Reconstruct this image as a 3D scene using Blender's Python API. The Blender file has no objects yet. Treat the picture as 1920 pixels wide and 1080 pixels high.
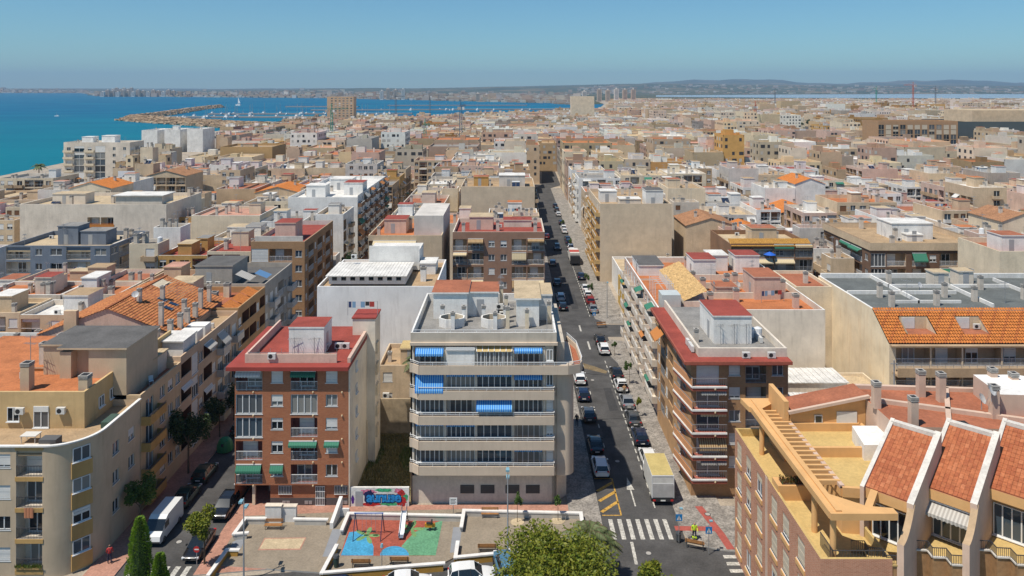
import bpy, bmesh, math, random
from mathutils import Vector, Matrix
R = math.radians
sc = bpy.context.scene
# ---------------------------------------------------------------- camera, sky, sun, exposure
CAMH, FPX, HORY = 45.0, 1400.0, 165.0
cam = bpy.data.objects.new('camera', bpy.data.cameras.new('camera'))
sc.collection.objects.link(cam); sc.camera = cam
cam.location = (0, 0, CAMH); cam.rotation_euler = (R(90), 0, 0)
cam.data.sensor_width = 36; cam.data.lens = 36 * FPX / 1920
cam.data.shift_y = -(540 - HORY) / 1920
cam.data.clip_start = 1; cam.data.clip_end = 90000
SUN = Vector((0.40, 0.30, -1.0)).normalized()          # direction the light travels
sun = bpy.data.objects.new('sun', bpy.data.lights.new('sun', 'SUN'))
sc.collection.objects.link(sun)
sun.data.energy = 5.0; sun.data.angle = R(0.53); sun.data.color = (1.0, 0.93, 0.82)
sun.rotation_euler = SUN.to_track_quat('-Z', 'Y').to_euler()
world = bpy.data.worlds.new('World'); sc.world = world; world.use_nodes = True
wn = world.node_tree.nodes; wl = world.node_tree.links
sky = wn.new('ShaderNodeTexSky'); sky.sky_type = 'NISHITA'; sky.sun_disc = False
sky.sun_elevation = math.asin(-SUN.z)
sky.sun_rotation = math.atan2(-SUN.x, -SUN.y)
sky.altitude = 0; sky.air_density = 1.0; sky.dust_density = 0.1; sky.ozone_density = 6.0
bgn = wn['Background']; bgn.inputs['Strength'].default_value = 0.095
tint = wn.new('ShaderNodeMix'); tint.data_type = 'RGBA'; tint.blend_type = 'MULTIPLY'; tint.inputs[0].default_value = 1.0
tint.inputs[7].default_value = (.69, 1.0, 1.06, 1)
wl.new(sky.outputs[0], tint.inputs[6]); wl.new(tint.outputs[2], bgn.inputs['Color'])
sc.view_settings.view_transform = 'Standard'; sc.view_settings.look = 'None'
sc.view_settings.gamma = 1.0; sc.view_settings.exposure = 0.0
sc.render.engine = 'CYCLES'
cy = sc.cycles
cy.use_denoising = True; cy.max_bounces = 5; cy.diffuse_bounces = 3; cy.glossy_bounces = 2
cy.transmission_bounces = 2; cy.volume_bounces = 0; cy.transparent_max_bounces = 4
cy.use_adaptive_sampling = True
cy.caustics_reflective = False; cy.caustics_refractive = False
COL = sc.collection
rnd = random.Random(7)

def G(px, py, h=0.0):
    """world X, Y of the place at height h that the photograph shows at (px, py) of 1920 x 1080"""
    d = FPX * (CAMH - h) / (py - HORY)
    return (px - 960) / FPX * d, d

# ---------------------------------------------------------------- mesh helpers
class MB:
    def __init__(s):
        s.v = []; s.f = []; s.m = []; s.mats = []; s.sm = False; s.col = None
    def mi(s, m):
        if m not in s.mats: s.mats.append(m)
        return s.mats.index(m)
    def face(s, pts, m):
        n = len(s.v); s.v.extend(pts); s.f.append(tuple(range(n, n + len(pts)))); s.m.append(s.mi(m))
    def box(s, x0, x1, y0, y1, z0, z1, m, skip='', mt=None):
        n = len(s.v)
        s.v.extend([(x0,y0,z0),(x1,y0,z0),(x1,y1,z0),(x0,y1,z0),(x0,y0,z1),(x1,y0,z1),(x1,y1,z1),(x0,y1,z1)])
        k = s.mi(m); kt = k if mt is None else s.mi(mt)
        for c, q, mm in (('b',(3,2,1,0),k),('t',(4,5,6,7),kt),('f',(0,1,5,4),k),('k',(2,3,7,6),k),('l',(3,0,4,7),k),('r',(1,2,6,5),k)):
            if c not in skip:
                s.f.append(tuple(n + i for i in q)); s.m.append(mm)
    def tbox(s, T, u0, u1, d0, d1, z0, z1, m, skip=''):
        n = len(s.v); k = s.mi(m)
        s.v.extend([T(u,d,z) for z in (z0,z1) for (u,d) in ((u0,d0),(u1,d0),(u1,d1),(u0,d1))])
        for c, q in (('b',(3,2,1,0)),('t',(4,5,6,7)),('f',(0,1,5,4)),('k',(2,3,7,6)),('l',(3,0,4,7)),('r',(1,2,6,5))):
            if c not in skip:
                s.f.append(tuple(n + i for i in q)); s.m.append(k)
    def tq(s, T, pts, m):
        s.face([T(*p) for p in pts], m)
    def prism(s, poly, z0, z1, m, mt=None, bot=False, top=True):
        n = len(poly)
        for i in range(n):
            a, b = poly[i], poly[(i + 1) % n]
            s.face([(a[0],a[1],z0),(b[0],b[1],z0),(b[0],b[1],z1),(a[0],a[1],z1)], m)
        if top: s.face([(p[0],p[1],z1) for p in poly], m if mt is None else mt)
        if bot: s.face([(p[0],p[1],z0) for p in reversed(poly)], m)
    def cyl(s, x, y, z0, z1, r, m, n=8, r1=None, mt=None):
        r1 = r if r1 is None else r1
        A = [(math.cos(2*math.pi*i/n), math.sin(2*math.pi*i/n)) for i in range(n)]
        for i in range(n):
            a, b = A[i], A[(i+1) % n]
            s.face([(x+a[0]*r,y+a[1]*r,z0),(x+b[0]*r,y+b[1]*r,z0),(x+b[0]*r1,y+b[1]*r1,z1),(x+a[0]*r1,y+a[1]*r1,z1)], m)
        s.face([(x+a[0]*r1,y+a[1]*r1,z1) for a in A], m if mt is None else mt)
        s.face([(x+a[0]*r,y+a[1]*r,z0) for a in reversed(A)], m)
    def beam(s, p, q, w, h, m, n=4):
        p = Vector(p); q = Vector(q); d = (q - p).normalized()
        up = Vector((0,0,1)) if abs(d.z) < .95 else Vector((0,1,0))
        a = d.cross(up).normalized(); b = a.cross(d).normalized()
        if n == 4: prof = [(-w/2,-h/2),(w/2,-h/2),(w/2,h/2),(-w/2,h/2)]
        else: prof = [(w/2*math.cos(2*math.pi*i/n), h/2*math.sin(2*math.pi*i/n)) for i in range(n)]
        P = [tuple(p + a*x + b*y) for x, y in prof]; Q = [tuple(q + a*x + b*y) for x, y in prof]
        k = len(prof)
        for i in range(k): s.face([P[i], P[(i+1)%k], Q[(i+1)%k], Q[i]], m)
        s.face(Q, m); s.face(P[::-1], m)
    def tube(s, pts, rads, m, n=6):
        for i in range(len(pts) - 1):
            p = Vector(pts[i]); q = Vector(pts[i+1]); d = (q - p).normalized()
            up = Vector((0,0,1)) if abs(d.z) < .9 else Vector((0,1,0))
            a = d.cross(up).normalized(); b = a.cross(d).normalized()
            P = [tuple(p + (a*math.cos(2*math.pi*j/n) + b*math.sin(2*math.pi*j/n))*rads[i]) for j in range(n)]
            Q = [tuple(q + (a*math.cos(2*math.pi*j/n) + b*math.sin(2*math.pi*j/n))*rads[i+1]) for j in range(n)]
            for j in range(n): s.face([P[j], P[(j+1)%n], Q[(j+1)%n], Q[j]], m)
            if i == len(pts) - 2: s.face(Q, m)
    def sheet(s, pts, z, m): s.face([(p[0], p[1], z) for p in pts], m)
    def add(s, o, T):
        n = len(s.v); s.v.extend([T(*p) for p in o.v])
        ks = [s.mi(m) for m in o.mats]
        for f, m in zip(o.f, o.m):
            s.f.append(tuple(n + i for i in f)); s.m.append(ks[m])
    def mesh(s, name):
        me = bpy.data.meshes.new(name); me.from_pydata(s.v, [], s.f)
        for m in s.mats: me.materials.append(m)
        if s.f: me.polygons.foreach_set('material_index', s.m)
        if s.sm: me.polygons.foreach_set('use_smooth', [True]*len(s.f))
        if s.col is not None:
            ca = me.color_attributes.new('tint', 'FLOAT_COLOR', 'CORNER')
            buf = []
            for f, c in zip(s.f, s.col): buf.extend((c[0],c[1],c[2],1.0)*len(f))
            ca.data.foreach_set('color', buf)
        me.update()
        return me
    def obj(s, name, parent=None, loc=(0,0,0), rz=0.0, **props):
        return ob(name, s.mesh(name), parent, loc, rz, **props)

def ob(name, data, parent=None, loc=(0,0,0), rz=0.0, **props):
    o = bpy.data.objects.new(name, data); COL.objects.link(o)
    o.location = loc
    if rz: o.rotation_euler = (0, 0, rz)
    if parent is not None: o.parent = parent
    for k, v in props.items(): o[k] = v
    return o

def thing(name, label, cat, loc=(0,0,0), rz=0.0, group=None):
    o = ob(name, None, None, loc, rz); o['label'] = label; o['category'] = cat; o['kind'] = 'thing'
    if group: o['group'] = group
    return o

def tag(o, label, cat, group=None):
    o['label'] = label; o['category'] = cat
    if group: o['group'] = group
    return o

KIDS = {}
def clone(root, loc, rz, label, group=None):
    def cp(o, par):
        c = o.copy(); COL.objects.link(c); c.parent = par
        for ch in KIDS_OF(o): cp(ch, c)
        return c
    r = cp(root, None); r.location = loc; r.rotation_euler = (0, 0, rz); r['label'] = label
    if group: r['group'] = group
    return r
def KIDS_OF(o):
    if o.name not in KIDS: KIDS[o.name] = list(o.children)
    return KIDS[o.name]

# ---------------------------------------------------------------- materials
_mc = {}
def mat(name, col, rough=.85, amt=.18, scale=.6, streak=0.0, bump=0.0, bscale=8.0, metal=0.0, spec=.3, dirt=None, attr=False, fine=0.0):
    """stucco / plaster / asphalt: a base colour broken up by noise at two sizes, with optional vertical streaks"""
    if name in _mc: return _mc[name]
    m = bpy.data.materials.new(name); m.use_nodes = True
    nt = m.node_tree; N = nt.nodes; L = nt.links; b = N['Principled BSDF']
    b.inputs['Roughness'].default_value = rough; b.inputs['Metallic'].default_value = metal
    b.inputs['Specular IOR Level'].default_value = spec
    _mc[name] = m
    if attr:
        at = N.new('ShaderNodeAttribute'); at.attribute_name = 'tint'; src = at.outputs['Color']
    else:
        rgb = N.new('ShaderNodeRGB'); rgb.outputs[0].default_value = (*col, 1); src = rgb.outputs[0]
    geo = N.new('ShaderNodeNewGeometry')
    if amt > 0:
        n1 = N.new('ShaderNodeTexNoise'); n1.inputs['Scale'].default_value = scale; n1.inputs['Detail'].default_value = 6
        n1.inputs['Roughness'].default_value = .65
        L.new(geo.outputs['Position'], n1.inputs['Vector'])
        mr = N.new('ShaderNodeMapRange'); mr.inputs[1].default_value = .3; mr.inputs[2].default_value = .7
        mr.inputs[3].default_value = 1 - amt; mr.inputs[4].default_value = 1 + amt*.6
        L.new(n1.outputs['Fac'], mr.inputs[0])
        mx = N.new('ShaderNodeVectorMath'); mx.operation = 'SCALE'
        L.new(src, mx.inputs[0]); L.new(mr.outputs[0], mx.inputs['Scale']); src = mx.outputs[0]
    if fine > 0:
        n4 = N.new('ShaderNodeTexNoise'); n4.inputs['Scale'].default_value = 5.0; n4.inputs['Detail'].default_value = 4
        L.new(geo.outputs['Position'], n4.inputs['Vector'])
        mr4 = N.new('ShaderNodeMapRange'); mr4.inputs[1].default_value = .35; mr4.inputs[2].default_value = .65
        mr4.inputs[3].default_value = 1 - fine; mr4.inputs[4].default_value = 1 + fine
        L.new(n4.outputs['Fac'], mr4.inputs[0])
        mx4 = N.new('ShaderNodeVectorMath'); mx4.operation = 'SCALE'
        L.new(src, mx4.inputs[0]); L.new(mr4.outputs[0], mx4.inputs['Scale']); src = mx4.outputs[0]
    if streak > 0:
        mp = N.new('ShaderNodeMapping'); mp.inputs['Scale'].default_value = (2.3, 2.3, .3)
        L.new(geo.outputs['Position'], mp.inputs['Vector'])
        n2 = N.new('ShaderNodeTexNoise'); n2.inputs['Scale'].default_value = 1.0; n2.inputs['Detail'].default_value = 5
        L.new(mp.outputs[0], n2.inputs['Vector'])
        cr = N.new('ShaderNodeMapRange'); cr.inputs[1].default_value = .52; cr.inputs[2].default_value = .75
        cr.inputs[3].default_value = 0; cr.inputs[4].default_value = streak*.6
        L.new(n2.outputs['Fac'], cr.inputs[0])
        mm = N.new('ShaderNodeMix'); mm.data_type = 'RGBA'
        L.new(cr.outputs[0], mm.inputs[0]); L.new(src, mm.inputs[6])
        dc = dirt or (col[0]*.45, col[1]*.42, col[2]*.4)
        mm.inputs[7].default_value = (*dc, 1); src = mm.outputs[2]
    L.new(src, b.inputs['Base Color'])
    if bump > 0:
        n3 = N.new('ShaderNodeTexNoise'); n3.inputs['Scale'].default_value = bscale; n3.inputs['Detail'].default_value = 4
        L.new(geo.outputs['Position'], n3.inputs['Vector'])
        bp = N.new('ShaderNodeBump'); bp.inputs['Strength'].default_value = bump; bp.inputs['Distance'].default_value = .05
        L.new(n3.outputs['Fac'], bp.inputs['Height']); L.new(bp.outputs[0], b.inputs['Normal'])
    return m

def plain(name, col, rough=.5, metal=0.0, spec=.5, coat=0.0):
    if name in _mc: return _mc[name]
    m = bpy.data.materials.new(name); m.use_nodes = True; b = m.node_tree.nodes['Principled BSDF']
    b.inputs['Base Color'].default_value = (*col, 1); b.inputs['Roughness'].default_value = rough
    b.inputs['Metallic'].default_value = metal; b.inputs['Specular IOR Level'].default_value = spec
    b.inputs['Coat Weight'].default_value = coat; b.inputs['Coat Roughness'].default_value = .05
    _mc[name] = m
    return m

def brick(name, c1, c2, mortar, vert=True):
    """brickwork too small to pick apart in the photograph"""
    if name in _mc: return _mc[name]
    m = mat(name, c1, .9, .12, .5, streak=.18)
    nt = m.node_tree; N = nt.nodes; L = nt.links; b = N['Principled BSDF']
    geo = N.new('ShaderNodeNewGeometry'); sep = N.new('ShaderNodeSeparateXYZ'); L.new(geo.outputs['Position'], sep.inputs[0])
    ad = N.new('ShaderNodeMath'); ad.operation = 'ADD'; L.new(sep.outputs[0], ad.inputs[0]); L.new(sep.outputs[1], ad.inputs[1])
    cb = N.new('ShaderNodeCombineXYZ'); L.new(ad.outputs[0], cb.inputs[0]); L.new(sep.outputs[2], cb.inputs[1])
    br = N.new('ShaderNodeTexBrick'); br.inputs['Scale'].default_value = 1.0
    br.inputs['Brick Width'].default_value = .26; br.inputs['Row Height'].default_value = .085; br.inputs['Mortar Size'].default_value = .009
    br.inputs['Color1'].default_value = (*c1, 1); br.inputs['Color2'].default_value = (*c2, 1); br.inputs['Mortar'].default_value = (*mortar, 1)
    L.new(cb.outputs[0], br.inputs['Vector'])
    rgb = [n for n in N if n.bl_idname == 'ShaderNodeRGB'][0]
    for l in list(rgb.outputs[0].links):
        to = l.to_socket; L.remove(l); L.new(br.outputs['Color'], to)
    return m

def stripes(name, c1, c2, freq=3.2, axis=0):
    if name in _mc: return _mc[name]
    m = plain(name, c1, .8); nt = m.node_tree; N = nt.nodes; L = nt.links; b = N['Principled BSDF']
    tc = N.new('ShaderNodeTexCoord'); sep = N.new('ShaderNodeSeparateXYZ'); L.new(tc.outputs['Object'], sep.inputs[0])
    mu = N.new('ShaderNodeMath'); mu.operation = 'MULTIPLY'; mu.inputs[1].default_value = freq; L.new(sep.outputs[axis], mu.inputs[0])
    fr = N.new('ShaderNodeMath'); fr.operation = 'FRACT'; L.new(mu.outputs[0], fr.inputs[0])
    gt = N.new('ShaderNodeMath'); gt.operation = 'GREATER_THAN'; gt.inputs[1].default_value = .5; L.new(fr.outputs[0], gt.inputs[0])
    mx = N.new('ShaderNodeMix'); mx.data_type = 'RGBA'; L.new(gt.outputs[0], mx.inputs[0])
    mx.inputs[6].default_value = (*c1, 1); mx.inputs[7].default_value = (*c2, 1); L.new(mx.outputs[2], b.inputs['Base Color'])
    return m

def leaf(name, c1, c2):
    m = plain(name, c1, .55, spec=.35); nt = m.node_tree; N = nt.nodes; L = nt.links; b = N['Principled BSDF']
    geo = N.new('ShaderNodeNewGeometry'); mx = N.new('ShaderNodeMix'); mx.data_type = 'RGBA'
    L.new(geo.outputs['Random Per Island'], mx.inputs[0]); mx.inputs[6].default_value = (*c1, 1); mx.inputs[7].default_value = (*c2, 1)
    L.new(mx.outputs[2], b.inputs['Base Color'])
    b.inputs['Subsurface Weight'].default_value = 0
    tr = N.new('ShaderNodeBsdfTranslucent'); L.new(mx.outputs[2], tr.inputs[0])
    ms = N.new('ShaderNodeMixShader'); ms.inputs[0].default_value = .3
    L.new(b.outputs[0], ms.inputs[1]); L.new(tr.outputs[0], ms.inputs[2]); L.new(ms.outputs[0], N['Material Output'].inputs[0])
    return m

WALLC = dict(
 beige=(.6,.46,.31), tan=(.48,.34,.21), cream=(.71,.6,.44), white=(.78,.76,.72), offwhite=(.69,.61,.51), ochre=(.54,.32,.11),
 pink=(.64,.46,.37), grey=(.41,.37,.32), sand=(.63,.49,.33), brown=(.25,.14,.08), peach=(.64,.38,.18), bluegrey=(.18,.21,.26), palegrey=(.6,.56,.51), redbrick=(.3,.12,.06))
W = {k: mat('plaster_'+k, c, .9, .2, .3, streak=.42, bump=.12, bscale=14, fine=.05) for k, c in WALLC.items()}
ROOFC = dict(red=(.29,.062,.045), terracotta=(.46,.165,.065), rust=(.36,.13,.07), greyroof=(.25,.24,.225), beigeroof=(.5,.39,.25), darkroof=(.12,.115,.11), whiteroof=(.68,.66,.62), pinkroof=(.48,.26,.19), yellowroof=(.5,.37,.17), tanroof=(.4,.28,.165))
RF = {k: mat('roof_'+k, c, .92, .26, .45, bump=.15, bscale=6, fine=.12) for k, c in ROOFC.items()}
BRK = brick('brick_red_brown', (.36,.115,.05), (.43,.155,.07), (.38,.22,.14))
BRB = brick('brick_brown', (.33,.175,.08), (.41,.225,.105), (.4,.28,.18))
BRO = brick('brick_orange', (.44,.18,.1), (.54,.25,.15), (.55,.4,.3))
GL = [plain('glass_dark', (.015,.02,.026), .06, spec=.6), plain('glass_blue', (.05,.075,.1), .06, spec=.6), plain('glass_curtain', (.24,.235,.22), .12, spec=.6), plain('glass_grey', (.09,.1,.11), .08, spec=.6)]
FRW = plain('frame_white', (.72,.72,.71), .45); FRD = plain('frame_brown', (.09,.05,.03), .5); FRG = plain('frame_grey', (.35,.36,.37), .4)
SHW = mat('shutter_white', (.68,.67,.64), .6, .08, 1.2); SHC = mat('shutter_cream', (.58,.5,.38), .6, .08, 1.2); SHB = mat('shutter_brown', (.2,.1,.05), .6, .08, 1.2)
RAILW = plain('rail_white', (.72,.72,.71), .4); RAILD = plain('rail_dark', (.05,.05,.055), .45); RAILG = plain('rail_galvanised', (.38,.39,.4), .4, .4)
CHIM = mat('chimney_plaster', (.6,.53,.45), .9, .2, 1.2, streak=.35); CONC = mat('concrete', (.4,.38,.35), .9, .2, .8, fine=.1)
METAL = plain('metal_grey', (.42,.43,.44), .4, .6); ACW = plain('unit_white', (.62,.61,.58), .5); DARK = plain('dark_void', (.02,.02,.022), .8)
DISH = plain('dish_grey', (.5,.5,.5), .5); TANK = plain('tank_white', (.66,.67,.68), .4)
SOLAR = plain('solar_glass', (.02,.03,.06), .08, spec=.7)
AWN = dict(green=stripes('awning_green', (.03,.16,.1), (.04,.19,.12), 4), blue=stripes('awning_blue', (.005,.17,.6), (.2,.45,.68), 4.2),
 orange=stripes('awning_orange', (.5,.2,.05), (.46,.17,.04), 3), cream=stripes('awning_cream', (.6,.5,.33), (.55,.44,.26), 3), brown=stripes('awning_brown', (.2,.1,.04), (.45,.33,.17), 4), yellow=stripes('awning_yellow', (.55,.42,.14), (.58,.5,.3), 3), grey=stripes('awning_grey', (.35,.33,.3), (.5,.48,.44), 4), white=stripes('awning_white', (.66,.65,.62), (.6,.58,.54), 3))
# ---------------------------------------------------------------- building kit
_tm = {}
def tmpl(key, fn):
    """cached part template: (MB, mesh)"""
    if key not in _tm:
        mb = MB(); fn(mb); _tm[key] = [mb, None]
    return _tm[key][0]
def tmesh(key, fn, name):
    tmpl(key, fn)
    if _tm[key][1] is None: _tm[key][1] = _tm[key][0].mesh(name)
    return _tm[key][1]

def win_fn(w, h, fr, gl, mull=1, lod=0):
    def fn(b):
        if lod:
            b.face([(0,.1,0),(w,.1,0),(w,.1,h),(0,.1,h)], gl)
            b.box(w*.5-.05, w*.5+.05, .04, .1, 0, h, fr, 'bt')
            b.box(-.08, w+.08, -.08, .1, -.1, 0, fr, 'bk')
            return
        t = .07
        b.box(0, t, .06, .14, 0, h, fr); b.box(w-t, w, .06, .14, 0, h, fr)
        b.box(t, w-t, .06, .14, h-t, h, fr); b.box(t, w-t, .06, .14, 0, t, fr)
        for i in range(mull):
            x = w*(i+1)/(mull+1); b.box(x-.045, x+.045, .05, .13, t, h-t, fr)
        b.face([(t,.11,t),(w-t,.11,t),(w-t,.11,h-t),(t,.11,h-t)], gl)
        b.box(-.07, w+.07, -.07, .06, -.07, 0, fr)
    return fn
def shut_fn(w, h, m):
    def fn(b):
        n = max(2, int(h/.3))
        for i in range(n): b.box(.02, w-.02, .02 + .012*(i % 2), .05, i*h/n, (i+1)*h/n - .015, m)
    return fn
def rail_fn(w, h, m, step=.14, lod=0):
    def fn(b):
        b.box(0, w, -.025, .025, h-.05, h, m)
        if lod: return
        b.box(0, w, -.02, .02, .06, .09, m)
        n = max(2, int(w/step))
        for i in range(n+1):
            x = .02 + (w-.04)*i/n; r = .022 if i % 8 == 0 else .011
            b.box(x-r, x+r, -.012, .012, .0, h-.05, m, 'bt')
    return fn
def awn_fn(w, m, drop, out):
    def fn(b):
        N = 6
        for i in range(N):
            a, c = i/N, (i+1)/N
            s0, s1 = math.sin(a*1.2)*.08, math.sin(c*1.2)*.08
            b.face([(0,-out*a,-drop*a+s0),(w,-out*a,-drop*a+s0),(w,-out*c,-drop*c+s1),(0,-out*c,-drop*c+s1)], m)
        n = max(3, int(w/.3))
        for i in range(n):
            x0, x1 = w*i/n, w*(i+1)/n
            b.face([(x0,-out,-drop+.07),(x1,-out,-drop+.07),(x1,-out,-drop-.12),((x0+x1)/2,-out,-drop-.2),(x0,-out,-drop-.12)], m)
        b.box(0, w, -.06, .02, .0, .1, FRW)
    return fn
def chim_fn(w, h, m):
    def fn(b):
        b.box(-w/2, w/2, -w/2, w/2, 0, h, m, 'b')
        for i in range(3): b.box(-w/2-.04, w/2+.04, -w/2-.04, w/2+.04, h+.06+i*.13, h+.13+i*.13, CONC)
        b.box(-w/2+.1, w/2-.1, -w/2+.1, w/2-.1, h, h+.4, DARK, 'b')
    return fn
def ant_fn(h, k):
    def fn(b):
        b.beam((0,0,0), (0,0,h), .05, .05, RAILG)
        for j in range(2 if k else 1):
            z = h - .15 - j*.7; d = 1 if j == 0 else -1
            b.beam((-.7*d,0,z), (.7*d,0,z), .03, .03, RAILG)
            for i in range(6):
                x = -.65 + i*.26; l = .42 - .04*i
                b.beam((x,-l,z), (x,l,z), .025, .025, RAILG)
    return fn
def ac_fn(b):
    b.box(0, .85, 0, .32, .06, .68, ACW); b.cyl(0, 0, 0, 0.001, .001, ACW, 3)
    n = 10
    b.face([(.32+.24*math.cos(6.283*i/n), -.004, .37+.24*math.sin(6.283*i/n)) for i in range(n)], DARK)
    b.box(.05, .12, 0, .32, 0, .06, CONC); b.box(.73, .8, 0, .32, 0, .06, CONC)
def dish_fn(b):
    b.beam((0,0,0), (0,0,.9), .05, .05, RAILG); c = Vector((0,-.12,1.0)); n = Vector((.35,-.8,.5)).normalized()
    a = n.cross(Vector((0,0,1))).normalized(); d = a.cross(n)
    prev = None
    for r, o in ((0,-.1),(.25,-.07),(.45,0)):
        ring = [tuple(c + n*o + (a*math.cos(6.283*i/12) + d*math.sin(6.283*i/12))*r) for i in range(12)]
        if prev:
            for i in range(12): b.face([prev[i], prev[(i+1)%12], ring[(i+1)%12], ring[i]], DISH)
        prev = ring
    b.beam(tuple(c - d*.4), tuple(c + n*.5), .03, .03, RAILG)
def tank_fn(b):
    b.box(-.55, .55, -.55, .55, 0, .12, CONC); b.cyl(0, 0, .12, 1.15, .52, TANK, 12, .48); b.cyl(0, 0, 1.15, 1.3, .48, TANK, 12, .18)
def solar_fn(b):
    for x in (0, 1.1):
        b.face([(x,0,.25),(x+1,0,.25),(x+1,1.5,1.3),(x,1.5,1.3)], SOLAR); b.beam((x+.5,1.5,0), (x+.5,1.5,1.3), .05, .05, METAL)
        b.beam((x,0,.22), (x+1,0,.22), .06, .06, METAL); b.beam((x,1.5,1.27), (x+1,1.5,1.27), .06, .06, METAL); b.beam((x+.5,.05,0), (x+.5,.05,.25), .05, .05, METAL)
    n = 10; 
    for i in range(n):
        a0, a1 = 6.283*i/n, 6.283*(i+1)/n
        b.face([(0,1.6+.25*math.cos(a0),1.5+.25*math.sin(a0)),(2.1,1.6+.25*math.cos(a0),1.5+.25*math.sin(a0)),(2.1,1.6+.25*math.cos(a1),1.5+.25*math.sin(a1)),(0,1.6+.25*math.cos(a1),1.5+.25*math.sin(a1))], TANK)
def line_fn(b):
    cs = [plain('wash_'+k, c, .8) for k, c in (('red',(.4,.05,.04)),('white',(.7,.7,.7)),('navy',(.03,.05,.14)),('orange',(.6,.2,.05)),('sky',(.2,.35,.5)),('black',(.03,.03,.03)))]
    for x in (0, 3.6): b.beam((x,0,0), (x,0,1.7), .05, .05, RAILG)
    b.beam((0,0,1.65), (3.6,0,1.65), .02, .02, RAILG)
    r = random.Random(3); x = .1
    while x < 3.2:
        w = r.uniform(.25,.6); b.box(x, x+w, -.02, .02, 1.65-r.uniform(.4,.95), 1.66, r.choice(cs)); x += w + r.uniform(.02,.12)

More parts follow.
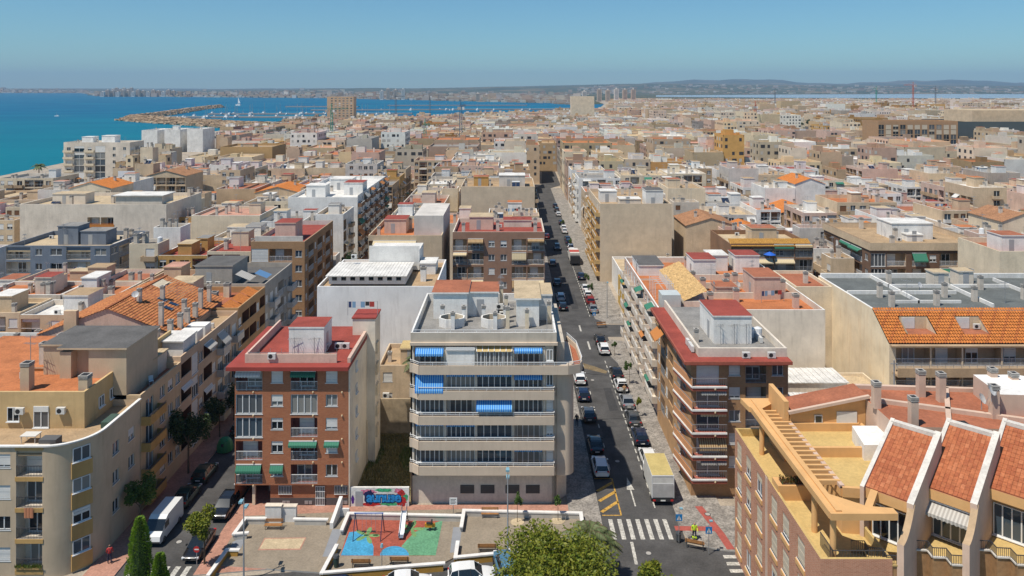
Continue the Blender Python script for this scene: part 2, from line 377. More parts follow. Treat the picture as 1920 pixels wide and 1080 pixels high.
class Bld:
    def __init__(s, name, label, x, y, Wd, D, h, wall, roof, par=.8, rz=0.0, lod=0, cat='building', group=None, seed=None, z=0.0):
        s.root = thing(name, label, cat, (x, y, z), rz, group)
        s.W, s.D, s.h, s.wm, s.rm, s.par, s.lod = Wd, D, h, wall, roof, par, lod
        s.wall = MB(); s.done = set(); s.r = random.Random(seed if seed is not None else label)
        s.win = MB(); s.bal = MB()
        s.zr = h - par
        s.copt = wall
        s.gl = GL + [GL[0]]; s.rails = RAILW; s.frame = FRW; s.shut = SHW; s.psh = .6; s.bpar = None; s.awp = 0.0; s.awc = ['green']; s.recess = None
    def T(s, side):
        Wd, D = s.W, s.D
        if side == 'F': return (lambda u,d,z: (u,d,z)), Wd, 0.0
        if side == 'R': return (lambda u,d,z: (Wd-d,u,z)), D, math.pi/2
        if side == 'L': return (lambda u,d,z: (d,D-u,z)), D, -math.pi/2
        return (lambda u,d,z: (Wd-u,D-d,z)), Wd, math.pi
    def put(s, name, key, fn, T, rz, u, d, z, parent=None):
        if s.lod:
            tp = tmpl(key, fn); (s.bal if name in ('balcony','railing','awning') else s.win).add(tp, lambda x,y,zz: T(u+x, d+y, z+zz)); return None
        o = ob(name, tmesh(key, fn, name), s.root, T(u, d, z), rz)
        return o
    def sub(s, name, key, fn, par, loc=(0,0,0)):
        if s.lod or par is None: return None
        return ob(name, tmesh(key, fn, name), par, loc)
    def window(s, T, rz, u, d, z, w, h, mull=1, shut=None):
        r = s.r; gl = r.choice(s.gl); key = ('win', round(w,2), round(h,2), s.frame.name, gl.name, mull, s.lod)
        o = s.put('window', key, win_fn(round(w,2), round(h,2), s.frame, gl, mull, s.lod), T, rz, u, d, z)
        f = shut if shut is not None else (r.choice((1,1,1,.35,.6,.8)) if r.random() < s.psh else 0)
        if f:
            hh = round(h*f, 2); k2 = ('shut', round(w,2), hh, s.shut.name, s.lod)
            if s.lod: s.win.tbox(lambda a,b,c: T(u+a,d+b,z+c), .03, w-.03, .02, .09, h-hh, h, s.shut, 'kb')
            else: s.sub('shutter', k2, shut_fn(round(w,2), hh, s.shut), o, (0, 0, h-hh))
    def awning(s, T, rz, u, d, z, w, col, drop=.9, out=1.1):
        key = ('awn', round(w,1), col, drop, out, 0)
        s.put('awning', key, awn_fn(round(w,1), AWN[col], drop, out), T, rz, u, d, z)
    def face(s, side, cols, z0, nf, fh, wm=None, ztop=None, band=None, bandh=.3, u0=0.0, u1=None, d=0.0):
        """cols: [(kinds, width)]; kinds is one letter, or one letter per storey from the lowest
        . blank  w window  W wide window  s small  n narrow tall  l loggia  p loggia with solid parapet  b balcony  g glazed-in balcony"""
        T, L, rz = s.T(side); wm = wm or s.wm; m = s.wall
        s.done.add(side); u1 = L if u1 is None else u1; ztop = s.h if ztop is None else ztop
        k = (u1-u0)/sum(c[1] for c in cols)
        def q(a, b, c, e):
            if b-a > .001 and e-c > .001: m.tq(T, [(a,d,c),(b,d,c),(b,d,e),(a,d,e)], wm)
        if z0 > 0.01 and z0 < ztop and nf: q(u0, u1, 0, z0)
        zt = z0 + nf*fh
        q(u0, u1, zt, ztop)
        for f in range(nf):
            z = z0 + f*fh; u = u0
            for kinds, cw in cols:
                a, b = u, u + cw*k; u = b; c = kinds[f] if len(kinds) > 1 else kinds
                cl = b - a
                if c == '.': q(a, b, z, z+fh); continue
                if c in 'wWsnbTD':
                    ow, oh, sl = {'w':(1.25,1.25,.95),'W':(min(2.2,cl-.4),1.3,.95),'s':(.6,.7,1.4),'n':(.8,1.7,.6),'T':(1.5,1.8,.55),'D':(min(2.5,cl-.5),2.05,.08),'b':(min(1.7,cl-.5),2.05,.08)}[c]
                    ow = min(ow, cl-.2); oa = (a+b)/2 - ow/2; ob_ = oa+ow; za = z+sl; zb = min(za+oh, z+fh-.15)
                    q(a, oa, z, z+fh); q(ob_, b, z, z+fh); q(oa, ob_, z, za); q(oa, ob_, zb, z+fh)
                    dp = .16
                    for P in ([(oa,0,za),(oa,dp,za),(oa,dp,zb),(oa,0,zb)],[(ob_,0,za),(ob_,dp,za),(ob_,dp,zb),(ob_,0,zb)],[(oa,0,zb),(ob_,0,zb),(ob_,dp,zb),(oa,dp,zb)],[(oa,0,za),(ob_,0,za),(ob_,dp,za),(oa,dp,za)]):
                        m.tq(T, [(p[0],p[1]+d,p[2]) for p in P], wm)
                    s.window(T, rz, oa, d+.04, za, ow, zb-za, 1 if ow > .9 else 0)
                    if c == 'b':
                        pr = 1.0; w2 = cl-.3; key = ('bal', round(w2,2), (s.bpar or s.wm).name, s.lod)
                        pm = s.bpar
                        def bf(B, w2=round(w2,2), pm=pm):
                            B.box(0, w2, -pr, 0, -.16, 0, s.wm if pm is None else pm)
                            if pm is not None:
                                B.box(0, w2, -pr, -pr+.12, 0, .75, pm); B.box(0, .12, -pr+.12, 0, 0, .75, pm); B.box(w2-.12, w2, -pr+.12, 0, 0, .75, pm)
                        bo = s.put('balcony', key+(pm is None,), bf, T, rz, a+.15, d, z+.06)
                        hh = 1.0 if pm is None else .25
                        if pm is None or not s.lod:
                            kk = ('rail', round(w2,2), hh, s.rails.name, s.lod); zz = 0 if pm is None else .75
                            if s.lod: s.put('railing', kk, rail_fn(round(w2,2), hh, s.rails, lod=1), T, rz, a+.15, d-pr+.05, z+.06+zz)
                            else: s.sub('railing', kk, rail_fn(round(w2,2), hh, s.rails), bo, (0,-pr+.05,zz))
                        if s.r.random() < s.awp: s.awning(T, rz, a+.25, d-.02, z+fh-.3, w2-.2, s.r.choice(s.awc), s.r.choice((.5,.9,1.3)), 1.1)
                elif c in 'lpg':
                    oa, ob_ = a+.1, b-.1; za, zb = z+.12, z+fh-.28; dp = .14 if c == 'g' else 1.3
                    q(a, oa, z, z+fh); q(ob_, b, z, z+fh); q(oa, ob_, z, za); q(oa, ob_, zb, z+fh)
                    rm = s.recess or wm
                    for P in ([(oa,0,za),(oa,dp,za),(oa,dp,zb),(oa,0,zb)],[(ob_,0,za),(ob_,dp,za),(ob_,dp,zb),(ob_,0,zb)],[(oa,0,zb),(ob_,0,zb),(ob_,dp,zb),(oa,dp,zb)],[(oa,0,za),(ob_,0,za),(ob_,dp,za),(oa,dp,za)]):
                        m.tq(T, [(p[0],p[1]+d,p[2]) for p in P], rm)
                    ow = ob_-oa
                    if c == 'g':
                        s.window(T, rz, oa, d+.02, za, ow, zb-za, max(1,int(ow/.8)), shut=s.r.choice((0,0,1,.4)))
                    else:
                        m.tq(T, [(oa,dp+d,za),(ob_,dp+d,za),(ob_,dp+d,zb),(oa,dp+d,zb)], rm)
                        dw = min(1.6, ow-.4); s.window(T, rz, oa+(ow-dw)*s.r.choice((.3,.5,.7)), d+dp-.17, za+.02, dw, min(2.05, zb-za-.05), 1)
                        if c == 'p':
                            s.wall.tbox(T, oa, ob_, d+.0, d+.12, za, za+.8, wm)
                        else:
                            kk = ('rail', round(ow,2), 1.0, s.rails.name, s.lod)
                            s.put('railing', kk, rail_fn(round(ow,2), 1.0, s.rails, lod=s.lod), T, rz, oa, d+.06, za)
                        if s.r.random() < s.awp: s.awning(T, rz, oa+.03, d-.02, zb+.05, ow-.1, s.r.choice(s.awc), s.r.choice((.35,.6,1.3)), s.r.choice((.3,.8)))
            if band is not None: m.tbox(T, u0, u1, d-.04, d, z-bandh/2, z+bandh/2, band, 'k')
    def blank(s, side, wm=None):
        T, L, rz = s.T(side); s.done.add(side); m = wm or s.wm
        s.wall.tq(T, [(0,0,0),(L,0,0),(L,0,s.h),(0,0,s.h)], m)
    def finish(s, parapet=True, cap=None, roof=True):
        for sd in 'FLRK':
            if sd not in s.done: s.blank(sd)
        t = .2; Wd, D, h, zr = s.W, s.D, s.h, s.zr
        cm = cap or s.wm
        if parapet:
            for (a,b,c,e) in ((0,Wd,0,t),(0,Wd,D-t,D),(0,t,t,D-t),(Wd-t,Wd,t,D-t)):
                s.wall.face([(a,c,h),(b,c,h),(b,e,h),(a,e,h)], cm)
            s.wall.face([(t,t,zr),(Wd-t,t,zr),(Wd-t,t,h),(t,t,h)], s.copt); s.wall.face([(t,D-t,zr),(Wd-t,D-t,zr),(Wd-t,D-t,h),(t,D-t,h)], s.copt)
            s.wall.face([(t,t,zr),(t,D-t,zr),(t,D-t,h),(t,t,h)], s.copt); s.wall.face([(Wd-t,t,zr),(Wd-t,D-t,zr),(Wd-t,D-t,h),(Wd-t,t,h)], s.copt)
        s.wall.obj('wall', s.root)
        if s.win.f: s.win.obj('windows', s.root, kind='stuff')
        if s.bal.f: s.bal.obj('balconies', s.root, kind='stuff')
        if roof:
            b = MB(); b.box(t, Wd-t, t, D-t, zr-.3, zr, s.rm, 'b'); b.obj('roof', s.root)
        return s
    # ---- things fixed on the roof
    def stair(s, x, y, w, d, h, wall=None, roof=None, door='F', over=.12, zr=None):
        z = s.zr if zr is None else zr; wall = wall or W['white']
        b = MB(); b.box(x, x+w, y, y+d, z, z+h, wall, 'b')
        o = b.obj('stair_house', s.root)
        b = MB(); b.box(x-over, x+w+over, y-over, y+d+over, z+h, z+h+.18, wall, mt=roof or s.rm); b.obj('stair_house_roof', o)
        if door and not s.lod:
            b = MB()
            if door == 'F': b.box(x+w*.3, x+w*.3+.85, y-.03, y+.02, z+.05, z+2.05, FRG)
            elif door == 'R': b.box(x+w-.02, x+w+.03, y+d*.3, y+d*.3+.85, z+.05, z+2.05, FRG)
            else: b.box(x-.03, x+.02, y+d*.3, y+d*.3+.85, z+.05, z+2.05, FRG)
            b.obj('door', o)
        return o
    def chim(s, x, y, h=1.6, w=.6, m=None, z=None):
        m = m or CHIM; key = ('chim', w, h, m.name)
        ob('chimney', tmesh(key, chim_fn(w, h, m), 'chimney'), s.root, (x, y, s.zr if z is None else z))
    def ant(s, x, y, h=3.0, k=1, z=None): ob('antenna', tmesh(('ant',h,k), ant_fn(h,k), 'antenna'), s.root, (x, y, s.zr if z is None else z), s.r.uniform(0,3))
    def ac(s, x, y, z=None, rz=0.0): ob('air_conditioner', tmesh('ac', ac_fn, 'air_conditioner'), s.root, (x, y, s.zr if z is None else z), rz)
    def dish(s, x, y, z=None): ob('satellite_dish', tmesh('dish', dish_fn, 'satellite_dish'), s.root, (x, y, s.zr if z is None else z), s.r.uniform(-.4,.4))
    def tank(s, x, y): ob('water_tank', tmesh('tank', tank_fn, 'water_tank'), s.root, (x, y, s.zr))
    def solar(s, x, y): ob('solar_panel', tmesh('solar', solar_fn, 'solar_panel'), s.root, (x, y, s.zr))
    def wash(s, x, y, rz=0.0): ob('washing_line', tmesh('line', line_fn, 'washing_line'), s.root, (x, y, s.zr), rz)
    def part(s, name, mb, **k): return mb.obj(name, s.root, **k)

OCC = []
def occ(x0, x1, y0, y1): OCC.append((x0, x1, y0, y1))
# ---------------------------------------------------------------- the setting
ASPH = mat('asphalt', (.08,.077,.075), .9, .42, .3, bump=.1, bscale=20, fine=.12)
PAVE = mat('paving_grey', (.28,.255,.225), .9, .42, .8, bump=.1, fine=.3)
PAVP = mat('paving_pink', (.42,.22,.16), .9, .2, .6, fine=.14)
PAVR = mat('paving_red', (.36,.09,.07), .9, .15, .8, fine=.1)
GRND = mat('ground_dust', (.38,.32,.25), .95, .3, .2, fine=.15)
SLAB = mat('plaza_concrete', (.27,.225,.17), .92, .18, .5, fine=.1)
WHP = mat('paint_white', (.5,.48,.43), .8, .35, 1.2, fine=.3); YEP = mat('paint_yellow', (.5,.29,.06), .8, .35, 1.5, fine=.3)
KERB = mat('kerb_stone', (.42,.4,.37), .9, .15, 1.0)

sea_m = plain('sea_water', (.0,.095,.17), .5, spec=.08)
N = sea_m.node_tree.nodes; L = sea_m.node_tree.links; bs = N['Principled BSDF']
geo = N.new('ShaderNodeNewGeometry'); nz = N.new('ShaderNodeTexNoise'); nz.inputs['Scale'].default_value = .012; nz.inputs['Detail'].default_value = 5
mp = N.new('ShaderNodeMapping'); mp.inputs['Scale'].default_value = (.5, 1.0, 1.0)
L.new(geo.outputs['Position'], mp.inputs[0]); L.new(mp.outputs[0], nz.inputs['Vector'])
mx = N.new('ShaderNodeMix'); mx.data_type = 'RGBA'; mx.inputs[6].default_value = (.0,.085,.19,1); mx.inputs[7].default_value = (.001,.135,.23,1)
mr = N.new('ShaderNodeMapRange'); mr.inputs[1].default_value = .38; mr.inputs[2].default_value = .62; L.new(nz.outputs['Fac'], mr.inputs[0]); L.new(mr.outputs[0], mx.inputs[0])
# shallow water over sand near the shore is greener, over weed darker
sp = N.new('ShaderNodeSeparateXYZ'); L.new(geo.outputs['Position'], sp.inputs[0])
mr2 = N.new('ShaderNodeMapRange'); mr2.inputs[1].default_value = 500; mr2.inputs[2].default_value = 1500; mr2.inputs[3].default_value = .75; mr2.inputs[4].default_value = 0
L.new(sp.outputs[1], mr2.inputs[0])
mx2 = N.new('ShaderNodeMix'); mx2.data_type = 'RGBA'; L.new(mr2.outputs[0], mx2.inputs[0]); L.new(mx.outputs[2], mx2.inputs[6]); mx2.inputs[7].default_value = (.0,.16,.2,1)
L.new(mx2.outputs[2], bs.inputs['Base Color'])
nb = N.new('ShaderNodeTexNoise'); nb.inputs['Scale'].default_value = .12; nb.inputs['Detail'].default_value = 6; L.new(geo.outputs['Position'], nb.inputs['Vector'])
bp = N.new('ShaderNodeBump'); bp.inputs['Strength'].default_value = .5; bp.inputs['Distance'].default_value = 1.2; L.new(nb.outputs['Fac'], bp.inputs['Height']); L.new(bp.outputs[0], bs.inputs['Normal'])

b = MB(); b.sheet([(-21000,-280),(21000,-280),(21000,18400),(-21000,18400)], -2.5, sea_m); b.obj('sea', kind='structure')
LAND = [(-262,-60),(-262,382),(-282,560),(-300,800),(-275,890),(-170,1000),(40,1240),(170,1500),(260,2100),(300,2700),(2900,2700),(2900,-60)]
b = MB(); b.prism(LAND, -6, 0, GRND); b.obj('ground', kind='structure')
# far land, hills and mountains: a height field that dips under the sea where the photograph shows water
FAR = mat('far_land', (.16,.15,.09), .95, .0)
N = FAR.node_tree.nodes; L = FAR.node_tree.links; bs = N['Principled BSDF']
geo = N.new('ShaderNodeNewGeometry'); mp = N.new('ShaderNodeMapping'); mp.inputs['Scale'].default_value = (.0022,.0011,.002); L.new(geo.outputs['Position'], mp.inputs[0])
nz = N.new('ShaderNodeTexNoise'); nz.inputs['Scale'].default_value = 1; nz.inputs['Detail'].default_value = 8; nz.inputs['Roughness'].default_value = .7; L.new(mp.outputs[0], nz.inputs['Vector'])
cr = N.new('ShaderNodeValToRGB'); e = cr.color_ramp.elements
e[0].position = .3; e[0].color = (.025,.04,.018,1); e[1].position = .75; e[1].color = (.34,.24,.14,1)
x = e.new(.5); x.color = (.055,.065,.032,1); x = e.new(.6); x.color = (.15,.12,.065,1)
L.new(nz.outputs['Fac'], cr.inputs[0]); L.new(cr.outputs[0], bs.inputs['Base Color'])
def coast(x):
    """distance Y of the far shore at bearing x (pixels)"""
    P = [(-400,7600),(0,7000),(150,6800),(178,4100),(330,3850),(600,3350),(860,2560),(1000,2250),(1080,2000),(1300,2000),(3000,2000)]
    for (a,c),(d,f) in zip(P, P[1:]):
        if a <= x <= d: return c + (f-c)*(x-a)/(d-a)
    return 2000
def nsum(x, y):
    return math.sin(x*1.7+.3)*.5 + math.sin(x*3.9+y*1.3+1)*.3 + math.sin(x*9.1+y*2.7)*.17 + math.sin(x*21+y*5)*.08
def hfar(px, Y):
    X = (px-960)/FPX*Y; c = coast(px)
    if Y < c: return -8.0
    t = min(1, (Y-c)/250.0); h = -8 + 8.2*t
    k = min(1, max(0, (px-300)/900))
    if Y > 5600:
        u = min(1, (Y-5600)/3800.0); u = u*u*(3-2*u)
        h += u*(18 + 62*k + 22*nsum(X/2600, Y/3000))
    if Y > 11000:
        u = min(1, (Y-11000)/3500.0); kk = max(0, min(1, (px-1080)/200))
        ridge = 1 + .55*nsum(px/115.0, 2) + .35*math.exp(-((px-1460)/70)**2) + .45*math.exp(-((px-1690)/50)**2) + .25*math.exp(-((px-1310)/60)**2)
        h += u*kk*85*ridge
    return max(h, -8)
b = MB(); YS = [1990,2200,2500,2700,2900,3200,3500,3800,4100,4500,5000,5600,6200,6900,7400,8000,8800,9600,10500,11500,12500,13500,14500,15500,17000]
XS = [-500 + 24*i for i in range(122)]
idx = {}
for j, Y in enumerate(YS):
    for i, px in enumerate(XS):
        idx[i,j] = len(b.v); b.v.append(((px-960)/FPX*Y, Y, hfar(px, Y) - (.6 if Y < 2800 and px > 1100 else 0)))
k = b.mi(FAR)
for j in range(len(YS)-1):
    for i in range(len(XS)-1):
        b.f.append((idx[i,j],idx[i+1,j],idx[i+1,j+1],idx[i,j+1])); b.m.append(k)
b.sm = True; b.obj('hills', kind='structure')
LAG = plain('lagoon_water', (.3,.35,.39), .25, spec=.4)
b = MB(); b.sheet([G(1230,181.5,1.2),G(1500,183.5,1.2),G(2200,185,1.2),G(2200,177.2,1.2),G(1800,176.2,1.2),G(1560,176.8,1.2),G(1230,178.5,1.2)], 1.2, LAG); b.obj('lagoon', kind='structure')

# ---- roads and pavements near the camera
b = MB()
b.sheet([(9.3,66),(17.3,66),(17.3,335),(22.5,345),(23.5,430),(17.5,430),(13.5,345),(9.3,335)], .012, ASPH)
b.sheet([(-120,40),(110,40),(110,73.2),(17.3,73.2),(9.3,73.5),(-29.4,68.2),(-36.6,68.2),(-120,68.2)], .008, ASPH)
b.sheet([(-36.6,60),(-29.4,60),(-29.4,330),(-36.6,330)], .014, ASPH)
b.sheet([(-120,135),(-36.6,135),(-36.6,141),(-120,141)], .006, ASPH); b.sheet([(17.3,135),(120,135),(120,142),(17.3,142)], .006, ASPH); b.sheet([(-29.4,128),(9.3,128),(9.3,146),(-29.4,146)], .006, ASPH)
road = b.obj('road', kind='structure')
def pv(name, poly, m, z=.13, **k):
    b = MB(); b.prism(poly, 0, z, KERB, m); return b.obj(name, kind='structure', **k)
pv('pavement', [(6,73.8),(9.0,74.3),(9.3,76),(9.3,128),(6,128)], PAVE)
pv('pavement', [(6,146),(9.3,146),(9.3,335),(6,335)], PAVE)
arc = [(17.3+ .15,84),(17.3,79.0),(17.1,76.5),(17.6,74.6),(18.6,73.4),(20.2,72.6),(22,72.3),(60,72.3),(60,80.2),(22.4,80.2),(22.4,131.5),(17.6,133.2),(16.2,131),(16.3,126),(17.3,122)]
pv('pavement', arc, PAVE)
pv('pavement', [(17.3,144),(16.2,145.5),(16.0,150),(17.3,154),(17.3,335),(22,335),(22,142.5),(18.5,142.6)], PAVE)
pv('pavement', [(-39.5,68.6),(-36.6,68.6),(-36.6,330),(-39.5,330)], PAVP)
pv('pavement', [(-29.4,68.8),(9.0,74.0),(6.0,80.4),(-26,80.4),(-26,128),(-29.4,128)], PAVP, .12)
def mk(name, polys, m, z=.02):
    for p in polys:
        b = MB(); b.sheet(p, z, m); b.obj(name, road)
# zebra stripes, arrows, bay lines
st = []
for i in range(7):
    x = 10.02 + i*.94; st.append([(x,74.4),(x+.44,74.4),(x+.44,77.9),(x,77.9)])
mk('zebra_stripe', st, WHP)
mk('zebra_stripe', [[(20.3+0*i,71.9-i*1.05),(24,71.9-i*1.05),(24,71.4-i*1.05),(20.3,71.4-i*1.05)] for i in range(4)], WHP)
mk('zebra_stripe', [[(-35.6+i*1.0,67.2),(-35.1+i*1.0,67.2),(-35.1+i*1.0,70.2),(-35.6+i*1.0,70.2)] for i in range(6)], WHP)
mk('bay_dash', [[(15.25,80+i*2.0),(15.4,80+i*2.0),(15.4,81.1+i*2.0),(15.25,81.1+i*2.0)] for i in range(22)], WHP)
mk('bay_line', [[(11.5,88+i*5.4),(11.62,88+i*5.4),(11.62,89.2+i*5.4),(11.5,89.2+i*5.4)] for i in range(7)], WHP)
mk('bay_line', [[(15.3,86+i*5.2),(17.2,86+i*5.2),(17.2,86.12+i*5.2),(15.3,86.12+i*5.2)] for i in range(7)], WHP)
mk('bay_dash', [[(15.25,147+i*2.0),(15.4,147+i*2.0),(15.4,148.1+i*2.0),(15.25,148.1+i*2.0)] for i in range(30)], WHP)
mk('centre_line', [[(13.3,128.5),(13.6,128.5),(13.6,132.5),(13.3,132.5)],[(12.6,138),(12.9,138),(12.9,141.5),(12.6,141.5)],[(11.6,70.5),(11.9,70.5),(12.0,74),(11.7,74)]], WHP)
mk('direction_arrow', [[(13.2,80.3),(13.35,80.3),(13.35,83.6),(13.2,83.6)],[(12.85,83.6),(13.7,83.6),(13.27,86.2)]], WHP, .022)
def bar(p, q, w=.16):
    p = Vector((*p,0)); q = Vector((*q,0)); n = Vector((-(q-p).y,(q-p).x,0)).normalized()*w/2
    return [tuple((p+n)[:2]),tuple((q+n)[:2]),tuple((q-n)[:2]),tuple((p-n)[:2])]
mk('yellow_line', [bar((9.5,78.6),(11.5,78.6)),bar((11.5,78.6),(11.5,86)),bar((9.5,86),(11.5,86)),bar((9.5,79.2),(11.5,81.2),.4),bar((9.5,81.3),(11.5,83.2),.4),bar((9.5,83.3),(11.5,85.2),.4)], YEP, .02)
b = MB(); b.sheet([(16.6,75.7),(20.6,75.6),(20.6,76.4),(16.6,76.5)], .136, PAVR); b.sheet([(20.6,75.2),(21.4,75.2),(20.4,80.1),(19.6,80.1)], .137, PAVR); b.sheet([(20.9,72.6),(21.7,72.6),(21.4,75.2),(20.6,75.2)], .137, PAVR)
b.sheet([(8.0,75.2),(9.1,75.2),(9.25,76.8),(8.1,76.8)], .137, PAVR); b.obj('tactile_paving', kind='structure')
# manhole covers
MANH = plain('cast_iron', (.05,.05,.05), .6)
for x, y in ((12.7,90),(13.2,72.2),(-33,74),(12.4,115),(20.6,78.6)):
    b = MB(); b.cyl(0,0,0,.012,.34,MANH,14); b.cyl(0,0,.012,.016,.26,CONC,14); b.obj('manhole_cover', road, (x,y,.135 if x > 17.3 else .014))

ST = mat('asphalt_sandy', (.2,.15,.085), .95, .35, 1.0, fine=.25)
b = MB(); b.sheet([(9.6,121.5),(12,119.5),(14.8,117.6),(15.2,118.6),(13.4,120.6),(11,122.6),(9.6,123.2)], .017, ST); b.obj('sandy_patch', road)
PT = mat('asphalt_patch', (.05,.049,.05), .9, .3, .6, fine=.15)
for i, p in enumerate(([(11.8,96),(13.0,96),(13.0,99.5),(11.8,99.2)],[(13.6,104),(14.9,104.2),(14.8,112),(13.7,112)],[(12.2,152),(13.6,152),(13.6,163),(12.2,163)],[(3,66),(8,66.5),(8,68.2),(3,67.8)],[(-34,90),(-32.4,90),(-32.4,97),(-34,97)])):
    b = MB(); b.sheet(p, .018, PT); b.obj('repair_patch', road)
# ---- plaza with playground
pz = .15
plaza = MB(); plaza.prism([(-28,70.2),G(603,1076),G(830,1059),G(853,1047),G(1075,1026),(6.6,76.2),G(1091,961),G(870,957),G(654,962),G(460,970),(-28,78.3)], .0, pz, KERB, SLAB)
plaza = plaza.obj('plaza', kind='structure')
RUB = dict(red=(.33,.085,.055), blue=(.06,.3,.5), green=(.12,.3,.17), leaf=(.16,.3,.12))
RB = {k: mat('rubber_'+k, c, .9, .22, 1.0, fine=.16) for k, c in RUB.items()}
Z4 = lambda x, y: G(390 + x/4.8, 900 + y/4.8, pz); Z5 = lambda x, y: G(780 + x/4.8, 900 + y/4.8, pz)
def curve(c, rx, ry, n=20, a0=0, a1=360): return [Z4(c[0]+rx*math.cos(R(a0+(a1-a0)*i/n)), c[1]-ry*math.sin(R(a0+(a1-a0)*i/n))) for i in range(n+1)]
def flat(name, poly, z, m, par):
    b = MB(); b.prism(poly, pz, pz+z, m); return b.obj(name, par)
play = flat('rubber_surface', [Z4(1300,325),Z5(245,338),Z5(175,682),Z4(1190,682)], .006, RB['red'], plaza)
flat('blue_patch', [Z4(1195,680),Z4(1272,470),Z4(1340,462),Z4(1410,488),Z4(1465,540),Z4(1490,600),Z4(1488,680)], .011, RB['blue'], play)
flat('blue_patch', curve((1678,680), 130, 85, 16, 0, 180), .011, RB['blue'], play)
flat('green_patch', [Z4(1805,680),Z4(1800,640),Z4(1740,598),Z4(1790,540),Z4(1860,470),Z4(1930,440),Z5(60,430),Z5(150,390),Z5(240,366),Z5(176,680)], .010, RB['green'], play)
for cx, cy in ((1430,500),(1830,440)):
    p = [Z4(cx+(44+34*math.cos(5*t))*math.cos(t)*1.5, cy+(44+34*math.cos(5*t))*math.sin(t)) for t in [6.2832*i/60 for i in range(60)]]
    flat('flower_patch', p, .015, RB['leaf'], play)
SANDM = mat('sand', (.5,.4,.26), .95, .2, 1.2, fine=.1)
flat('sand_pit', [Z4(450,632),Z4(508,522),Z4(884,518),Z4(832,628)], .006, PAVP, plaza); flat('sand', [Z4(462,622),Z4(516,530),Z4(872,526),Z4(824,618)], .011, SANDM, plaza)
for x, y in ((912,380),(1278,368)):
    flat('tree_pit', [Z5(x+62*math.cos(R(a)), y+33*math.sin(R(a))) for a in range(0,360,20)], .03, SANDM, plaza)
b_av = MB(); b_av.sheet([(205-80*.364-6,420),(205-80*.364+6,420),(205+1300*.364+7,1800),(205+1300*.364-7,1800)], .02, ASPH); b_av.obj('road', kind='structure')
RAMP = mat('ramp_grey', (.25,.26,.28), .9, .1, 1.0)
flat('ramp', [Z4(1120,445),Z4(1210,440),Z4(1110,690),Z4(1030,690)], .008, RAMP, plaza); flat('ramp', [Z5(335,425),Z5(415,425),Z5(385,650),Z5(305,655)], .008, RAMP, plaza); flat('ramp', [Z4(220,560),Z4(350,490),Z4(300,610),Z4(190,640)], .008, RAMP, plaza)
COPE = mat('coping_white', (.72,.7,.67), .8, .12, 1.2, streak=.25); YEL = mat('wall_yellow', (.5,.28,.06), .9, .15, .8, streak=.2)
GRYW = mat('wall_grey_render', (.5,.47,.42), .9, .15, .8, streak=.3)
def lowwall(label, pts, h=.55, w=.36, body=None):
    r = thing('plaza_wall', label, 'low wall', (pts[0][0], pts[0][1], 0)); o = Vector(pts[0])
    for si, (p, q) in enumerate(zip(pts, pts[1:])):
        p = Vector(p)-o; q = Vector(q)-o; d = (q-p).normalized()*w*.5
        b = MB(); b.beam((*(p),(pz+h)/2-.05), (*(q),(pz+h)/2-.05), w-.08-si*.01, pz+h-.1, body or YEL); b.obj('wall_body', r)
        b = MB(); b.beam((*(p-d),pz+h+si*.006), (*(q+d),pz+h+si*.006), w+si*.008, .14, COPE); b.obj('coping', r)
C = lambda x, y: G(x, y, .7)
lowwall('white-coped low wall at the plaza corner beside the brick block', [C(463,999),C(439,1001),C(460,972),C(497,972)], body=GRYW)
lowwall('short straight white-coped wall between the white screens and the ramp', [C(553,973),C(612,974)], body=GRYW)
lowwall('white-coped plaza wall along the narrow shaded street, lowest left', [C(446,1031),C(425,1031),C(391,1078)])
lowwall('long white-coped wall behind the playground swing and slide', [C(641,993),C(653.5,962.5),C(866,967)], body=GRYW)
lowwall('white-coped wall with yellow face in front of the playground benches', [C(630.6,1023),C(603.5,1074),C(831,1056)])
lowwall('white-coped wall behind the two young trees in circular pits', [C(865,987),C(870,957),C(1089,962),C(1092,983)], body=GRYW)
lowwall('yellow-faced white-coped wall between the bench and the parked white car', [C(858,1017),C(854,1045),C(957,1035),C(1062,1028)])
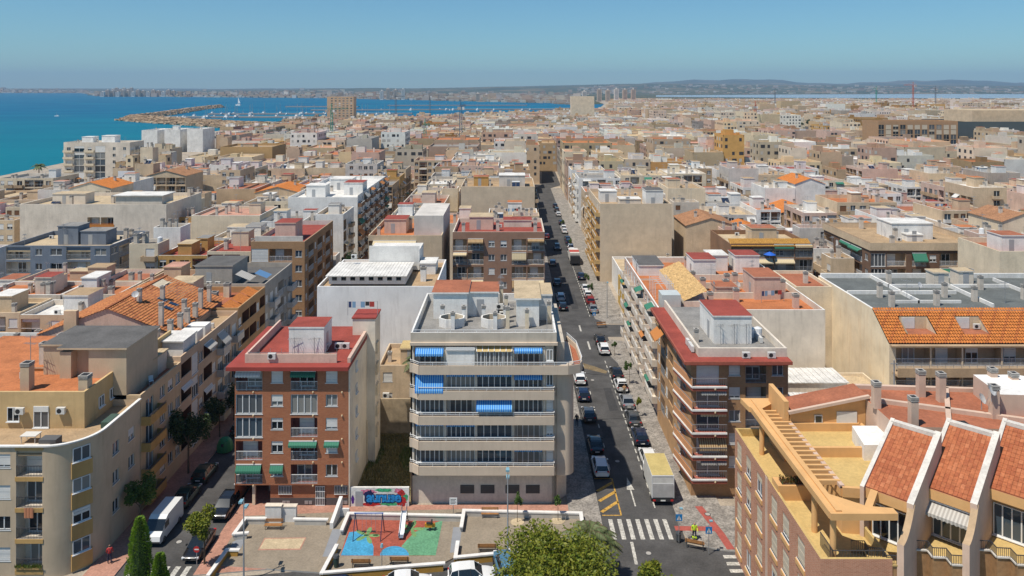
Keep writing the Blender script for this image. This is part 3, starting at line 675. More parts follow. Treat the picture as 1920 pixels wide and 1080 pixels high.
# ---------------------------------------------------------------- hand-built buildings
# ---- central beige block with balcony bands
occ(-12, 8.5, 78, 99)
def central():
    x0, y0, Wd, D = -10.9, 80.3, 17.2, 15.4
    b = Bld('apartment_block', 'beige block with grey roof terrace, balcony bands and blue striped awnings at the crossing', x0, y0, Wd, D, 17.9, mat('concrete_warm',(.52,.46,.38),.9,.2,.4,streak=.4), RF['greyroof'], 1.0, seed=5)
    b.gl = [GL[2],GL[3],GL[3],GL[1],GL[2]]; b.copt = W['white']; BEI = mat('band_beige', (.6,.49,.38), .85, .1, .4, streak=.3); PIL = W['offwhite']
    F0, FH = 4.0, 2.68; fl = [F0 + i*FH for i in range(5)]
    # ground floor: set back, dark vents
    b.wall.prism([(.1,.6),(15.2,.6),(16.9,2.2),(16.9,D),(.1,D)], 0, 3.0, W['offwhite'])
    BM = mat('blind_bronze', (.1,.09,.085), .5, .1, 2.0)
    for x in (5.3,7.5,10.2,12.4):
        v = MB(); v.box(x, x+1.5, .55, .62, 1.1, 2.0, BM)
        for i in range(5): v.box(x+.02, x+1.48, .52, .56, 1.14+i*.17, 1.24+i*.17, BM)
        b.part('vent_grille', v)
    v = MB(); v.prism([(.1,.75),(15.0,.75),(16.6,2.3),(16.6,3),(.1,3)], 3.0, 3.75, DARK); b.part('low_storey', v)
    cols = [plain('clutter_'+k, c, .8) for k, c in (('a',(.25,.1,.08)),('b',(.2,.12,.06)),('c',(.32,.3,.28)))]
    for i in range(18):
        v = MB(); v.box(.5+i*.78, .5+i*.78+.5, .70, .745, 3.05, 3.5, cols[i % 3]); b.part('shutter', v)
    T = lambda u,d,z: (u,d,z)
    for u in (.3, 4.9, 9.4): b.put('railing', ('rail',4.4,.75,'w'), rail_fn(4.4,.75,RAILG), T, 0, u, .62, 3.0)
    # right rounded end, runs the full height
    arc = [(15.35,0.1)] + [(16.6+1.0*math.sin(R(a)), 1.1-1.0*math.cos(R(a))) for a in range(0,91,10)] + [(17.6,7.5),(16.9,8.2),(16.9,9),(15.35,9)]
    e = MB(); e.prism(arc, 3.3, 15.1, BEI, bot=True); b.part('rounded_end', e)
    e = MB(); e.box(16.9-.3, 16.9, 9, D, 3, 15.1, b.wm); b.part('side_wall', e)
    # top storey set back from the right edge, its curved terrace
    bays = [(.55,3.55),(3.85,6.9),(7.1,10.9),(11.15,14.2)]
    for i, z in enumerate(fl):
        zt = z + FH
        # slab + solid balustrade + white tube rail
        s_ = MB(); poly = [(-.05,1.6),(-.05,.0),(.25,-.05),(1.0,-.75),(15.4,-.75),(15.4,.05),(16.9,.05),(16.9,2.0)]
        s_.prism([(-.05,1.8),(-.05,.0),(.25,-.05),(1.0,-.75),(15.4,-.75),(15.4,1.8)], z-.28, z-.02, BEI, bot=True)
        edge = [(-.05,1.6),(-.05,.0),(.25,-.05),(1.0,-.75),(15.4,-.75),(15.4,.6)]
        if i == 4: edge = [(-.05,1.6),(-.05,.0),(.25,-.05),(1.0,-.75),(16.9,-.75),(18.2,-.2),(18.5,.9),(18.3,6),(17.4,9)]
        for p, q in zip(edge, edge[1:]): s_.beam((*p,z+.22), (*q,z+.22), .16, .95, BEI)
        if i == 4: s_.prism([(15.4,1.8),(15.4,-.75),(16.9,-.75),(18.2,-.2),(18.5,.9),(18.3,6),(17.4,9),(15.4,9)], z-.26, z+.1, BEI, RF['rust'], bot=True)
        bo = b.part('balcony', s_)
        rl = MB()
        for p, q in zip(edge, edge[1:]):
            rl.beam((*p,z+1.05), (*q,z+1.05), .06, .06, RAILW); rl.beam((*p,z+.86), (*q,z+.86), .035, .035, RAILW)
            n = max(1, int((Vector(q)-Vector(p)).length/1.4))
            for j in range(n+1):
                c = Vector(p).lerp(Vector(q), j/n); rl.beam((c.x,c.y,z+.68), (c.x,c.y,z+1.06), .05, .05, RAILW)
        rl.obj('railing', bo)
        # back wall, side fins
        b.wall.face([(.1,.9,z-.1),(15.4,.9,z-.1),(15.4,.9,zt),(.1,.9,zt)], W['palegrey'])
        b.wall.face([(.1,.0,z),(15.4,.0,z),(15.4,.9,z),(.1,.9,z)], BEI); 
        for u in (.15,3.6,6.92,10.92,14.25):
            b.wall.box(u, u+.22, -.1 if u > 1 else .1, .9, z, zt-.2, PIL)
        b.wall.box(14.47, 15.4, -.05, .9, z, zt, BEI)
        b.window(T, 0, 14.6, -.2, z+1.0, .7, 1.2, 1, shut=(1,.8,1,0,0)[i])
        b.wall.face([(.0,0,z-.1),(0,1.7,z-.1),(0,1.7,zt),(0,.0,zt)], PIL)
        for j, (u0, u1) in enumerate(bays):
            w = u1 - u0; kind = ['gggd','ggcd','gdgg','gggg','tsyt'][i][j]
            if kind in 'gc':
                b.window(T, 0, u0, .12, z+.66, w, FH-.95, 5 if kind == 'g' else 4, shut=0)
                b.window(T, 0, u0+.4, .74, z+.05, w-.8, 2.1, 3, shut=0)
            elif kind == 's':
                g = MB(); g.box(u0, u1, -.3, .88, z+.1, zt-.5, W['white']); g.beam((u0,-.4,zt-.35),(u1,-.4,zt-.35),.05,.4,FRW)
                g.face([(u0,-.45,zt-.45),(u1,-.45,zt-.45),(u1,.88,zt-.02),(u0,.88,zt-.02)], W['offwhite'])
                for k2 in range(6): g.beam((u0+w*k2/5,-.45,zt-.42),(u0+w*k2/5,.88,zt+.01),.06,.06,FRW)
                b.part('glazed_porch', g)
            elif kind == 'y':
                g = MB(); g.face([(u0,-.45,zt-.6),(u1,-.45,zt-.6),(u1,.88,zt+.0),(u0,.88,zt+.0)], RF['yellowroof'])
                for k2 in range(7): g.beam((u0+w*k2/6,-.45,zt-.58),(u0+w*k2/6,.88,zt+.03),.07,.07,FRW)
                b.part('porch_roof', g)
                for k2 in range(4): b.window(T, 0, u0+.05+k2*w/4, -.35, z+.3, w/4-.1, 1.75, 1, shut=0)
            else:
                b.window(T, 0, u0+.3, .74, z+.05, w-.6, 2.05, 3, shut=.3 if i == 4 else 0)
        def aw(j, drop, out, z=z, zt=zt):
            u0, u1 = bays[j]; b.awning(T, 0, u0, -.1, zt-.32, round(u1-u0,1), 'blue', drop, out)
        for j, dr, ou in {4:[(0,.55,.55),(3,.3,.4)],3:[(0,1.75,.75),(3,.45,.4),(1,.2,.15),(2,.2,.15)],2:[(2,.95,.9)],1:[(1,.2,.15),(0,.15,.1)],0:[(3,.2,.15)]}[i]: aw(j, dr, ou)
    # crown: cornice and parapet of the roof terrace
    zt = fl[-1] + FH
    cr = MB(); cr.box(-.05, 15.8, -.25, D, zt-.02, zt+.28, BEI); cr.box(15.35, 16.6, .9, D, 3.3+11, zt-.03, b.wm)
    b.part('cornice', cr)
    b.done |= {'F'}; b.W = 15.7; b.blank('L', W['offwhite']); b.blank('R'); b.h = zt+1.3; b.zr = zt+.3
    b.wall.face([(0,0,zt+.2),(15.7,0,zt+.2),(15.7,0,zt+1.3),(0,0,zt+1.3)], b.wm)
    b.finish(cap=W['white'])
    z = b.zr
    v = MB(); v.beam((.1,.1,zt+1.55),(15.6,.1,zt+1.55),.05,.05,RAILW)
    for k in range(12): v.beam((.1+k*1.4,.1,zt+1.3),(.1+k*1.4,.1,zt+1.55),.05,.05,RAILW)
    b.part('railing', v)
    b.stair(1.6, 8.0, 4.0, 5.4, 3.0, W['white'], RF['rust'], door=None, over=.2); b.stair(5.6, 9.0, 3.6, 4.4, 2.8, W['white'], RF['rust'], door='F', over=.15)
    b.stair(11.4, 5.2, 2.6, 7.5, 3.1, W['white'], RF['beigeroof'], door=None, over=.25); b.stair(14.0, 7.5, 1.6, 5.0, 2.9, W['white'], RF['beigeroof'], door=None, over=.1)
    for cx in (4.0, 8.8):
        v = MB(); P = [(cx+1.55*math.cos(R(a)), 5.6+1.3*math.sin(R(a))) for a in range(22,382,45)]
        Q = [(cx+1.38*math.cos(R(a)), 5.6+1.13*math.sin(R(a))) for a in range(22,382,45)]
        for k in range(8):
            l = (k+1) % 8
            v.face([(*P[k],z),(*P[l],z),(*P[l],z+1.0),(*P[k],z+1.0)], W['white']); v.face([(*Q[k],z),(*Q[l],z),(*Q[l],z+1.0),(*Q[k],z+1.0)], W['cream']); v.face([(*P[k],z+1),(*P[l],z+1),(*Q[l],z+1),(*Q[k],z+1)], W['white'])
        v.face([(*q,z+.04) for q in Q], DARK); b.part('light_well', v)
        for dx, dy in ((-1.2,1.2),(1.3,1.0),(.2,-1.4)): b.chim(cx+dx, 5.6+dy, 1.6, .45, W['white'])
    for x, y, h in ((10.2,8.2,2.4),(10.4,4.6,2.1),(12.6,4.6,1.8),(15.2,6.4,2.2),(9.6,11,2.8)): b.chim(x, y, h, .42, W['cream'])
    b.ac(9.4,8.4); b.ant(14.8,3,3.2,0); b.ant(9.5,12.5,4); b.ac(9.0,8.9,z+.8)
central()

# ---- red brown brick block
occ(-30.5, -17, 79, 95)
def brickblock():
    x0, y0, Wd, D = -29.7, 80.0, 12.2, 9.5
    b = Bld('apartment_block', 'red brick block with red roof terrace and white stair house beside the plaza', x0, y0, Wd, D, 15.0, BRK, RF['red'], 0, seed=11)
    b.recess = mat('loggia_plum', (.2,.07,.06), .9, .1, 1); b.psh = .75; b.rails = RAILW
    REDC = mat('slab_red', (.3,.055,.042), .8, .15, .8)
    z0, FH = 2.45, 2.5
    T, Lw, rz = b.T('F')
    b.face('F', [('llggl',3.0),('.',.6),('w',1.7),('.',.5),('lllgl',3.0),('.',.5),('w',1.8),('.',.9)], z0, 5, FH, ztop=z0+5*FH, band=None)
    b.wall.v, b.wall.f, b.wall.m = b.wall.v[4:], [tuple(i-4 for i in f) for f in b.wall.f[1:]], b.wall.m[1:]   # the lowest strip: open under the overhang
    b.face('L', [('.',1),('w',1.8),('.',1),('w',1.8),('.',1)], z0, 5, FH, ztop=z0+5*FH)
    b.wall.face([(0,0,z0),(Wd,0,z0),(Wd,D,z0),(0,D,z0)], BRK)
    # ground floor set back behind the overhang
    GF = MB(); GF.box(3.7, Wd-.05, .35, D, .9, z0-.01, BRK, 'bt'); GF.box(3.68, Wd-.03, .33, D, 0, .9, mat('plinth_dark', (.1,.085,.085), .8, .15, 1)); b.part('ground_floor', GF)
    gw = MB()
    for u in (4.6, 10.6): gw.box(u, u+1.4, .3, .345, 1.35, 2.2, GL[3]); 
    b.part('window', gw)
    for u in (4.6, 10.6):
        v = MB()
        for k in range(9): v.box(u+k*.17, u+k*.17+.03, .25, .29, 1.3, 2.25, RAILW)
        v.box(u-.03, u+1.45, .24, .295, 1.3, 1.34, RAILW); v.box(u-.03, u+1.45, .24, .295, 2.22, 2.26, RAILW); b.part('window_grille', v)
    dr = MB(); dr.box(8.6, 9.55, .27, .345, .12, 2.2, GL[3])
    for k in range(6): dr.box(8.6+k*.18, 8.64+k*.18, .22, .265, .12, 2.2, RAILW)
    for zz in (.12,.9,1.6,2.15): dr.box(8.56, 9.6, .215, .268, zz, zz+.06, RAILW)
    b.part('door', dr)
    for u in (5.0, 7.4, 11.2):
        v = MB(); v.box(u, u+.8, .28, .325, .25, .6, RAILG); v.box(u+.38, u+.44, .27, .285, .25, .6, DARK); b.part('vent_grille', v)
    v = MB(); v.beam((1.9,.5,0),(1.9,.5,z0),.3,.3,W['cream']); v.box(2.6,3.7,3.2,3.5,0,z0,W['cream']); b.part('pillar', v)
    # small ball lamps under the slabs
    LM = plain('lamp_globe', (.75,.6,.38), .4)
    for u in (2.0, 8.4, 11.5):
        for k in range(5):
            v = MB(); v.cyl(u, -.1, z0+k*FH-.08, z0+k*FH+.06, .08, LM, 6); b.part('globe_lamp', v)
    for (u, k, c, w) in ((.12,4,'white',2.7),(6.0,4,'green',2.7),(5.8,1,'green',3.0),(9.6,1,'green',1.6),(.15,0,'green',2.7),(3.8,0,'green',1.4)):
        b.awning(T, 0, u, -.03, z0+(k+1)*FH-.32, w, c, .35 if k else .6, .35)
    zt = z0+5*FH
    e = MB(); e.box(-.7, Wd+.12, -.75, D+3.4, zt, zt+.4, REDC); b.part('roof_slab', e)
    # side wall, stepped cream with red coping
    e = MB(); PCW = mat('wall_pale',(.78,.7,.58),.9,.2,.3,streak=.5); e.box(Wd+.0, Wd+.10, 0, D, 0, zt, PCW); e.box(Wd-1.6, Wd+1.1, D, D+3.4, 0, zt+2.4, PCW); e.box(Wd-1.7, Wd+1.2, D-.1, D+3.5, zt+2.4, zt+2.55, REDC)
    for k in range(5): e.box(Wd+1.1, Wd+1.35, D+.2, D+1.4, z0+k*FH+.6, z0+k*FH+1.9, W['cream'])
    b.part('side_wall', e)
    for k in range(5):
        b.window(b.T('R')[0], b.T('R')[2], 3.0, -.22, z0+k*FH+1.0, .9, 1.0, 1)
    b.done |= {'F','L','R'}; b.h = zt+.4; b.zr = zt+.42
    # terrace parapets
    wp = W['pink']; p = MB()
    for (a,c,d,e2) in ((.9,10.8,.5,.72),(.9,1.12,.72,D+3)): p.box(a, c, d, e2, zt+.41, zt+1.35, wp)
    b.part('parapet', p); pr = MB(); pr.box(Wd-.25, Wd+.08, .5, D-.1, zt+.41, zt+.95, wp); b.part('parapet', pr)
    b.wall.face([(0,D,0),(Wd,D,0),(Wd,D,zt),(0,D,zt)], W['cream']); b.finish(parapet=False, roof=False)
    r = MB(); r.box(1.15, Wd-.25, .72, D+3.2, zt+.4, zt+.43, RF['red']); b.part('roof', r)
    o = b.stair(4.9, 3.0, 3.9, 3.6, 2.9, W['white'], RF['red'], door='R', over=.06, zr=zt+.43)
    for u in (5.6, 7.8): b.ant(u, 2.75, 2.0, 0, zt+.43)
    for u in (9.6,10.4): b.ac(u, 4.6, zt+.43)
    b.ac(3.4, .3, zt+.8); b.ac(8.9, 4.0, zt+.43, R(90))
    b.wash(Wd-2.4, D+1, 0); bpy.data.objects[-1] if False else None
    for o in b.root.children:
        if o.name.startswith('washing_line'): o.location.z = zt+2.5
    v = MB(); v.beam((1.2,.6,zt+1.5),(10.8,.6,zt+1.5),.03,.03,RAILG)
    for k in range(9): v.beam((1.2+k*1.2,.6,zt+1.3),(1.2+k*1.2,.6,zt+1.95),.03,.03,RAILG)
    b.part('wire_posts', v)
brickblock()

# ---- vacant lot, graffiti wall, houses behind it
occ(-17.3, -11.2, 79, 106)
GRASSG = mat('lot_soil', (.24,.2,.09), .95, .5, .5, fine=.3)
b = MB(); b.sheet([(-17.4,80.4),(-11,80.4),(-11,97),(-17.4,97)], .16, GRASSG); b.obj('vacant_lot_ground', kind='structure')
LG = leaf('dry_grass', (.2,.18,.06), (.36,.29,.12)); LG2 = leaf('green_grass', (.1,.15,.035), (.18,.2,.06))
b = MB(); r = random.Random(2)
for i in range(5200):
    x = r.uniform(-17.2,-11.3); y = r.uniform(80.8,96.5); h = r.uniform(.12,.4)*(1.6 if math.sin(x*1.3)+math.sin(y*.7+1) > .7 else 1); a = r.uniform(0,3.14); w = .07
    m = LG2 if math.sin(x*1.1+2)+math.sin(y*.5) > .5 else LG
    b.face([(x-w*math.cos(a),y-w*math.sin(a),.16),(x+w*math.cos(a),y+w*math.sin(a),.16),(x+r.uniform(-.15,.15),y+r.uniform(-.15,.15),.16+h)], m)
tag(b.obj('lot_grass', kind='stuff'), 'dry grass and weeds filling the vacant lot behind the graffiti wall', 'grass')
gw = thing('graffiti_wall', 'low white wall with blue graffiti lettering closing the vacant lot', 'wall', (-17.35,80.1,0)); gw['kind'] = 'thing'
b = MB(); b.box(0, 6.3, 0, .22, 0, 2.15, W['white']); b.obj('wall_body', gw)
b = MB(); b.box(.55, 1.35, -.03, 0, .1, 1.75, FRG); b.obj('door', gw)
gcol = dict(navy=(.012,.02,.09), blue=(.02,.25,.6), red=(.45,.03,.03), green=(.06,.42,.2), pinkish=(.6,.2,.3), purple=(.1,.03,.25), orange=(.62,.32,.06))
GM = {k: mat('spray_'+k, c, .7, .3, 3.0, fine=.3) for k, c in gcol.items()}
def splat(cx, cz, rx, rz_, m, y, seed, n=22):
    r = random.Random(seed); b = MB(); b.face([(cx+rx*math.cos(t)*r.uniform(.7,1.15), y, cz+rz_*math.sin(t)*r.uniform(.7,1.15)) for t in [6.283*i/n for i in range(n)]], m); b.obj('spray_patch', gw)
for i, (cx,cz,rx,rz_,k) in enumerate(((1.9,1.65,.9,.3,'pinkish'),(3.6,1.85,1.0,.22,'green'),(5.2,1.75,.55,.3,'pinkish'),(2.3,.35,1.1,.2,'red'),(4.2,.4,1.0,.22,'green'),(5.9,1.1,.3,.4,'green'))): splat(cx,cz,rx,rz_,GM[k],-.006,i)
for i, (cx,cz,rx,rz_,k) in enumerate(((2.0,1.05,.65,.85,'navy'),(5.45,.7,.62,.62,'red'),(5.5,1.55,.4,.35,'red'),(.27,.85,.16,.55,'purple'),(5.35,1.2,.2,.18,'orange'))): splat(cx,cz,rx,rz_,GM[k],-.012,i+20,26)
def letters(txt, par, x, z, y, size, m, off, w, name='lettering', rz=0):
    cu = bpy.data.curves.new('t', 'FONT'); cu.body = txt; cu.size = size; cu.offset = off; cu.extrude = .004; cu.space_character = w; cu.resolution_u = 2
    t = bpy.data.objects.new('t', cu); COL.objects.link(t); dg = bpy.context.evaluated_depsgraph_get()
    me = bpy.data.meshes.new_from_object(t.evaluated_get(dg)); bpy.data.objects.remove(t); me.materials.clear(); me.materials.append(m)
    o = ob(name, me, par, (x, y, z)); o.rotation_euler = (R(90), 0, rz); return o
letters('aunuse', gw, 1.75, .62, -.02, 1.55, GM['navy'], .12, .84, 'lettering_outline'); letters('aunuse', gw, 1.75, .64, -.032, 1.5, GM['blue'], .055, .87)
v = MB(); STN = mat('stained_render', (.42,.33,.22), .95, .45, .5, streak=.6, dirt=(.18,.13,.08)); v.box(-17.4,-11,97,97.3,0,4.6,STN); v.box(-17.7,-17.3,89,97,0,5.2,W['cream'])
tag(v.obj('boundary_wall'), 'weathered ochre stained wall at the back of the vacant lot', 'wall')['kind'] = 'thing'
b = Bld('small_house', 'small beige two storey house behind the vacant lot', -17.6, 98.5, 6.0, 8.5, 8.4, W['beige'], RF['tanroof'], .6)
b.face('F', [('w',2),('.',1),('w',2)], 2.6, 2, 2.7); b.stair(2.6,2,3,3,2.0,W['beige'],RF['yellowroof']); b.chim(1,3,1,.5); b.ac(.6,-.4,4.2); b.finish()

# ---- white blank-walled block with metal roof
occ(-30, -11, 106, 127)
b = Bld('apartment_block', 'white block with a blank party wall and ribbed metal roof behind the brick block', -28.2, 108, 17.2, 17, 16.3, mat('render_white',(.84,.83,.81),.9,.12,.3,streak=.4), RF['tanroof'], .5, seed=3)
b.finish(); o = MB(); o.box(1.2, 12.5, 2, 10, 16.1, 17.3, W['white'], 'b')
for k in range(24): o.box(.8+k*.5, 1.25+k*.5, 1.6, 10.4, 17.3, 17.42, RF['whiteroof'])
b.part('metal_roofed_storey', o)
for k in range(8):
    v = MB(); v.box(1.7+k*1.35, 2.4+k*1.35, 1.95, 2.02, 16.65, 17.15, GL[0]); b.part('window', v)
o = MB(); o.box(5.5, 13.5, 10.6, 16, 16.1, 19.3, W['white'], 'b', mt=RF['whiteroof']); o.box(5.5,13.5,10.6,10.8,19.3,19.9,W['white']); b.part('upper_storey', o)
b.solar(8, 12); b.chim(14.8, 5, 1.8, .8, W['white']); b.ac(3,9,18.2); b.stair(13.8, 9, 2.4, 4, 1.6, W['white'], RF['whiteroof'], door=None)

# ---- brown balcony block beyond the cross street
occ(-30, 8.5, 126, 168)
b = Bld('apartment_block', 'brown block with white railings and red roof terrace beyond the central beige block', -12.0, 151, 18.6, 16, 15.9, mat('brown_plaster', (.3,.18,.125), .9, .12, .6, streak=.25), RF['red'], .9, seed=8)
b.copt = W['offwhite']; b.psh = .4; b.recess = W['tan']; b.awp = .3; b.awc = ['cream','brown']
b.face('F', [('l',2.8),('l',3.2),('.lll.'[0]*1,.3),('w',2.3),('w',2.3),('.',.3),('l',3.0),('l',3.4)], .8, 5, 2.78, band=None)
b.face('R', [('g',3),('l',3.5),('w',2.5),('l',3.5),('w',3)], .8, 5, 2.78); b.finish(cap=W['offwhite'])
b.stair(3,7,5,5,2.6,W['pink'],RF['beigeroof']); b.stair(10.2,10,6,4,1.4,W['offwhite'],RF['red'],door=None)
for x,y in ((2,3),(16.8,3),(9,6),(17,9)): b.chim(x,y,1.8,.7)
b.ant(8,8,3.4); b.ant(14,12,3); b.ac(9,9.5)
# ---- beige block with a bare side wall
occ(-30, -13.5, 147, 170)
b = Bld('apartment_block', 'beige block with cream awning and bare grey side wall left of the brown block', -28.5, 148, 14.6, 19, 15.8, W['beige'], RF['terracotta'], 1.0, seed=21)
b.face('F', [('ll.ll'[0],4.5),('w',2.5),('.',5.5)], 1, 5, 2.8); b.awning(b.T('F')[0],0,1,-.05,14.7,8.5,'cream',.6,1.2); b.finish()
o = MB(); o.box(8.7, 14.62, 3, 19.02, 15, 19.2, W['palegrey'], 'b'); b.part('party_wall_block', o)
b.stair(2,7,4.5,5,2.8,W['pink'],RF['red']); b.chim(1.4,4,1.6); b.chim(6.8,12,2); b.ant(3,13,3.4)
# ---- green/pink balcony row and brown corner block right of the main street
occ(18, 43.5, 80, 134)
def corner():
    x0, y0, Wd, D = 19.7, 82.2, 10.7, 19.0
    b = Bld('apartment_block', 'brown brick corner block with red balcony edges and grey roof terrace behind the truck', x0, y0, Wd, D, 15.0, BRB, RF['greyroof'], 0, seed=31)
    b.gl = [GL[2],GL[3],GL[1]]; RED = mat('slab_edge_red', (.36,.1,.065), .8, .15, 1, fine=.1); b.recess = mat('loggia_brown', (.3,.2,.13), .9, .1, 1); b.psh = .7; b.rails = RAILG
    z0, FH = 2.3, 2.52
    b.face('F', [('D',3.7),('w',2.2),('l',2.5),('w',2.3)], z0, 5, FH, ztop=15.0, band=None)
    b.awp = .25; b.awc = ['orange','brown','green']
    b.face('L', [('w',2.2),('l',2.8),('w',2.0),('p',2.8),('w',2.2),('l',2.8),('w',2.0),('.',2.2)], z0, 5, FH, ztop=15.0, wm=mat('tan_brown_sunlit',(.5,.3,.15),.9,.18,.4,streak=.4))  # street face coloured paler than the front: its sunlit tone is painted in
    T = b.T('F')[0]
    for k in range(5):
        z = z0+k*FH; s_ = MB(); P = [(3.7,0),(3.7,-1.0),(-.1,-1.0),(-.95,4.6),(0,4.8)]
        s_.prism([(3.7,.04),(3.7,-1.0),(-.1,-1.0),(-.95,4.6),(.04,4.8),(.04,.04)], z-.35, z+.02, RED, bot=True)
        for p, q in zip(P[1:], P[2:]): s_.beam((*p,z+.07),(*q,z+.07),.16,.17,W['white'])
        s_.beam((-.05,-.9,z+.5),(-.85,4.5,z+.5),.12,.75,mat('balcony_side',(.55,.27,.13),.9,.1,1))
        bo = b.part('balcony', s_); rl = MB()
        for (p,q,nn) in (((3.68,-.95),(-.05,-.95),20),((-.05,-.9),(-.85,4.5),12)):
            rl.beam((*p,z+1.02),(*q,z+1.02),.05,.05,RAILG)
            for j in range(nn+1):
                c = Vector(p).lerp(Vector(q), j/nn); rl.beam((c.x,c.y,z+.1),(c.x,c.y,z+1.02),.022,.022,RAILG)
        rl.obj('railing', bo)
        v = MB(); v.cyl(2.4,-1.05,z-.2,z-.04,.09,plain('lamp_globe',(.75,.6,.38),.4),6); v.obj('globe_lamp', bo)
    b.awning(T,0,.7,-.1,z0+2*FH-.38,3.0,'brown',1.3,.85); b.awning(T,0,.9,-.1,z0+FH-.38,2.8,'grey',.35,.8); b.awning(T,0,.9,-.1,z0+4*FH-.38,2.8,'grey',.3,.8); b.awning(T,0,.9,-.1,z0+3*FH-.38,2.8,'cream',.2,.6)
    Tl = b.T('L')[0]; b.awning(Tl,-math.pi/2,3.2,-.1,14.2,3.6,'orange',1.3,1.5)
    e = MB(); e.box(-.95,Wd+.1,-1.1,D+.02,14.9,15.25,RED); b.part('roof_slab', e); o = MB(); o.box(-.8,Wd+.05,-.95,D,15.25,15.28,RF['red']); b.part('roof_edge', o)
    b.wall.box(-.03,Wd+.03,-.03,D,14.45,14.88,RED,''); b.finish(parapet=False, roof=False)
    p = MB(); wp = W['offwhite']
    for (a,c,d,f) in ((.9,Wd,.3,.55),(.9,1.15,.55,D),(Wd-.25,Wd,.55,D)): p.box(a,c,d,f,15.26,16.25,wp)
    b.part('parapet', p); r = MB(); r.box(1.15,Wd-.25,.55,D,15.25,15.34,RF['greyroof']); b.part('roof', r); b.zr = 15.34
    b.stair(3.7,4.4,4.4,6.4,3.1,W['white'],RF['red'],door='L',over=.1)
    for u in (4.4,6.0,7.4): b.ant(u,4.1,2.4,0)
    for u in (8.6,9.5): b.tank(u,6.5)
    for u,v_ in ((9.4,4.4),(9.4,5.3)): b.ac(u,v_,15.34,R(90))
    for v_ in (1.5,2.4,3.6): b.ac(.75,v_,15.34,R(90))
    b.ac(5.6,-.3,15.3); b.ac(8.4,-.3,15.3); b.chim(1.8,5,1.2,.5)
    # ground floor shop band
    return b
corner()
b = Bld('apartment_block', 'long pink balcony row with green awnings and terracotta roof terraces along the main street', 20.0, 101.3, 22.5, 31.5, 14.9, W['pink'], RF['terracotta'], .9, seed=33)
b.bpar = W['offwhite']; b.awp = .3; b.awc = ['green','green','orange']; b.psh = .45; b.copt = W['offwhite']
b.face('L', [('w',1.8),('b',3),('w',1.6),('b',3),('b',3),('w',1.6),('b',3),('b',3),('w',1.6),('b',3),('w',1.6),('b',3),('b',3)], 2.2, 5, 2.5)
b.blank('F', mat('wall_pale',(.78,.7,.58),.9,.2,.3,streak=.5)); b.finish(cap=W['white'])
v = MB(); YT = mat('roof_tile_yellow', (.52,.34,.15), .9, .3, 2, fine=.25)
v.prism([(.0,2.0),(3.2,2.0),(3.2,19),(.0,19)], 14.0, 14.3, W['offwhite'], top=False)
ph = v; tile_roof = None
b.part('terrace_edge', v)
# pitched strip of old yellow tiles: each course its own ridge
v = MB(); r = random.Random(9)
for i in range(34):
    for j in range(9):
        y = 3 + i*.52; x = 4.0 + j*.36; z = 16.6 - j*.0 - abs(j-8)*.16 + r.uniform(-.02,.03)
        v.face([(x,y,z-.08),(x+.4,y,z+.1),(x+.4,y+.28,z+.2),(x,y+.28,z+.02)], YT); v.face([(x,y+.28,z+.02),(x+.4,y+.28,z+.2),(x+.4,y+.52,z+.1),(x,y+.52,z-.08)], YT)
b.part('tiled_strip', v, kind='stuff')
v = MB(); v.box(4,7.2,3,20.6,14,15.2,W['offwhite'],'b'); b.part('tiled_strip_base', v)
PTI = W['pink']
for (x,y,w,d,h,rf) in ((9.5,20,3.6,5,3.0,'red'),(15.5,8,3.8,5.5,3.2,'rust'),(10.2,9,3,3,1.5,'rust'),(17.5,24,4,4,2.8,'red'),(13.5,25,3,4,2.6,'whiteroof'),(1,22,4,7,1.6,'darkroof')):
    b.stair(x,y,w,d,h,W['white'] if rf != 'rust' else W['pink'],RF[rf],door='L')
for (x,y) in ((8.2,5),(9.2,13),(12.4,12),(13.6,15.5),(8.6,17),(15,16),(20,4),(21,12),(12.5,7),(18.5,17),(10,27),(16,29)): b.chim(x,y,1.6,.75,W['pink'])
for y in (8.5,14,19): o = MB(); o.box(7.5,22,y,y+.2,14,14.9,W['offwhite']); b.part('terrace_wall', o)
b.wash(16,6.5,.2); b.ant(11,15,3.6); b.ant(19,20,3); b.solar(12,29); b.dish(14.6,13)
v = MB()
for k in range(5): v.beam((1.0,8+k*1.2,14.1),(1.0,8+k*1.2,16.4),.07,.07,RAILW); v.beam((1.0,8+k*1.2,16.4),(3.6,8+k*1.2,16.4),.07,.07,RAILW); v.beam((3.6,8+k*1.2,14.1),(3.6,8+k*1.2,16.4),.07,.07,RAILW)
b.part('terrace_pergola', v)
v = MB(); v.box(.8,3.4,2.2,4.8,14.1,16.3,mat('porch_white',(.55,.58,.56),.3,.1,2)); b.part('glazed_porch', v)

# ---- low roofs in the yard between
occ(30.5, 60, 78, 94)
b = Bld('yard_building', 'low yard building with cream corrugated roofs below the long cream gable wall', 31.5, 86, 16, 15, 6.5, W['cream'], RF['beigeroof'], .4, seed=4)
b.finish()
for i, (x,y,w,d,z) in enumerate(((1,2,6,4,7.4),(7.5,1,5,7,6.9),(3,8,8,5,7.8))):
    v = MB(); n = int(w/.4)
    for k in range(n): v.box(x+k*.4, x+k*.4+.36, y, y+d, z+.02*(k%2), z+.1+.03*(k%2), RF['whiteroof'])
    v.box(x+.2,x+w-.2,y+.2,y+d-.2,6,z,W['offwhite'],'b'); b.part('shed', v)
v = MB(); v.beam((12,-1,0),(12,-1,14),.12,.12,RAILG); v.beam((11.6,-1,13.6),(12.4,-1,13.6),.08,.08,RAILG); b.part('mast', v)

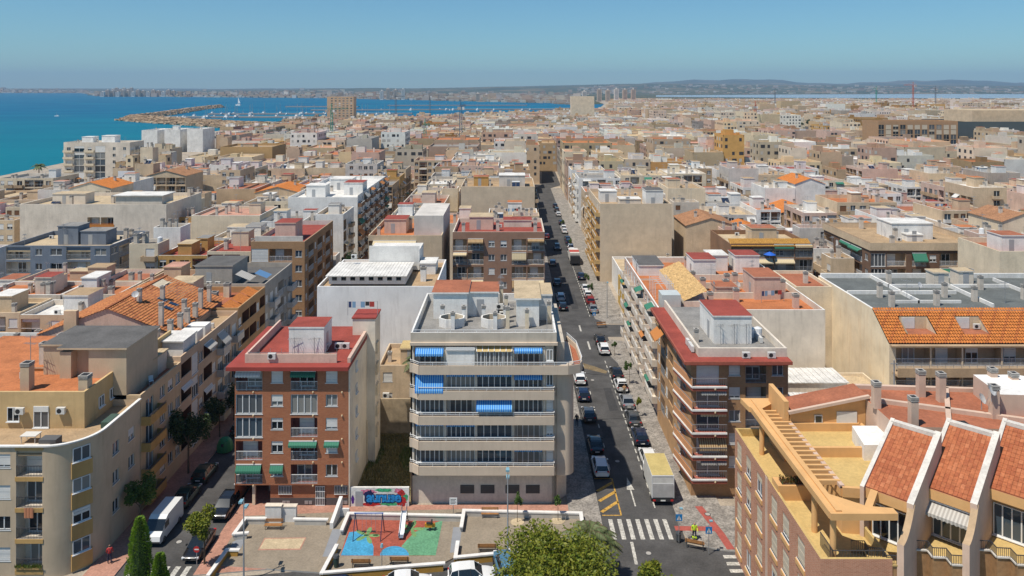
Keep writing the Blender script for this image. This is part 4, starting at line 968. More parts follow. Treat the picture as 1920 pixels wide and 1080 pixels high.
# ---- cream gable-wall block with orange tiled mansard
occ(42.6, 84, 92, 121)
ORT = mat('tile_orange', (.5,.17,.04), .85, .16, 1.0, fine=.22); ORT2 = mat('tile_orange_dark', (.4,.125,.035), .85, .16, 1.0, fine=.22)
def mansard():
    b = Bld('apartment_block', 'cream block with bare gable wall, orange tiled mansard and long balcony', 48.0, 95, 34, 22, 12.4, W['cream'], RF['greyroof'], 0, seed=41)
    b.recess = W['tan']; b.psh = .8
    b.face('F', [('.',.6),('l',3.6),('l',3.2),('l',4.0),('l',3.6),('l',4),('l',4),('l',4)], 1.2, 4, 2.75, ztop=12.4)
    # gable wall on the street side, following the roof line
    b.wall.face([(0,0,0),(0,22,0),(0,22,15.6),(0,4.6,15.6),(0,.2,12.5),(0,0,12.4)], mat('gable_cream',(.82,.7,.5),.9,.22,.22,streak=.55,dirt=(.62,.42,.2))); b.done.add('L')
    b.wall.face([(0,4.6,15.6),(0,22,15.6),(.3,22,15.6),(.3,4.6,15.6)], W['white'])
    v = MB(); v.box(-.35,0,2,2.4,0,13.6,W['cream']); b.h = 15.4; b.blank('R'); b.blank('K')
    b.finish(parapet=False, roof=False)
    # balcony
    s_ = MB(); s_.box(.4,34,-1.4,0,8.7,8.95,W['tan']); s_.box(.4,34,-1.4,-1.22,8.95,9.85,W['tan']); bo = b.part('balcony', s_); rl = MB(); rl.beam((.4,-1.3,10.25),(34,-1.3,10.25),.05,.05,RAILG)
    for k in range(34): rl.beam((.4+k,-1.3,9.85),(.4+k,-1.3,10.25),.04,.04,RAILG)
    rl.obj('railing', bo)
    e = MB(); e.box(.1,34,-.6,.3,12.25,12.4,W['tan']); b.part('eave', e)
    # tiled slope: courses of barrel tiles, openings for two roof terraces
    op = [(3.0,6.6),(10.2,13.6),(19.5,24.0)]
    base = MB(); NC, NR = 96, 12
    def P(u, t): return (u, -.1+4.6*t, 12.5+3.2*t)
    cw = 34/NC
    inside = lambda u, t: any(a < u < c for a, c in op) and .22 < t < .78
    for i in range(NC):
        for j in range(NR):
            u = i*cw; t0, t1 = j/NR, (j+1)/NR
            if inside(u+cw/2, (t0+t1)/2): continue
            m = ORT if (i*7+j*13) % 5 else ORT2
            a = P(u,t0); c = P(u+cw,t0); d = P(u+cw,t1); e_ = P(u,t1); f = P(u+cw*.5,t0); g = P(u+cw*.5,t1)
            base.face([(a[0],a[1],a[2]+.06),(f[0],f[1],f[2]+.17),(g[0],g[1],g[2]+.09),(e_[0],e_[1],e_[2]-.02)], m); base.face([(f[0],f[1],f[2]+.17),(c[0],c[1],c[2]+.06),(d[0],d[1],d[2]-.02),(g[0],g[1],g[2]+.09)], m)
    rf = b.part('tiled_mansard', base, kind='stuff')
    for a, c in op:
        v = MB(); t0, t1 = .25, .75; p0, p1 = P(a,t0), P(a,t1)
        v.face([(a,p0[1],p0[2]),(a,p1[1],p1[2]),(a,p1[1],p0[2])], W['cream']); v.face([(c,p0[1],p0[2]),(c,p1[1],p1[2]),(c,p1[1],p0[2])], W['cream'])
        v.face([(a,p1[1],p0[2]),(c,p1[1],p0[2]),(c,p1[1],p1[2]),(a,p1[1],p1[2])], W['sand']); v.face([(a,p0[1],p0[2]),(c,p0[1],p0[2]),(c,p1[1],p0[2]),(a,p1[1],p0[2])], RF['rust'])
        dv = b.part('dormer_terrace', v)
        v = MB(); v.box(a+.3,a+2.0,p1[1]-.06,p1[1]+.02,p0[2]+.05,p1[2]-.1,SHW); v.obj('shutter', dv)
    b.ac(12.6,2.9,13.35); b.awning(b.T('F')[0],0,19.6,2.6,15.1,4.2,'yellow',.5,1.2)
    # flat grey roofs with white kerbs
    r = MB(); r.box(.3,34,4.6,22,15.0,15.3,mat('roof_slate',(.13,.14,.135),.9,.25,.4,fine=.12),'b'); b.part('roof', r); b.zr = 15.3
    for (x0,x1,y0,y1,h) in ((.3,34,21.7,22,.7),(8,8.25,8,22,.5),(17,17.25,6,20,.5),(0.3,16,12.5,12.75,.5),(8,26,16,16.25,.5),(5,14,8,8.2,.4),(26,26.2,6,20,.5)):
        v = MB(); v.box(x0,x1,y0,y1,15.3,15.3+h,W['white'],'b'); b.part('kerb_wall', v)
    for (x,y) in ((3.6,6.5),(4.2,11),(10,7),(13.4,11),(16.4,9),(17,17),(21,15),(22,19),(24,10),(28,12),(30,18),(9,18)): b.chim(x,y,1.7,.6)
    b.stair(15,16.5,2.2,2.2,2.0,W['offwhite'],RF['beigeroof']); b.stair(19,17,2.2,2.2,2.1,W['offwhite'],RF['beigeroof'])
    for (x,y) in ((7,9),(20,8)): b.ant(x,y,3)
    b.dish(11.5,14)
mansard()
occ(34, 80, 119, 134)
b = Bld('house_row', 'cream infill block with rust roof in the recess beside the gable wall', 42.6, 112, 5.4, 10, 15.2, W['cream'], RF['rust'], .5, seed=6); b.finish(); b.chim(3,4,1.4)

# ---- left row along the narrow street
occ(-61, -38, 60, 112); occ(-54, -38, 60, 134); occ(-75,-60,60,80)
def rounded():
    x0, y0 = -62.0, 68.5; Wd = 22.7
    b = Bld('apartment_block', 'tan apartment block with rounded corner and orange roof terrace at the lower left edge', x0, y0, Wd, 10.4, 12.1, W['tan'], RF['tanroof'], 0, seed=51)
    BE = mat('panel_ochre', (.52,.32,.12), .9, .15, .5, streak=.4); b.wm = mat('tan_smooth', (.58,.45,.31), .9, .14, .4, streak=.35); b.psh = .5; b.rails = RAILD; b.recess = W['offwhite']
    z0, FH = .65, 2.85; ac = 19.0
    b.face('F', [('.',10),('w',2.2),('.',2.2),('w',1.9),('.',.1),('l',2.6)], z0, 4, FH, ztop=12.1, u1=ac)
    b.face('R', [('.',.6),('w',2.6),('.',.5),('w',2.4),('.',.6)], z0+1.4, 3, FH, ztop=12.1, u0=3.7, u1=10.4)
    # loggia fronts painted ochre
    for k in range(5):
        v = MB(); v.box(16.42,19.0,-.05,.02,z0+k*FH-.28,z0+k*FH+.12,BE); b.part('balustrade', v)
    A = [(ac + 3.7*math.sin(R(a)), 3.7-3.7*math.cos(R(a))) for a in range(0,91,2)]
    for (p,q,i) in zip(A, A[1:], range(99)):
        b.wall.face([(*p,0),(*q,0),(*q,12.1),(*p,12.1)], b.wm)
    c = MB(); pan = MB()
    for k in range(4):
        z = z0+k*FH; a0, a1 = R(37), R(61); pts = [(ac+3.7*math.sin(t), 3.7-3.7*math.cos(t)) for t in (a0,a1)]
        d = Vector((pts[1][0]-pts[0][0], pts[1][1]-pts[0][1], 0)); ang = math.atan2(d.y, d.x)
        v = MB(); v.box(-.1,1.7,-.16,.1,-1.5,-.02,BE); o = v.obj('spandrel', b.root, (pts[0][0],pts[0][1],z+1.05), ang)
        Tn = lambda u,dd,zz,p=pts[0],an=ang: (p[0]+u*math.cos(an)-dd*math.sin(an), p[1]+u*math.sin(an)+dd*math.cos(an), zz)
        b.window(Tn, ang, 0, -.2, z+1.05, 1.5, 1.3, 1, shut=(0,.4,0,0)[k])
    cope = MB(); rim = [(0,0),(ac,0)] + A[1:] + [(Wd,10.4)]
    for p, q in zip(rim, rim[1:]): cope.beam((*p,12.15),(*q,12.15),.3,.12,W['white'])
    b.part('coping', cope); b.h = 12.1; b.done |= {'F','R'}; b.finish(parapet=False, roof=False)
    r = MB(); r.prism([(0,.1),(ac,.1)]+[(p[0]-.1,p[1]+.05) for p in A[1:]]+[(Wd-.1,10.4),(0,10.4)], 11.2, 11.4, RF['tanroof']); b.part('roof', r)
    par = MB(); inner = [(0,.25),(ac,.25)] + [(ac+3.45*math.sin(R(a)), 3.7-3.45*math.cos(R(a))) for a in range(6,91,6)] + [(Wd-.25,10.4)]
    for p, q in zip(inner, inner[1:]): par.face([(*p,11.4),(*q,11.4),(*q,12.1),(*p,12.1)], b.wm)
    b.part('parapet', par)
    # penthouse
    OW = mat('penthouse_ochre', (.57,.4,.2), .9, .14, .5, streak=.35)
    p = MB(); p.prism([(-1,5.2),(19.8,5.2),(19.8,24),(-1,24)], 11.4, 14.3, OW, RF['terracotta'])
    ph = b.part('penthouse', p)
    for (x0_,x1_,y0_,y1_) in ((-1,19.8,5.2,5.45),(19.55,19.8,5.45,24)):
        v = MB(); v.box(x0_,x1_,y0_,y1_,14.3,15.0,OW); v.obj('parapet', ph)
    st = MB(); st.box(11.8,17.2,11.5,17.5,14.3,17.4,b.wm,'b'); st.box(17.2,21.2,10.5,17.5,11.4,17.35,b.wm,'b'); st.box(14.2,15.4,10.4,11.5,14.3,17.1,b.wm); st.obj('stair_house', ph)
    v = MB(); v.prism([(11.6,11.3),(14,11.3),(14,10.2),(15.6,10.2),(15.6,10.2),(21.4,10.2),(21.4,17.7),(11.6,17.7)],17.4,17.58,b.wm,RF['darkroof']); v.obj('stair_house_roof', ph)
    Tf = lambda u,d,z: (u,5.2+d,z)
    b.window(Tf,0,14.8,-.13,11.5,1.5,2.1,1,shut=.25); b.window(Tf,0,12.2,-.13,12.1,1.2,1.4,1)
    Tr = lambda u,d,z: (19.8-d,5.2+u,z)
    b.window(Tr,math.pi/2,2.5,-.13,12.3,1.0,1.1,1,shut=0); b.window(Tr,math.pi/2,4.6,-.13,12.3,.9,1.1,1,shut=0)
    b.chim(12.6,7.6,2.4,.9,b.wm,z=14.3); b.chim(19.2,6.4,1.6,.9,b.wm,z=14.3); b.ant(11,10.6,4.5,1,14.3); b.ac(10.2,10,14.4); b.ac(13.2,4.7,12.9); b.ac(17.2,4.8,12.9)
    TBL = plain('furniture_white', (.65,.63,.58), .5); WICK = mat('furniture_wicker', (.16,.11,.07), .8, .2, 3)
    v = MB(); v.box(10.5,12.4,1.6,2.5,11.75,11.85,WICK); v.box(10.5,12.4,2.4,2.6,11.4,12.3,WICK); v.box(10.5,10.7,1.6,2.4,11.4,12.1,WICK); b.part('outdoor_sofa', v)
    v = MB(); v.box(15.5,17,2.0,3.0,12.05,12.12,TBL)
    for u in (15.6,16.9):
        for w in (2.1,2.9): v.beam((u,w,11.4),(u,w,12.05),.06,.06,TBL)
    b.part('terrace_table', v); v = MB(); v.box(17.8,19.4,1.2,2.2,11.4,12.15,plain('cover_grey',(.1,.1,.1),.8)); b.part('covered_grill', v)
    v = MB(); v.box(21.4,22.2,5.2,7.2,11.4,12.0,plain('cover_green',(.05,.09,.07),.8)); b.part('covered_bench', v)
    fb = MB(); fb.box(16.5,18.9,-.12,.1,z0+.2,z0+.42,BE); fo = b.part('flower_box', fb); lv = MB(); lr = random.Random(4); gm = leaf('box_leaf',(.06,.12,.02),(.18,.2,.04))
    for i in range(300):
        x_, y_ = lr.uniform(16.5,18.9), lr.uniform(-.2,.15); a_ = lr.uniform(0,6.28); lv.face([(x_,y_,z0+.4),(x_+.1*math.cos(a_),y_+.1*math.sin(a_),z0+.5+lr.uniform(0,.25)),(x_+.1*math.cos(a_+1),y_+.1*math.sin(a_+1),z0+.45)],gm)
    lv.obj('flowers', fo)
    tw_ = thing('hanging_towel', 'orange towel hanging over a balcony rail of the rounded block', 'towel', (x0+17.3,y0-.1,z0+FH*2-.75)); v = MB()
    for k in range(6): v.face([(k*.14,-.03*(k%2),0),(k*.14+.14,-.03*((k+1)%2),0),(k*.14+.14,-.03*((k+1)%2),.95),(k*.14,-.03*(k%2),.95)],plain('towel_orange',(.5,.2,.1),.9))
    v.obj('cloth', tw_)
    return b
rounded()
def streetrow(label, y0, D, h, wm, cols, z0, nf, FH, roof, seed, par=.7, Wd=14, **kw):
    b = Bld('apartment_block', label, -39.3-Wd, y0, Wd, D, h, wm, roof, par, seed=seed)
    for k, v in kw.items(): setattr(b, k, v)
    b.face('R', cols, z0, nf, FH); b.finish(); return b
TANS = mat('facade_beige', (.58,.43,.27), .9, .14, .4, streak=.3)
b = streetrow('beige block with ochre balconies and a furnished roof terrace next to the rounded block', 79.0, 9.6, 12.5, TANS, [('b',3.4),('w',1.6),('w',1.8),('w',1.4)], .9, 4, 2.8, RF['rust'], 61, rails=RAILD, bpar=W['ochre'], psh=.3, recess=W['ochre'])
v = MB(); v.box(1,8.2,2,9.6,11.8,14.6,W['ochre'],'b'); p = b.part('penthouse', v); v = MB(); v.box(.9,8.3,1.9,9.7,14.6,14.75,W['beige'],mt=RF['terracotta']); v.obj('penthouse_roof', p)
v = MB(); v.box(8.2,12.4,6.2,9.5,11.8,14.0,W['offwhite'],'b'); q = b.part('glazed_porch', v); v = MB()
for k in range(9): v.box(8.1+k*.5,8.56+k*.5,6.0,9.6,14.0,14.12,RF['beigeroof'])
v.obj('porch_roof', q); b.ac(8.2,5,13.2,R(90)); b.chim(2,3,2.0,.8,z=14.7); b.chim(1,8,3.0,1.0,z=13)
PAR = plain('parasol_green', (.05,.09,.07), .8)
pr = thing('parasol', 'dark green parasol on the furnished terrace above the narrow street', 'parasol', (-43.0,83.2,11.8)); v = MB(); v.cyl(0,0,0,2.3,.04,RAILW,6); v.obj('pole', pr); v = MB(); v.cyl(0,0,1.9,2.5,1.4,PAR,8,.05); v.obj('canopy', pr)
CH = plain('chair_plastic', (.7,.7,.7), .4)
def chair(label, x, y, z, rz, m=CH):
    c = thing('terrace_chair', label, 'chair', (x,y,z), rz, 'terrace chairs'); v = MB(); v.box(-.24,.24,-.24,.24,.4,.45,m); v.obj('seat', c); v = MB(); v.box(-.24,.24,.2,.25,.45,.95,m); v.obj('backrest', c)
    for a in (-.21,.21):
        for d in (-.21,.21): v = MB(); v.beam((a,d,0),(a*.95,d*.95,.4),.04,.04,m); v.obj('leg', c)
chair('white plastic chair nearest the parapet on the furnished terrace', -40.4, 83.6, 11.8, .6); chair('red plastic chair on the furnished terrace beside the parasol', -41.4, 82.2, 11.8, 2.5, plain('chair_red',(.45,.04,.03),.4))
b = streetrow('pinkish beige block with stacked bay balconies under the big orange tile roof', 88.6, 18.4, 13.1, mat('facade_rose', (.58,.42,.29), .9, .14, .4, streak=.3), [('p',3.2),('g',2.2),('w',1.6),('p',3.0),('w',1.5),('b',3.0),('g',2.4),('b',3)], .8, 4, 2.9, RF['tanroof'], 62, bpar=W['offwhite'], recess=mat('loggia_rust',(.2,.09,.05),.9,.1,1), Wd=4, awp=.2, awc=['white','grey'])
v = MB(); v.box(.4,3.6,1.5,5,12.4,14.4,W['white'],'b'); p = b.part('glazed_porch', v); v = MB(); v.box(.3,3.8,1.2,5.2,14.4,14.55,RF['whiteroof']); v.obj('porch_roof', p)
for y in (2,5.6,8.4,10.5,13): b.chim(.2,y,2.2,.55,z=13.2)
for y in (6.5,9): v = MB(); v.box(.8,3.2,y,y+1.8,12.4,13.9,W['white']); b.part('roof_hatch', v)
b.ac(2,11.5); b.ac(2,12.6)
# big orange gable roof of the same block, its own house
def gable():
    b = Bld('apartment_block', 'wide house under the big orange pantile gable roof with skylights and chimneys', -60.5, 95, 17.3, 16.2, 13.6, W['pink'], RF['terracotta'], 0, seed=63)
    b.wall.face([(0,0,13.6),(17.3,0,13.6),(9,0,16.9)], W['pink']); b.finish(parapet=False, roof=False)
    v = MB(); NC, NR = 40, 22
    tO = mat('pantile_orange', (.43,.17,.065), .88, .22, .6, fine=.25); tD = mat('pantile_dark', (.34,.12,.05), .88, .22, .6, fine=.25)
    rr = random.Random(5)
    for sgn in (1,-1):
        for i in range(NC):
            for j in range(NR):
                y = -.2 + i*16.6/NC; t0, t1 = j/NR, (j+1)/NR
                if sgn > 0 and t0 < .14 and 27 < i < 36: continue
                X = lambda t: 9 + sgn*8.9*t
                Z = lambda t: 17.0 - 3.35*t
                dy = 16.6/NC; m = tO if rr.random() < .75 else tD
                v.face([(X(t0),y,Z(t0)-.03),(X(t0),y+dy*.5,Z(t0)+.07),(X(t1),y+dy*.5,Z(t1)+.15),(X(t1),y,Z(t1)+.05)], m); v.face([(X(t0),y+dy*.5,Z(t0)+.07),(X(t0),y+dy,Z(t0)-.03),(X(t1),y+dy,Z(t1)+.05),(X(t1),y+dy*.5,Z(t1)+.15)], m)
    b.part('pantile_roof', v, kind='stuff'); v = MB(); v.beam((9,-.2,17.05),(9,16.4,17.05),.35,.2,tD); b.part('ridge_cap', v)
    v = MB(); v.box(9.0,10.2,11.2,14.6,16.3,16.5,W['cream']); v.face([(10.2,11.2,16.4),(10.2,14.6,16.4),(9.2,14.6,17),(9.2,11.2,17)],W['cream']); b.part('roof_well', v)
    for (x,y) in ((11.8,7.5),(13.5,5.6),(13.4,7.4)):
        zz = 17.0-3.35*(x-9)/8.9+.16; v = MB(); v.face([(x,y,zz),(x,y+.8,zz),(x+1.1,y+.8,zz-.41),(x+1.1,y,zz-.41)],SOLAR); v.beam((x,y,zz),(x,y+.8,zz),.08,.1,METAL); v.beam((x+1.1,y,zz-.41),(x+1.1,y+.8,zz-.41),.08,.1,METAL); b.part('skylight', v)
    for (x,y,h) in ((10.6,5.0,1.6),(12.2,8.2,1.7),(15.5,.8,2.8),(16.6,5,2.4),(16.8,9.8,2.6),(16.7,13,2.2)): b.chim(x,y,h,.5,z=17-3.35*abs(x-9)/8.9-.2)
    v = MB(); v.box(3.8,5.4,-.6,.0,11,16.8,W['beige']); b.part('chimney_stack', v)
    b.dish(10.4,4.4,16.6)
gable()
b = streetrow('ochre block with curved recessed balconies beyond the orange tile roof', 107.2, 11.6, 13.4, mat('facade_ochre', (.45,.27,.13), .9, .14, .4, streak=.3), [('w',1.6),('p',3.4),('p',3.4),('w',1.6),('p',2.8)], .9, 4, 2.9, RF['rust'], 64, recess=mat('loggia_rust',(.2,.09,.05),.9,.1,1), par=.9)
v = MB(); 
for i in range(3): v.face([(11.4,.4+i*3.7,13.6),(13.6,.4+i*3.7,12.6),(13.6,3.8+i*3.7,12.6),(11.4,3.8+i*3.7,13.6)], ORT)
b.part('tiled_edge', v)
for (x,y) in ((3,3),(6,3),(9,4),(4,8),(9,9)): b.chim(x,y,1.8,.9,W['cream'])
v = MB(); v.prism([(4,4),(8,3.4),(9,5),(8,7),(4,7)],12.4,13.7,W['cream'],RF['rust']); b.part('light_well', v); b.stair(.5,7,4,4,2.6,W['cream'],RF['beigeroof'])
b = streetrow('grey block with blue parasol terrace at the end of the shaded street row', 118.9, 14.6, 13.8, W['grey'], [('w',1.6),('b',3),('w',1.6),('l',3),('w',1.6),('b',3)], .9, 4, 2.9, RF['darkroof'], 65, bpar=W['palegrey'])
b.stair(2,2,6,7,3,W['grey'],RF['darkroof']); b.ac(2.4,1.4); b.ac(4,1.4); b.ac(5.4,1.4); v = MB(); v.face([(9,.5,15.2),(11.4,.5,14.2),(11.4,3.4,14.2),(9,3.4,15.2)],AWN['grey']); b.part('shade_sail', v); v = MB(); v.face([(11.6,2,15),(13.6,2,14.2),(13.6,4.6,14.2),(11.6,4.6,15)],plain('sail_blue',(.1,.22,.4),.7)); b.part('shade_sail', v)
# ---- orange brick block with pergola and stepped tiled roofs, lower right
occ(20, 90, 40, 81)
def pergola_block():
    b = Bld('apartment_block', 'orange brick block with slatted pergola and stepped red tile roofs at lower right', 21.5, 52, 5, 20, 12.2, BRO, RF['yellowroof'], .7, seed=71)
    PE = mat('plaster_apricot', (.67,.39,.165), .9, .12, .5, streak=.15); PK = mat('plaster_rose', (.6,.44,.34), .9, .14, .5, streak=.25); TAN = mat('terrace_tan', (.54,.385,.155), .92, .14, .6, fine=.08)
    b.rm = TAN; b.copt = TAN; b.shut = SHC; b.psh = .85
    b.face('L', [('TTTT',2.6),('TTTT',2.9),('TTTT',3.1),('.',1.0),('TTTT',2.2),('TTTT',3.0),('TTTT',3.2),('.',2.0)], .5, 4, 2.85)
    b.wall.tbox(b.T('L')[0], 8.75, 9.25, -.06, .05, 0, 12.2, PK)
    b.finish(cap=TAN)
    for o in [o for o in b.root.children if o.name.startswith('window')]:
        v = tmesh('sillpe', lambda B: B.box(-.1,1.6,-.14,.04,-.45,-.07,PE), 'sill'); ob('sill', v, o)
    X0, Y0 = 21.5, 52.0
    def loc(x, y, z): return (x-X0, y-Y0, z)
    body = MB(); body.prism([loc(x,y,0)[:2] for x, y in ((26.5,54.5),(70,54.5),(70,68),(26.5,69))], 0, 11.15, BRO, TAN); b.part('brick_body', body)
    # planters and terrace divider
    v = MB(); v.box(*[0.1,2.9],*[8.6,10.0],11.5,12.7,PE); v.box(.5,2.6,8.8,9.6,12.7,12.72,mat('soil',(.1,.06,.04),.95,.2,3)); b.part('planter', v)
    pl = leaf('planter_leaf',(.05,.09,.02),(.2,.08,.03)); v = MB(); r = random.Random(1)
    for i in range(260):
        x, y = r.uniform(.5,2.6), r.uniform(8.8,9.7); a = r.uniform(0,6.28); v.face([(x,y,12.7),(x+.12*math.cos(a),y+.12*math.sin(a),12.8+r.uniform(0,.35)),(x+.1*math.cos(a+1),y+.1*math.sin(a+1),12.75+r.uniform(0,.3))],pl)
    b.part('planter_flowers', v, kind='stuff')
    # pergola
    pg = MB(); z = 15.0
    pg.beam(loc(22.75,70.9,z),loc(22.75,52.45,z),.95,.5,PE); pg.beam(loc(22.95,71.2,z+.3),loc(22.95,52.4,z+.3),.4,.14,PE)
    pgo = b.part('pergola_beam', pg)
    v = MB(); v.prism([loc(21.9,71.6,0)[:2],loc(25.2,71.6,0)[:2],loc(25.2,71.0,0)[:2],loc(23.1,69.2,0)[:2],loc(22.1,69.6,0)[:2]], z-.2, z+.26, PE, bot=True); v.obj('end_beam', pgo)
    v = MB(); v.prism([loc(22.3,52.2,0)[:2],loc(27.0,52.2,0)[:2],loc(27.0,52.9,0)[:2],loc(25.2,53.2,0)[:2],loc(23.2,54.8,0)[:2],loc(22.3,54.8,0)[:2]], z-.24, z+.24, PE, bot=True); v.obj('end_beam', pgo)
    v = MB(); v.beam(loc(25.3,53.1,z-.1),loc(27.0,55.6,z-.1),.5,.45,PE); v.obj('end_beam', pgo)
    for i in range(17):
        v = MB(); y = 69.0 - i*.76; v.beam(loc(23.1,y,z+.02),loc(24.95,y,z+.02),.24,.34,PE); v.obj('slat', pgo)
    for x, y in ((22.85,68.3),(22.85,56.4),(22.75,52.9)):
        v = MB(); p = loc(x,y,0); v.cyl(p[0],p[1],11.5,z-.2,.22,PE,12); v.obj('post', pgo)
    # upper terraces behind the pergola
    up = [(24.85,56.2),(26.3,56.0),(26.9,57.0),(31.2,61.4),(31.2,66.9),(24.85,66.9)]
    v = MB(); P = [loc(x,y,0)[:2] for x, y in up]; v.prism(P, 11.4, 14.3, PE, TAN)
    for p, q in zip(P, P[1:]+P[:1]): v.beam((*p,14.65),(*q,14.65),.3,.72,PE)
    v.beam((*P[-1],15.0),(*P[0],15.0),.34,.25,PK); a, c = loc(24.85,62.2,0)[:2], loc(30.9,62.2,0)[:2]; v.beam((*a,14.7),(*c,14.7),.3,.8,PE); b.part('upper_terrace', v)
    v = MB(); v.prism([loc(29.0,61.5,0)[:2],loc(32,61.5,0)[:2],loc(32,65,0)[:2],loc(29.6,65,0)[:2]],14.3,15.6,W['white']); b.part('light_well', v)
    # apricot house behind
    v = MB(); v.box(3.4,10.2,14.95,17.6,11,15.9,PE,'b'); v.face([loc(24.9,66.95,15.9),loc(31.7,66.95,15.9),loc(31.7,66.95,17.3)],PE); h = b.part('rear_house', v)
    v = MB(); v.face([loc(24.7,66.7,15.95),loc(31.9,66.7,17.4),loc(31.9,69.8,17.4),loc(24.7,69.8,15.95)],RF['rust']); v.beam(loc(24.7,66.7,16.0),loc(31.9,66.7,17.45),.3,.25,PK); v.obj('rear_house_roof', h)
    v = MB(); v.box(7.6,9.4,14.86,14.96,14.4,16.0,SHW); v.obj('shutter', h); v = MB(); v.box(5.6,6.3,14.85,14.96,15.0,15.7,FRW); v.box(5.68,6.22,14.83,14.85,15.08,15.62,GL[0]); v.obj('window', h)
    v = MB(); v.prism([loc(24.4,71,0)[:2],loc(24.8,71,0)[:2],loc(24.8,66.9,0)[:2],loc(24.4,66.9,0)[:2]],11,16.9,PE); b.part('side_wall', v)
    # rust flat roofs
    v = MB(); v.prism([loc(31.75,61.6,0)[:2],loc(72,59.0,0)[:2],loc(72,66.5,0)[:2],loc(31.75,69.6,0)[:2]],11,17.1,PK,RF['rust']); b.part('flat_roof', v)
    for (x,y,hh) in ((31.8,65.2,1.9),(33.2,61.8,2.0),(38.2,66.5,2.2),(40.8,63.2,2.4),(45,67,2),(37,67.6,2),(43.5,67.6,2.2),(49,66,2)): b.chim(x-X0,y-Y0,hh,.6,PK,z=17.1)
    v = MB(); v.prism([loc(41.6,63.6,0)[:2],loc(47.5,63.2,0)[:2],loc(48.2,66,0)[:2],loc(46,68,0)[:2],loc(42,68,0)[:2]],17.1,18.9,PK,W['white']); b.part('light_well', v)
    for (p,q) in (((31.9,66.5),(45,61.5)),((36,61.5),(40,68.8)),((31.9,69.4),(60,67.2)),((47,60.8),(50.5,67.8)),((56,60.5),(60,66.8)),((52,66),(66,62))):
        v = MB(); v.beam(loc(*p,17.2),loc(*q,17.2),.4,.5,PK); b.part('roof_kerb', v)
    b.dish(40.4-X0,62.9-Y0,18.6); b.dish(40.0-X0,63.6-Y0,17.6); v = MB(); v.box(14.6,16.2,9.4,10.2,17.12,17.3,DARK); b.part('skylight', v)
    # stepped units
    c45 = math.sqrt(.5)
    TI = [mat('tile_brick_'+str(i), c, .85, .12, 2.0, fine=.15) for i, c in enumerate(((.4,.13,.055),(.35,.105,.045),(.44,.155,.07)))]
    def tile(B, m):
        B.face([(0,0,0),(.29,0,0),(.29,.52,.0),(0,.52,.0)],m); w=.30
        B.box(.005,.285,0,.5,.0,.05,m,'b')
    tms = [tmesh(('tile',i), lambda B,i=i: tile(B,TI[i]), 'tile') for i in range(3)]
    r = random.Random(12); WC = mat('capping_weathered',(.62,.58,.52),.9,.2,1.0,fine=.08); sl = math.atan2(2.75,6.1)
    for i in range(8):
        ox, oy = 26.35+4.55*i, 56.0
        U = lambda x, y, z, ox=ox, oy=oy: loc(ox+(x+y)*c45, oy+(y-x)*c45, z)
        wd = 3.2; e0 = 15.1
        v = MB(); v.face([U(0,0,e0),U(wd,0,e0),U(wd,6.1,e0+2.75),U(0,6.1,e0+2.75)],RF['rust'])
        v.face([U(0,0,e0),U(wd,0,e0),U(wd,0,e0-.75),U(0,0,e0-.75)],PE); v.face([U(0,.0,e0-.75),U(wd,.0,e0-.75),U(wd,.8,e0-.75),U(0,.8,e0-.75)],PE); v.face([U(0,.8,11),U(wd,.8,11),U(wd,.8,e0-.7),U(0,.8,e0-.7)],PE)
        ro = b.part('roof_slope', v)
        if i < 2:
            for cx in range(10):
                for cyy in range(15):
                    x = .12 + cx*.295; t = cyy*.43 + .04; p = U(x, t*math.cos(sl), e0+.03+t*math.sin(sl)+r.uniform(0,.015))
                    o = ob('tile', tms[r.choice((0,0,0,1,1,2))], ro, p); o.rotation_euler = Matrix.Rotation(R(-45),3,'Z').__matmul__(Matrix.Rotation(sl-.03,3,'X')).to_euler()
        else:
            v = MB()
            for cx in range(10):
                for cyy in range(15):
                    x = .12+cx*.295; t = cyy*.43+.04; m = TI[r.choice((0,0,0,1,1,2))]
                    P4 = [U(x+a, (t+d)*math.cos(sl), e0+.09-d*.08+(t+d)*math.sin(sl)) for a, d in ((0,0),(.28,0),(.28,.5),(0,.5))]; v.face(P4, m)
                    v.face([P4[0],P4[1],(P4[1][0],P4[1][1],P4[1][2]-.06),(P4[0][0],P4[0][1],P4[0][2]-.06)], m)
            v.obj('tiles', ro, kind='stuff')
        for x, w in ((-.15,.3),(wd-.1,.45)):
            v = MB()
            for xx in (x, x+w): v.face([U(xx,-.3,9),U(xx,6.4,9),U(xx,6.4,e0+3.15),U(xx,-.3,e0+.15)],PK)
            v.face([U(x,-.3,e0+.15),U(x+w,-.3,e0+.15),U(x+w,6.4,e0+3.15),U(x,6.4,e0+3.15)],WC); v.face([U(x,-.3,9),U(x+w,-.3,9),U(x+w,-.3,e0+.15),U(x,-.3,e0+.15)],PK); b.part('party_wall', v)
        v = MB(); v.beam(U(0,6.25,e0+2.9),U(wd,6.25,e0+2.9),.5,.3,WC); b.part('ridge_cap', v)
        # window, awning, fin, balcony
        ang = -math.pi/4; Tn = lambda u,d,z,U=U: U(u,d,z)
        b.window(Tn, ang, .4, .62, 11.45, 2.4, 2.4, 3, shut=0)
        if i == 1: b.awning(Tn, ang, .1, .3, 14.1, 3.0, 'grey', .5, 1.1)
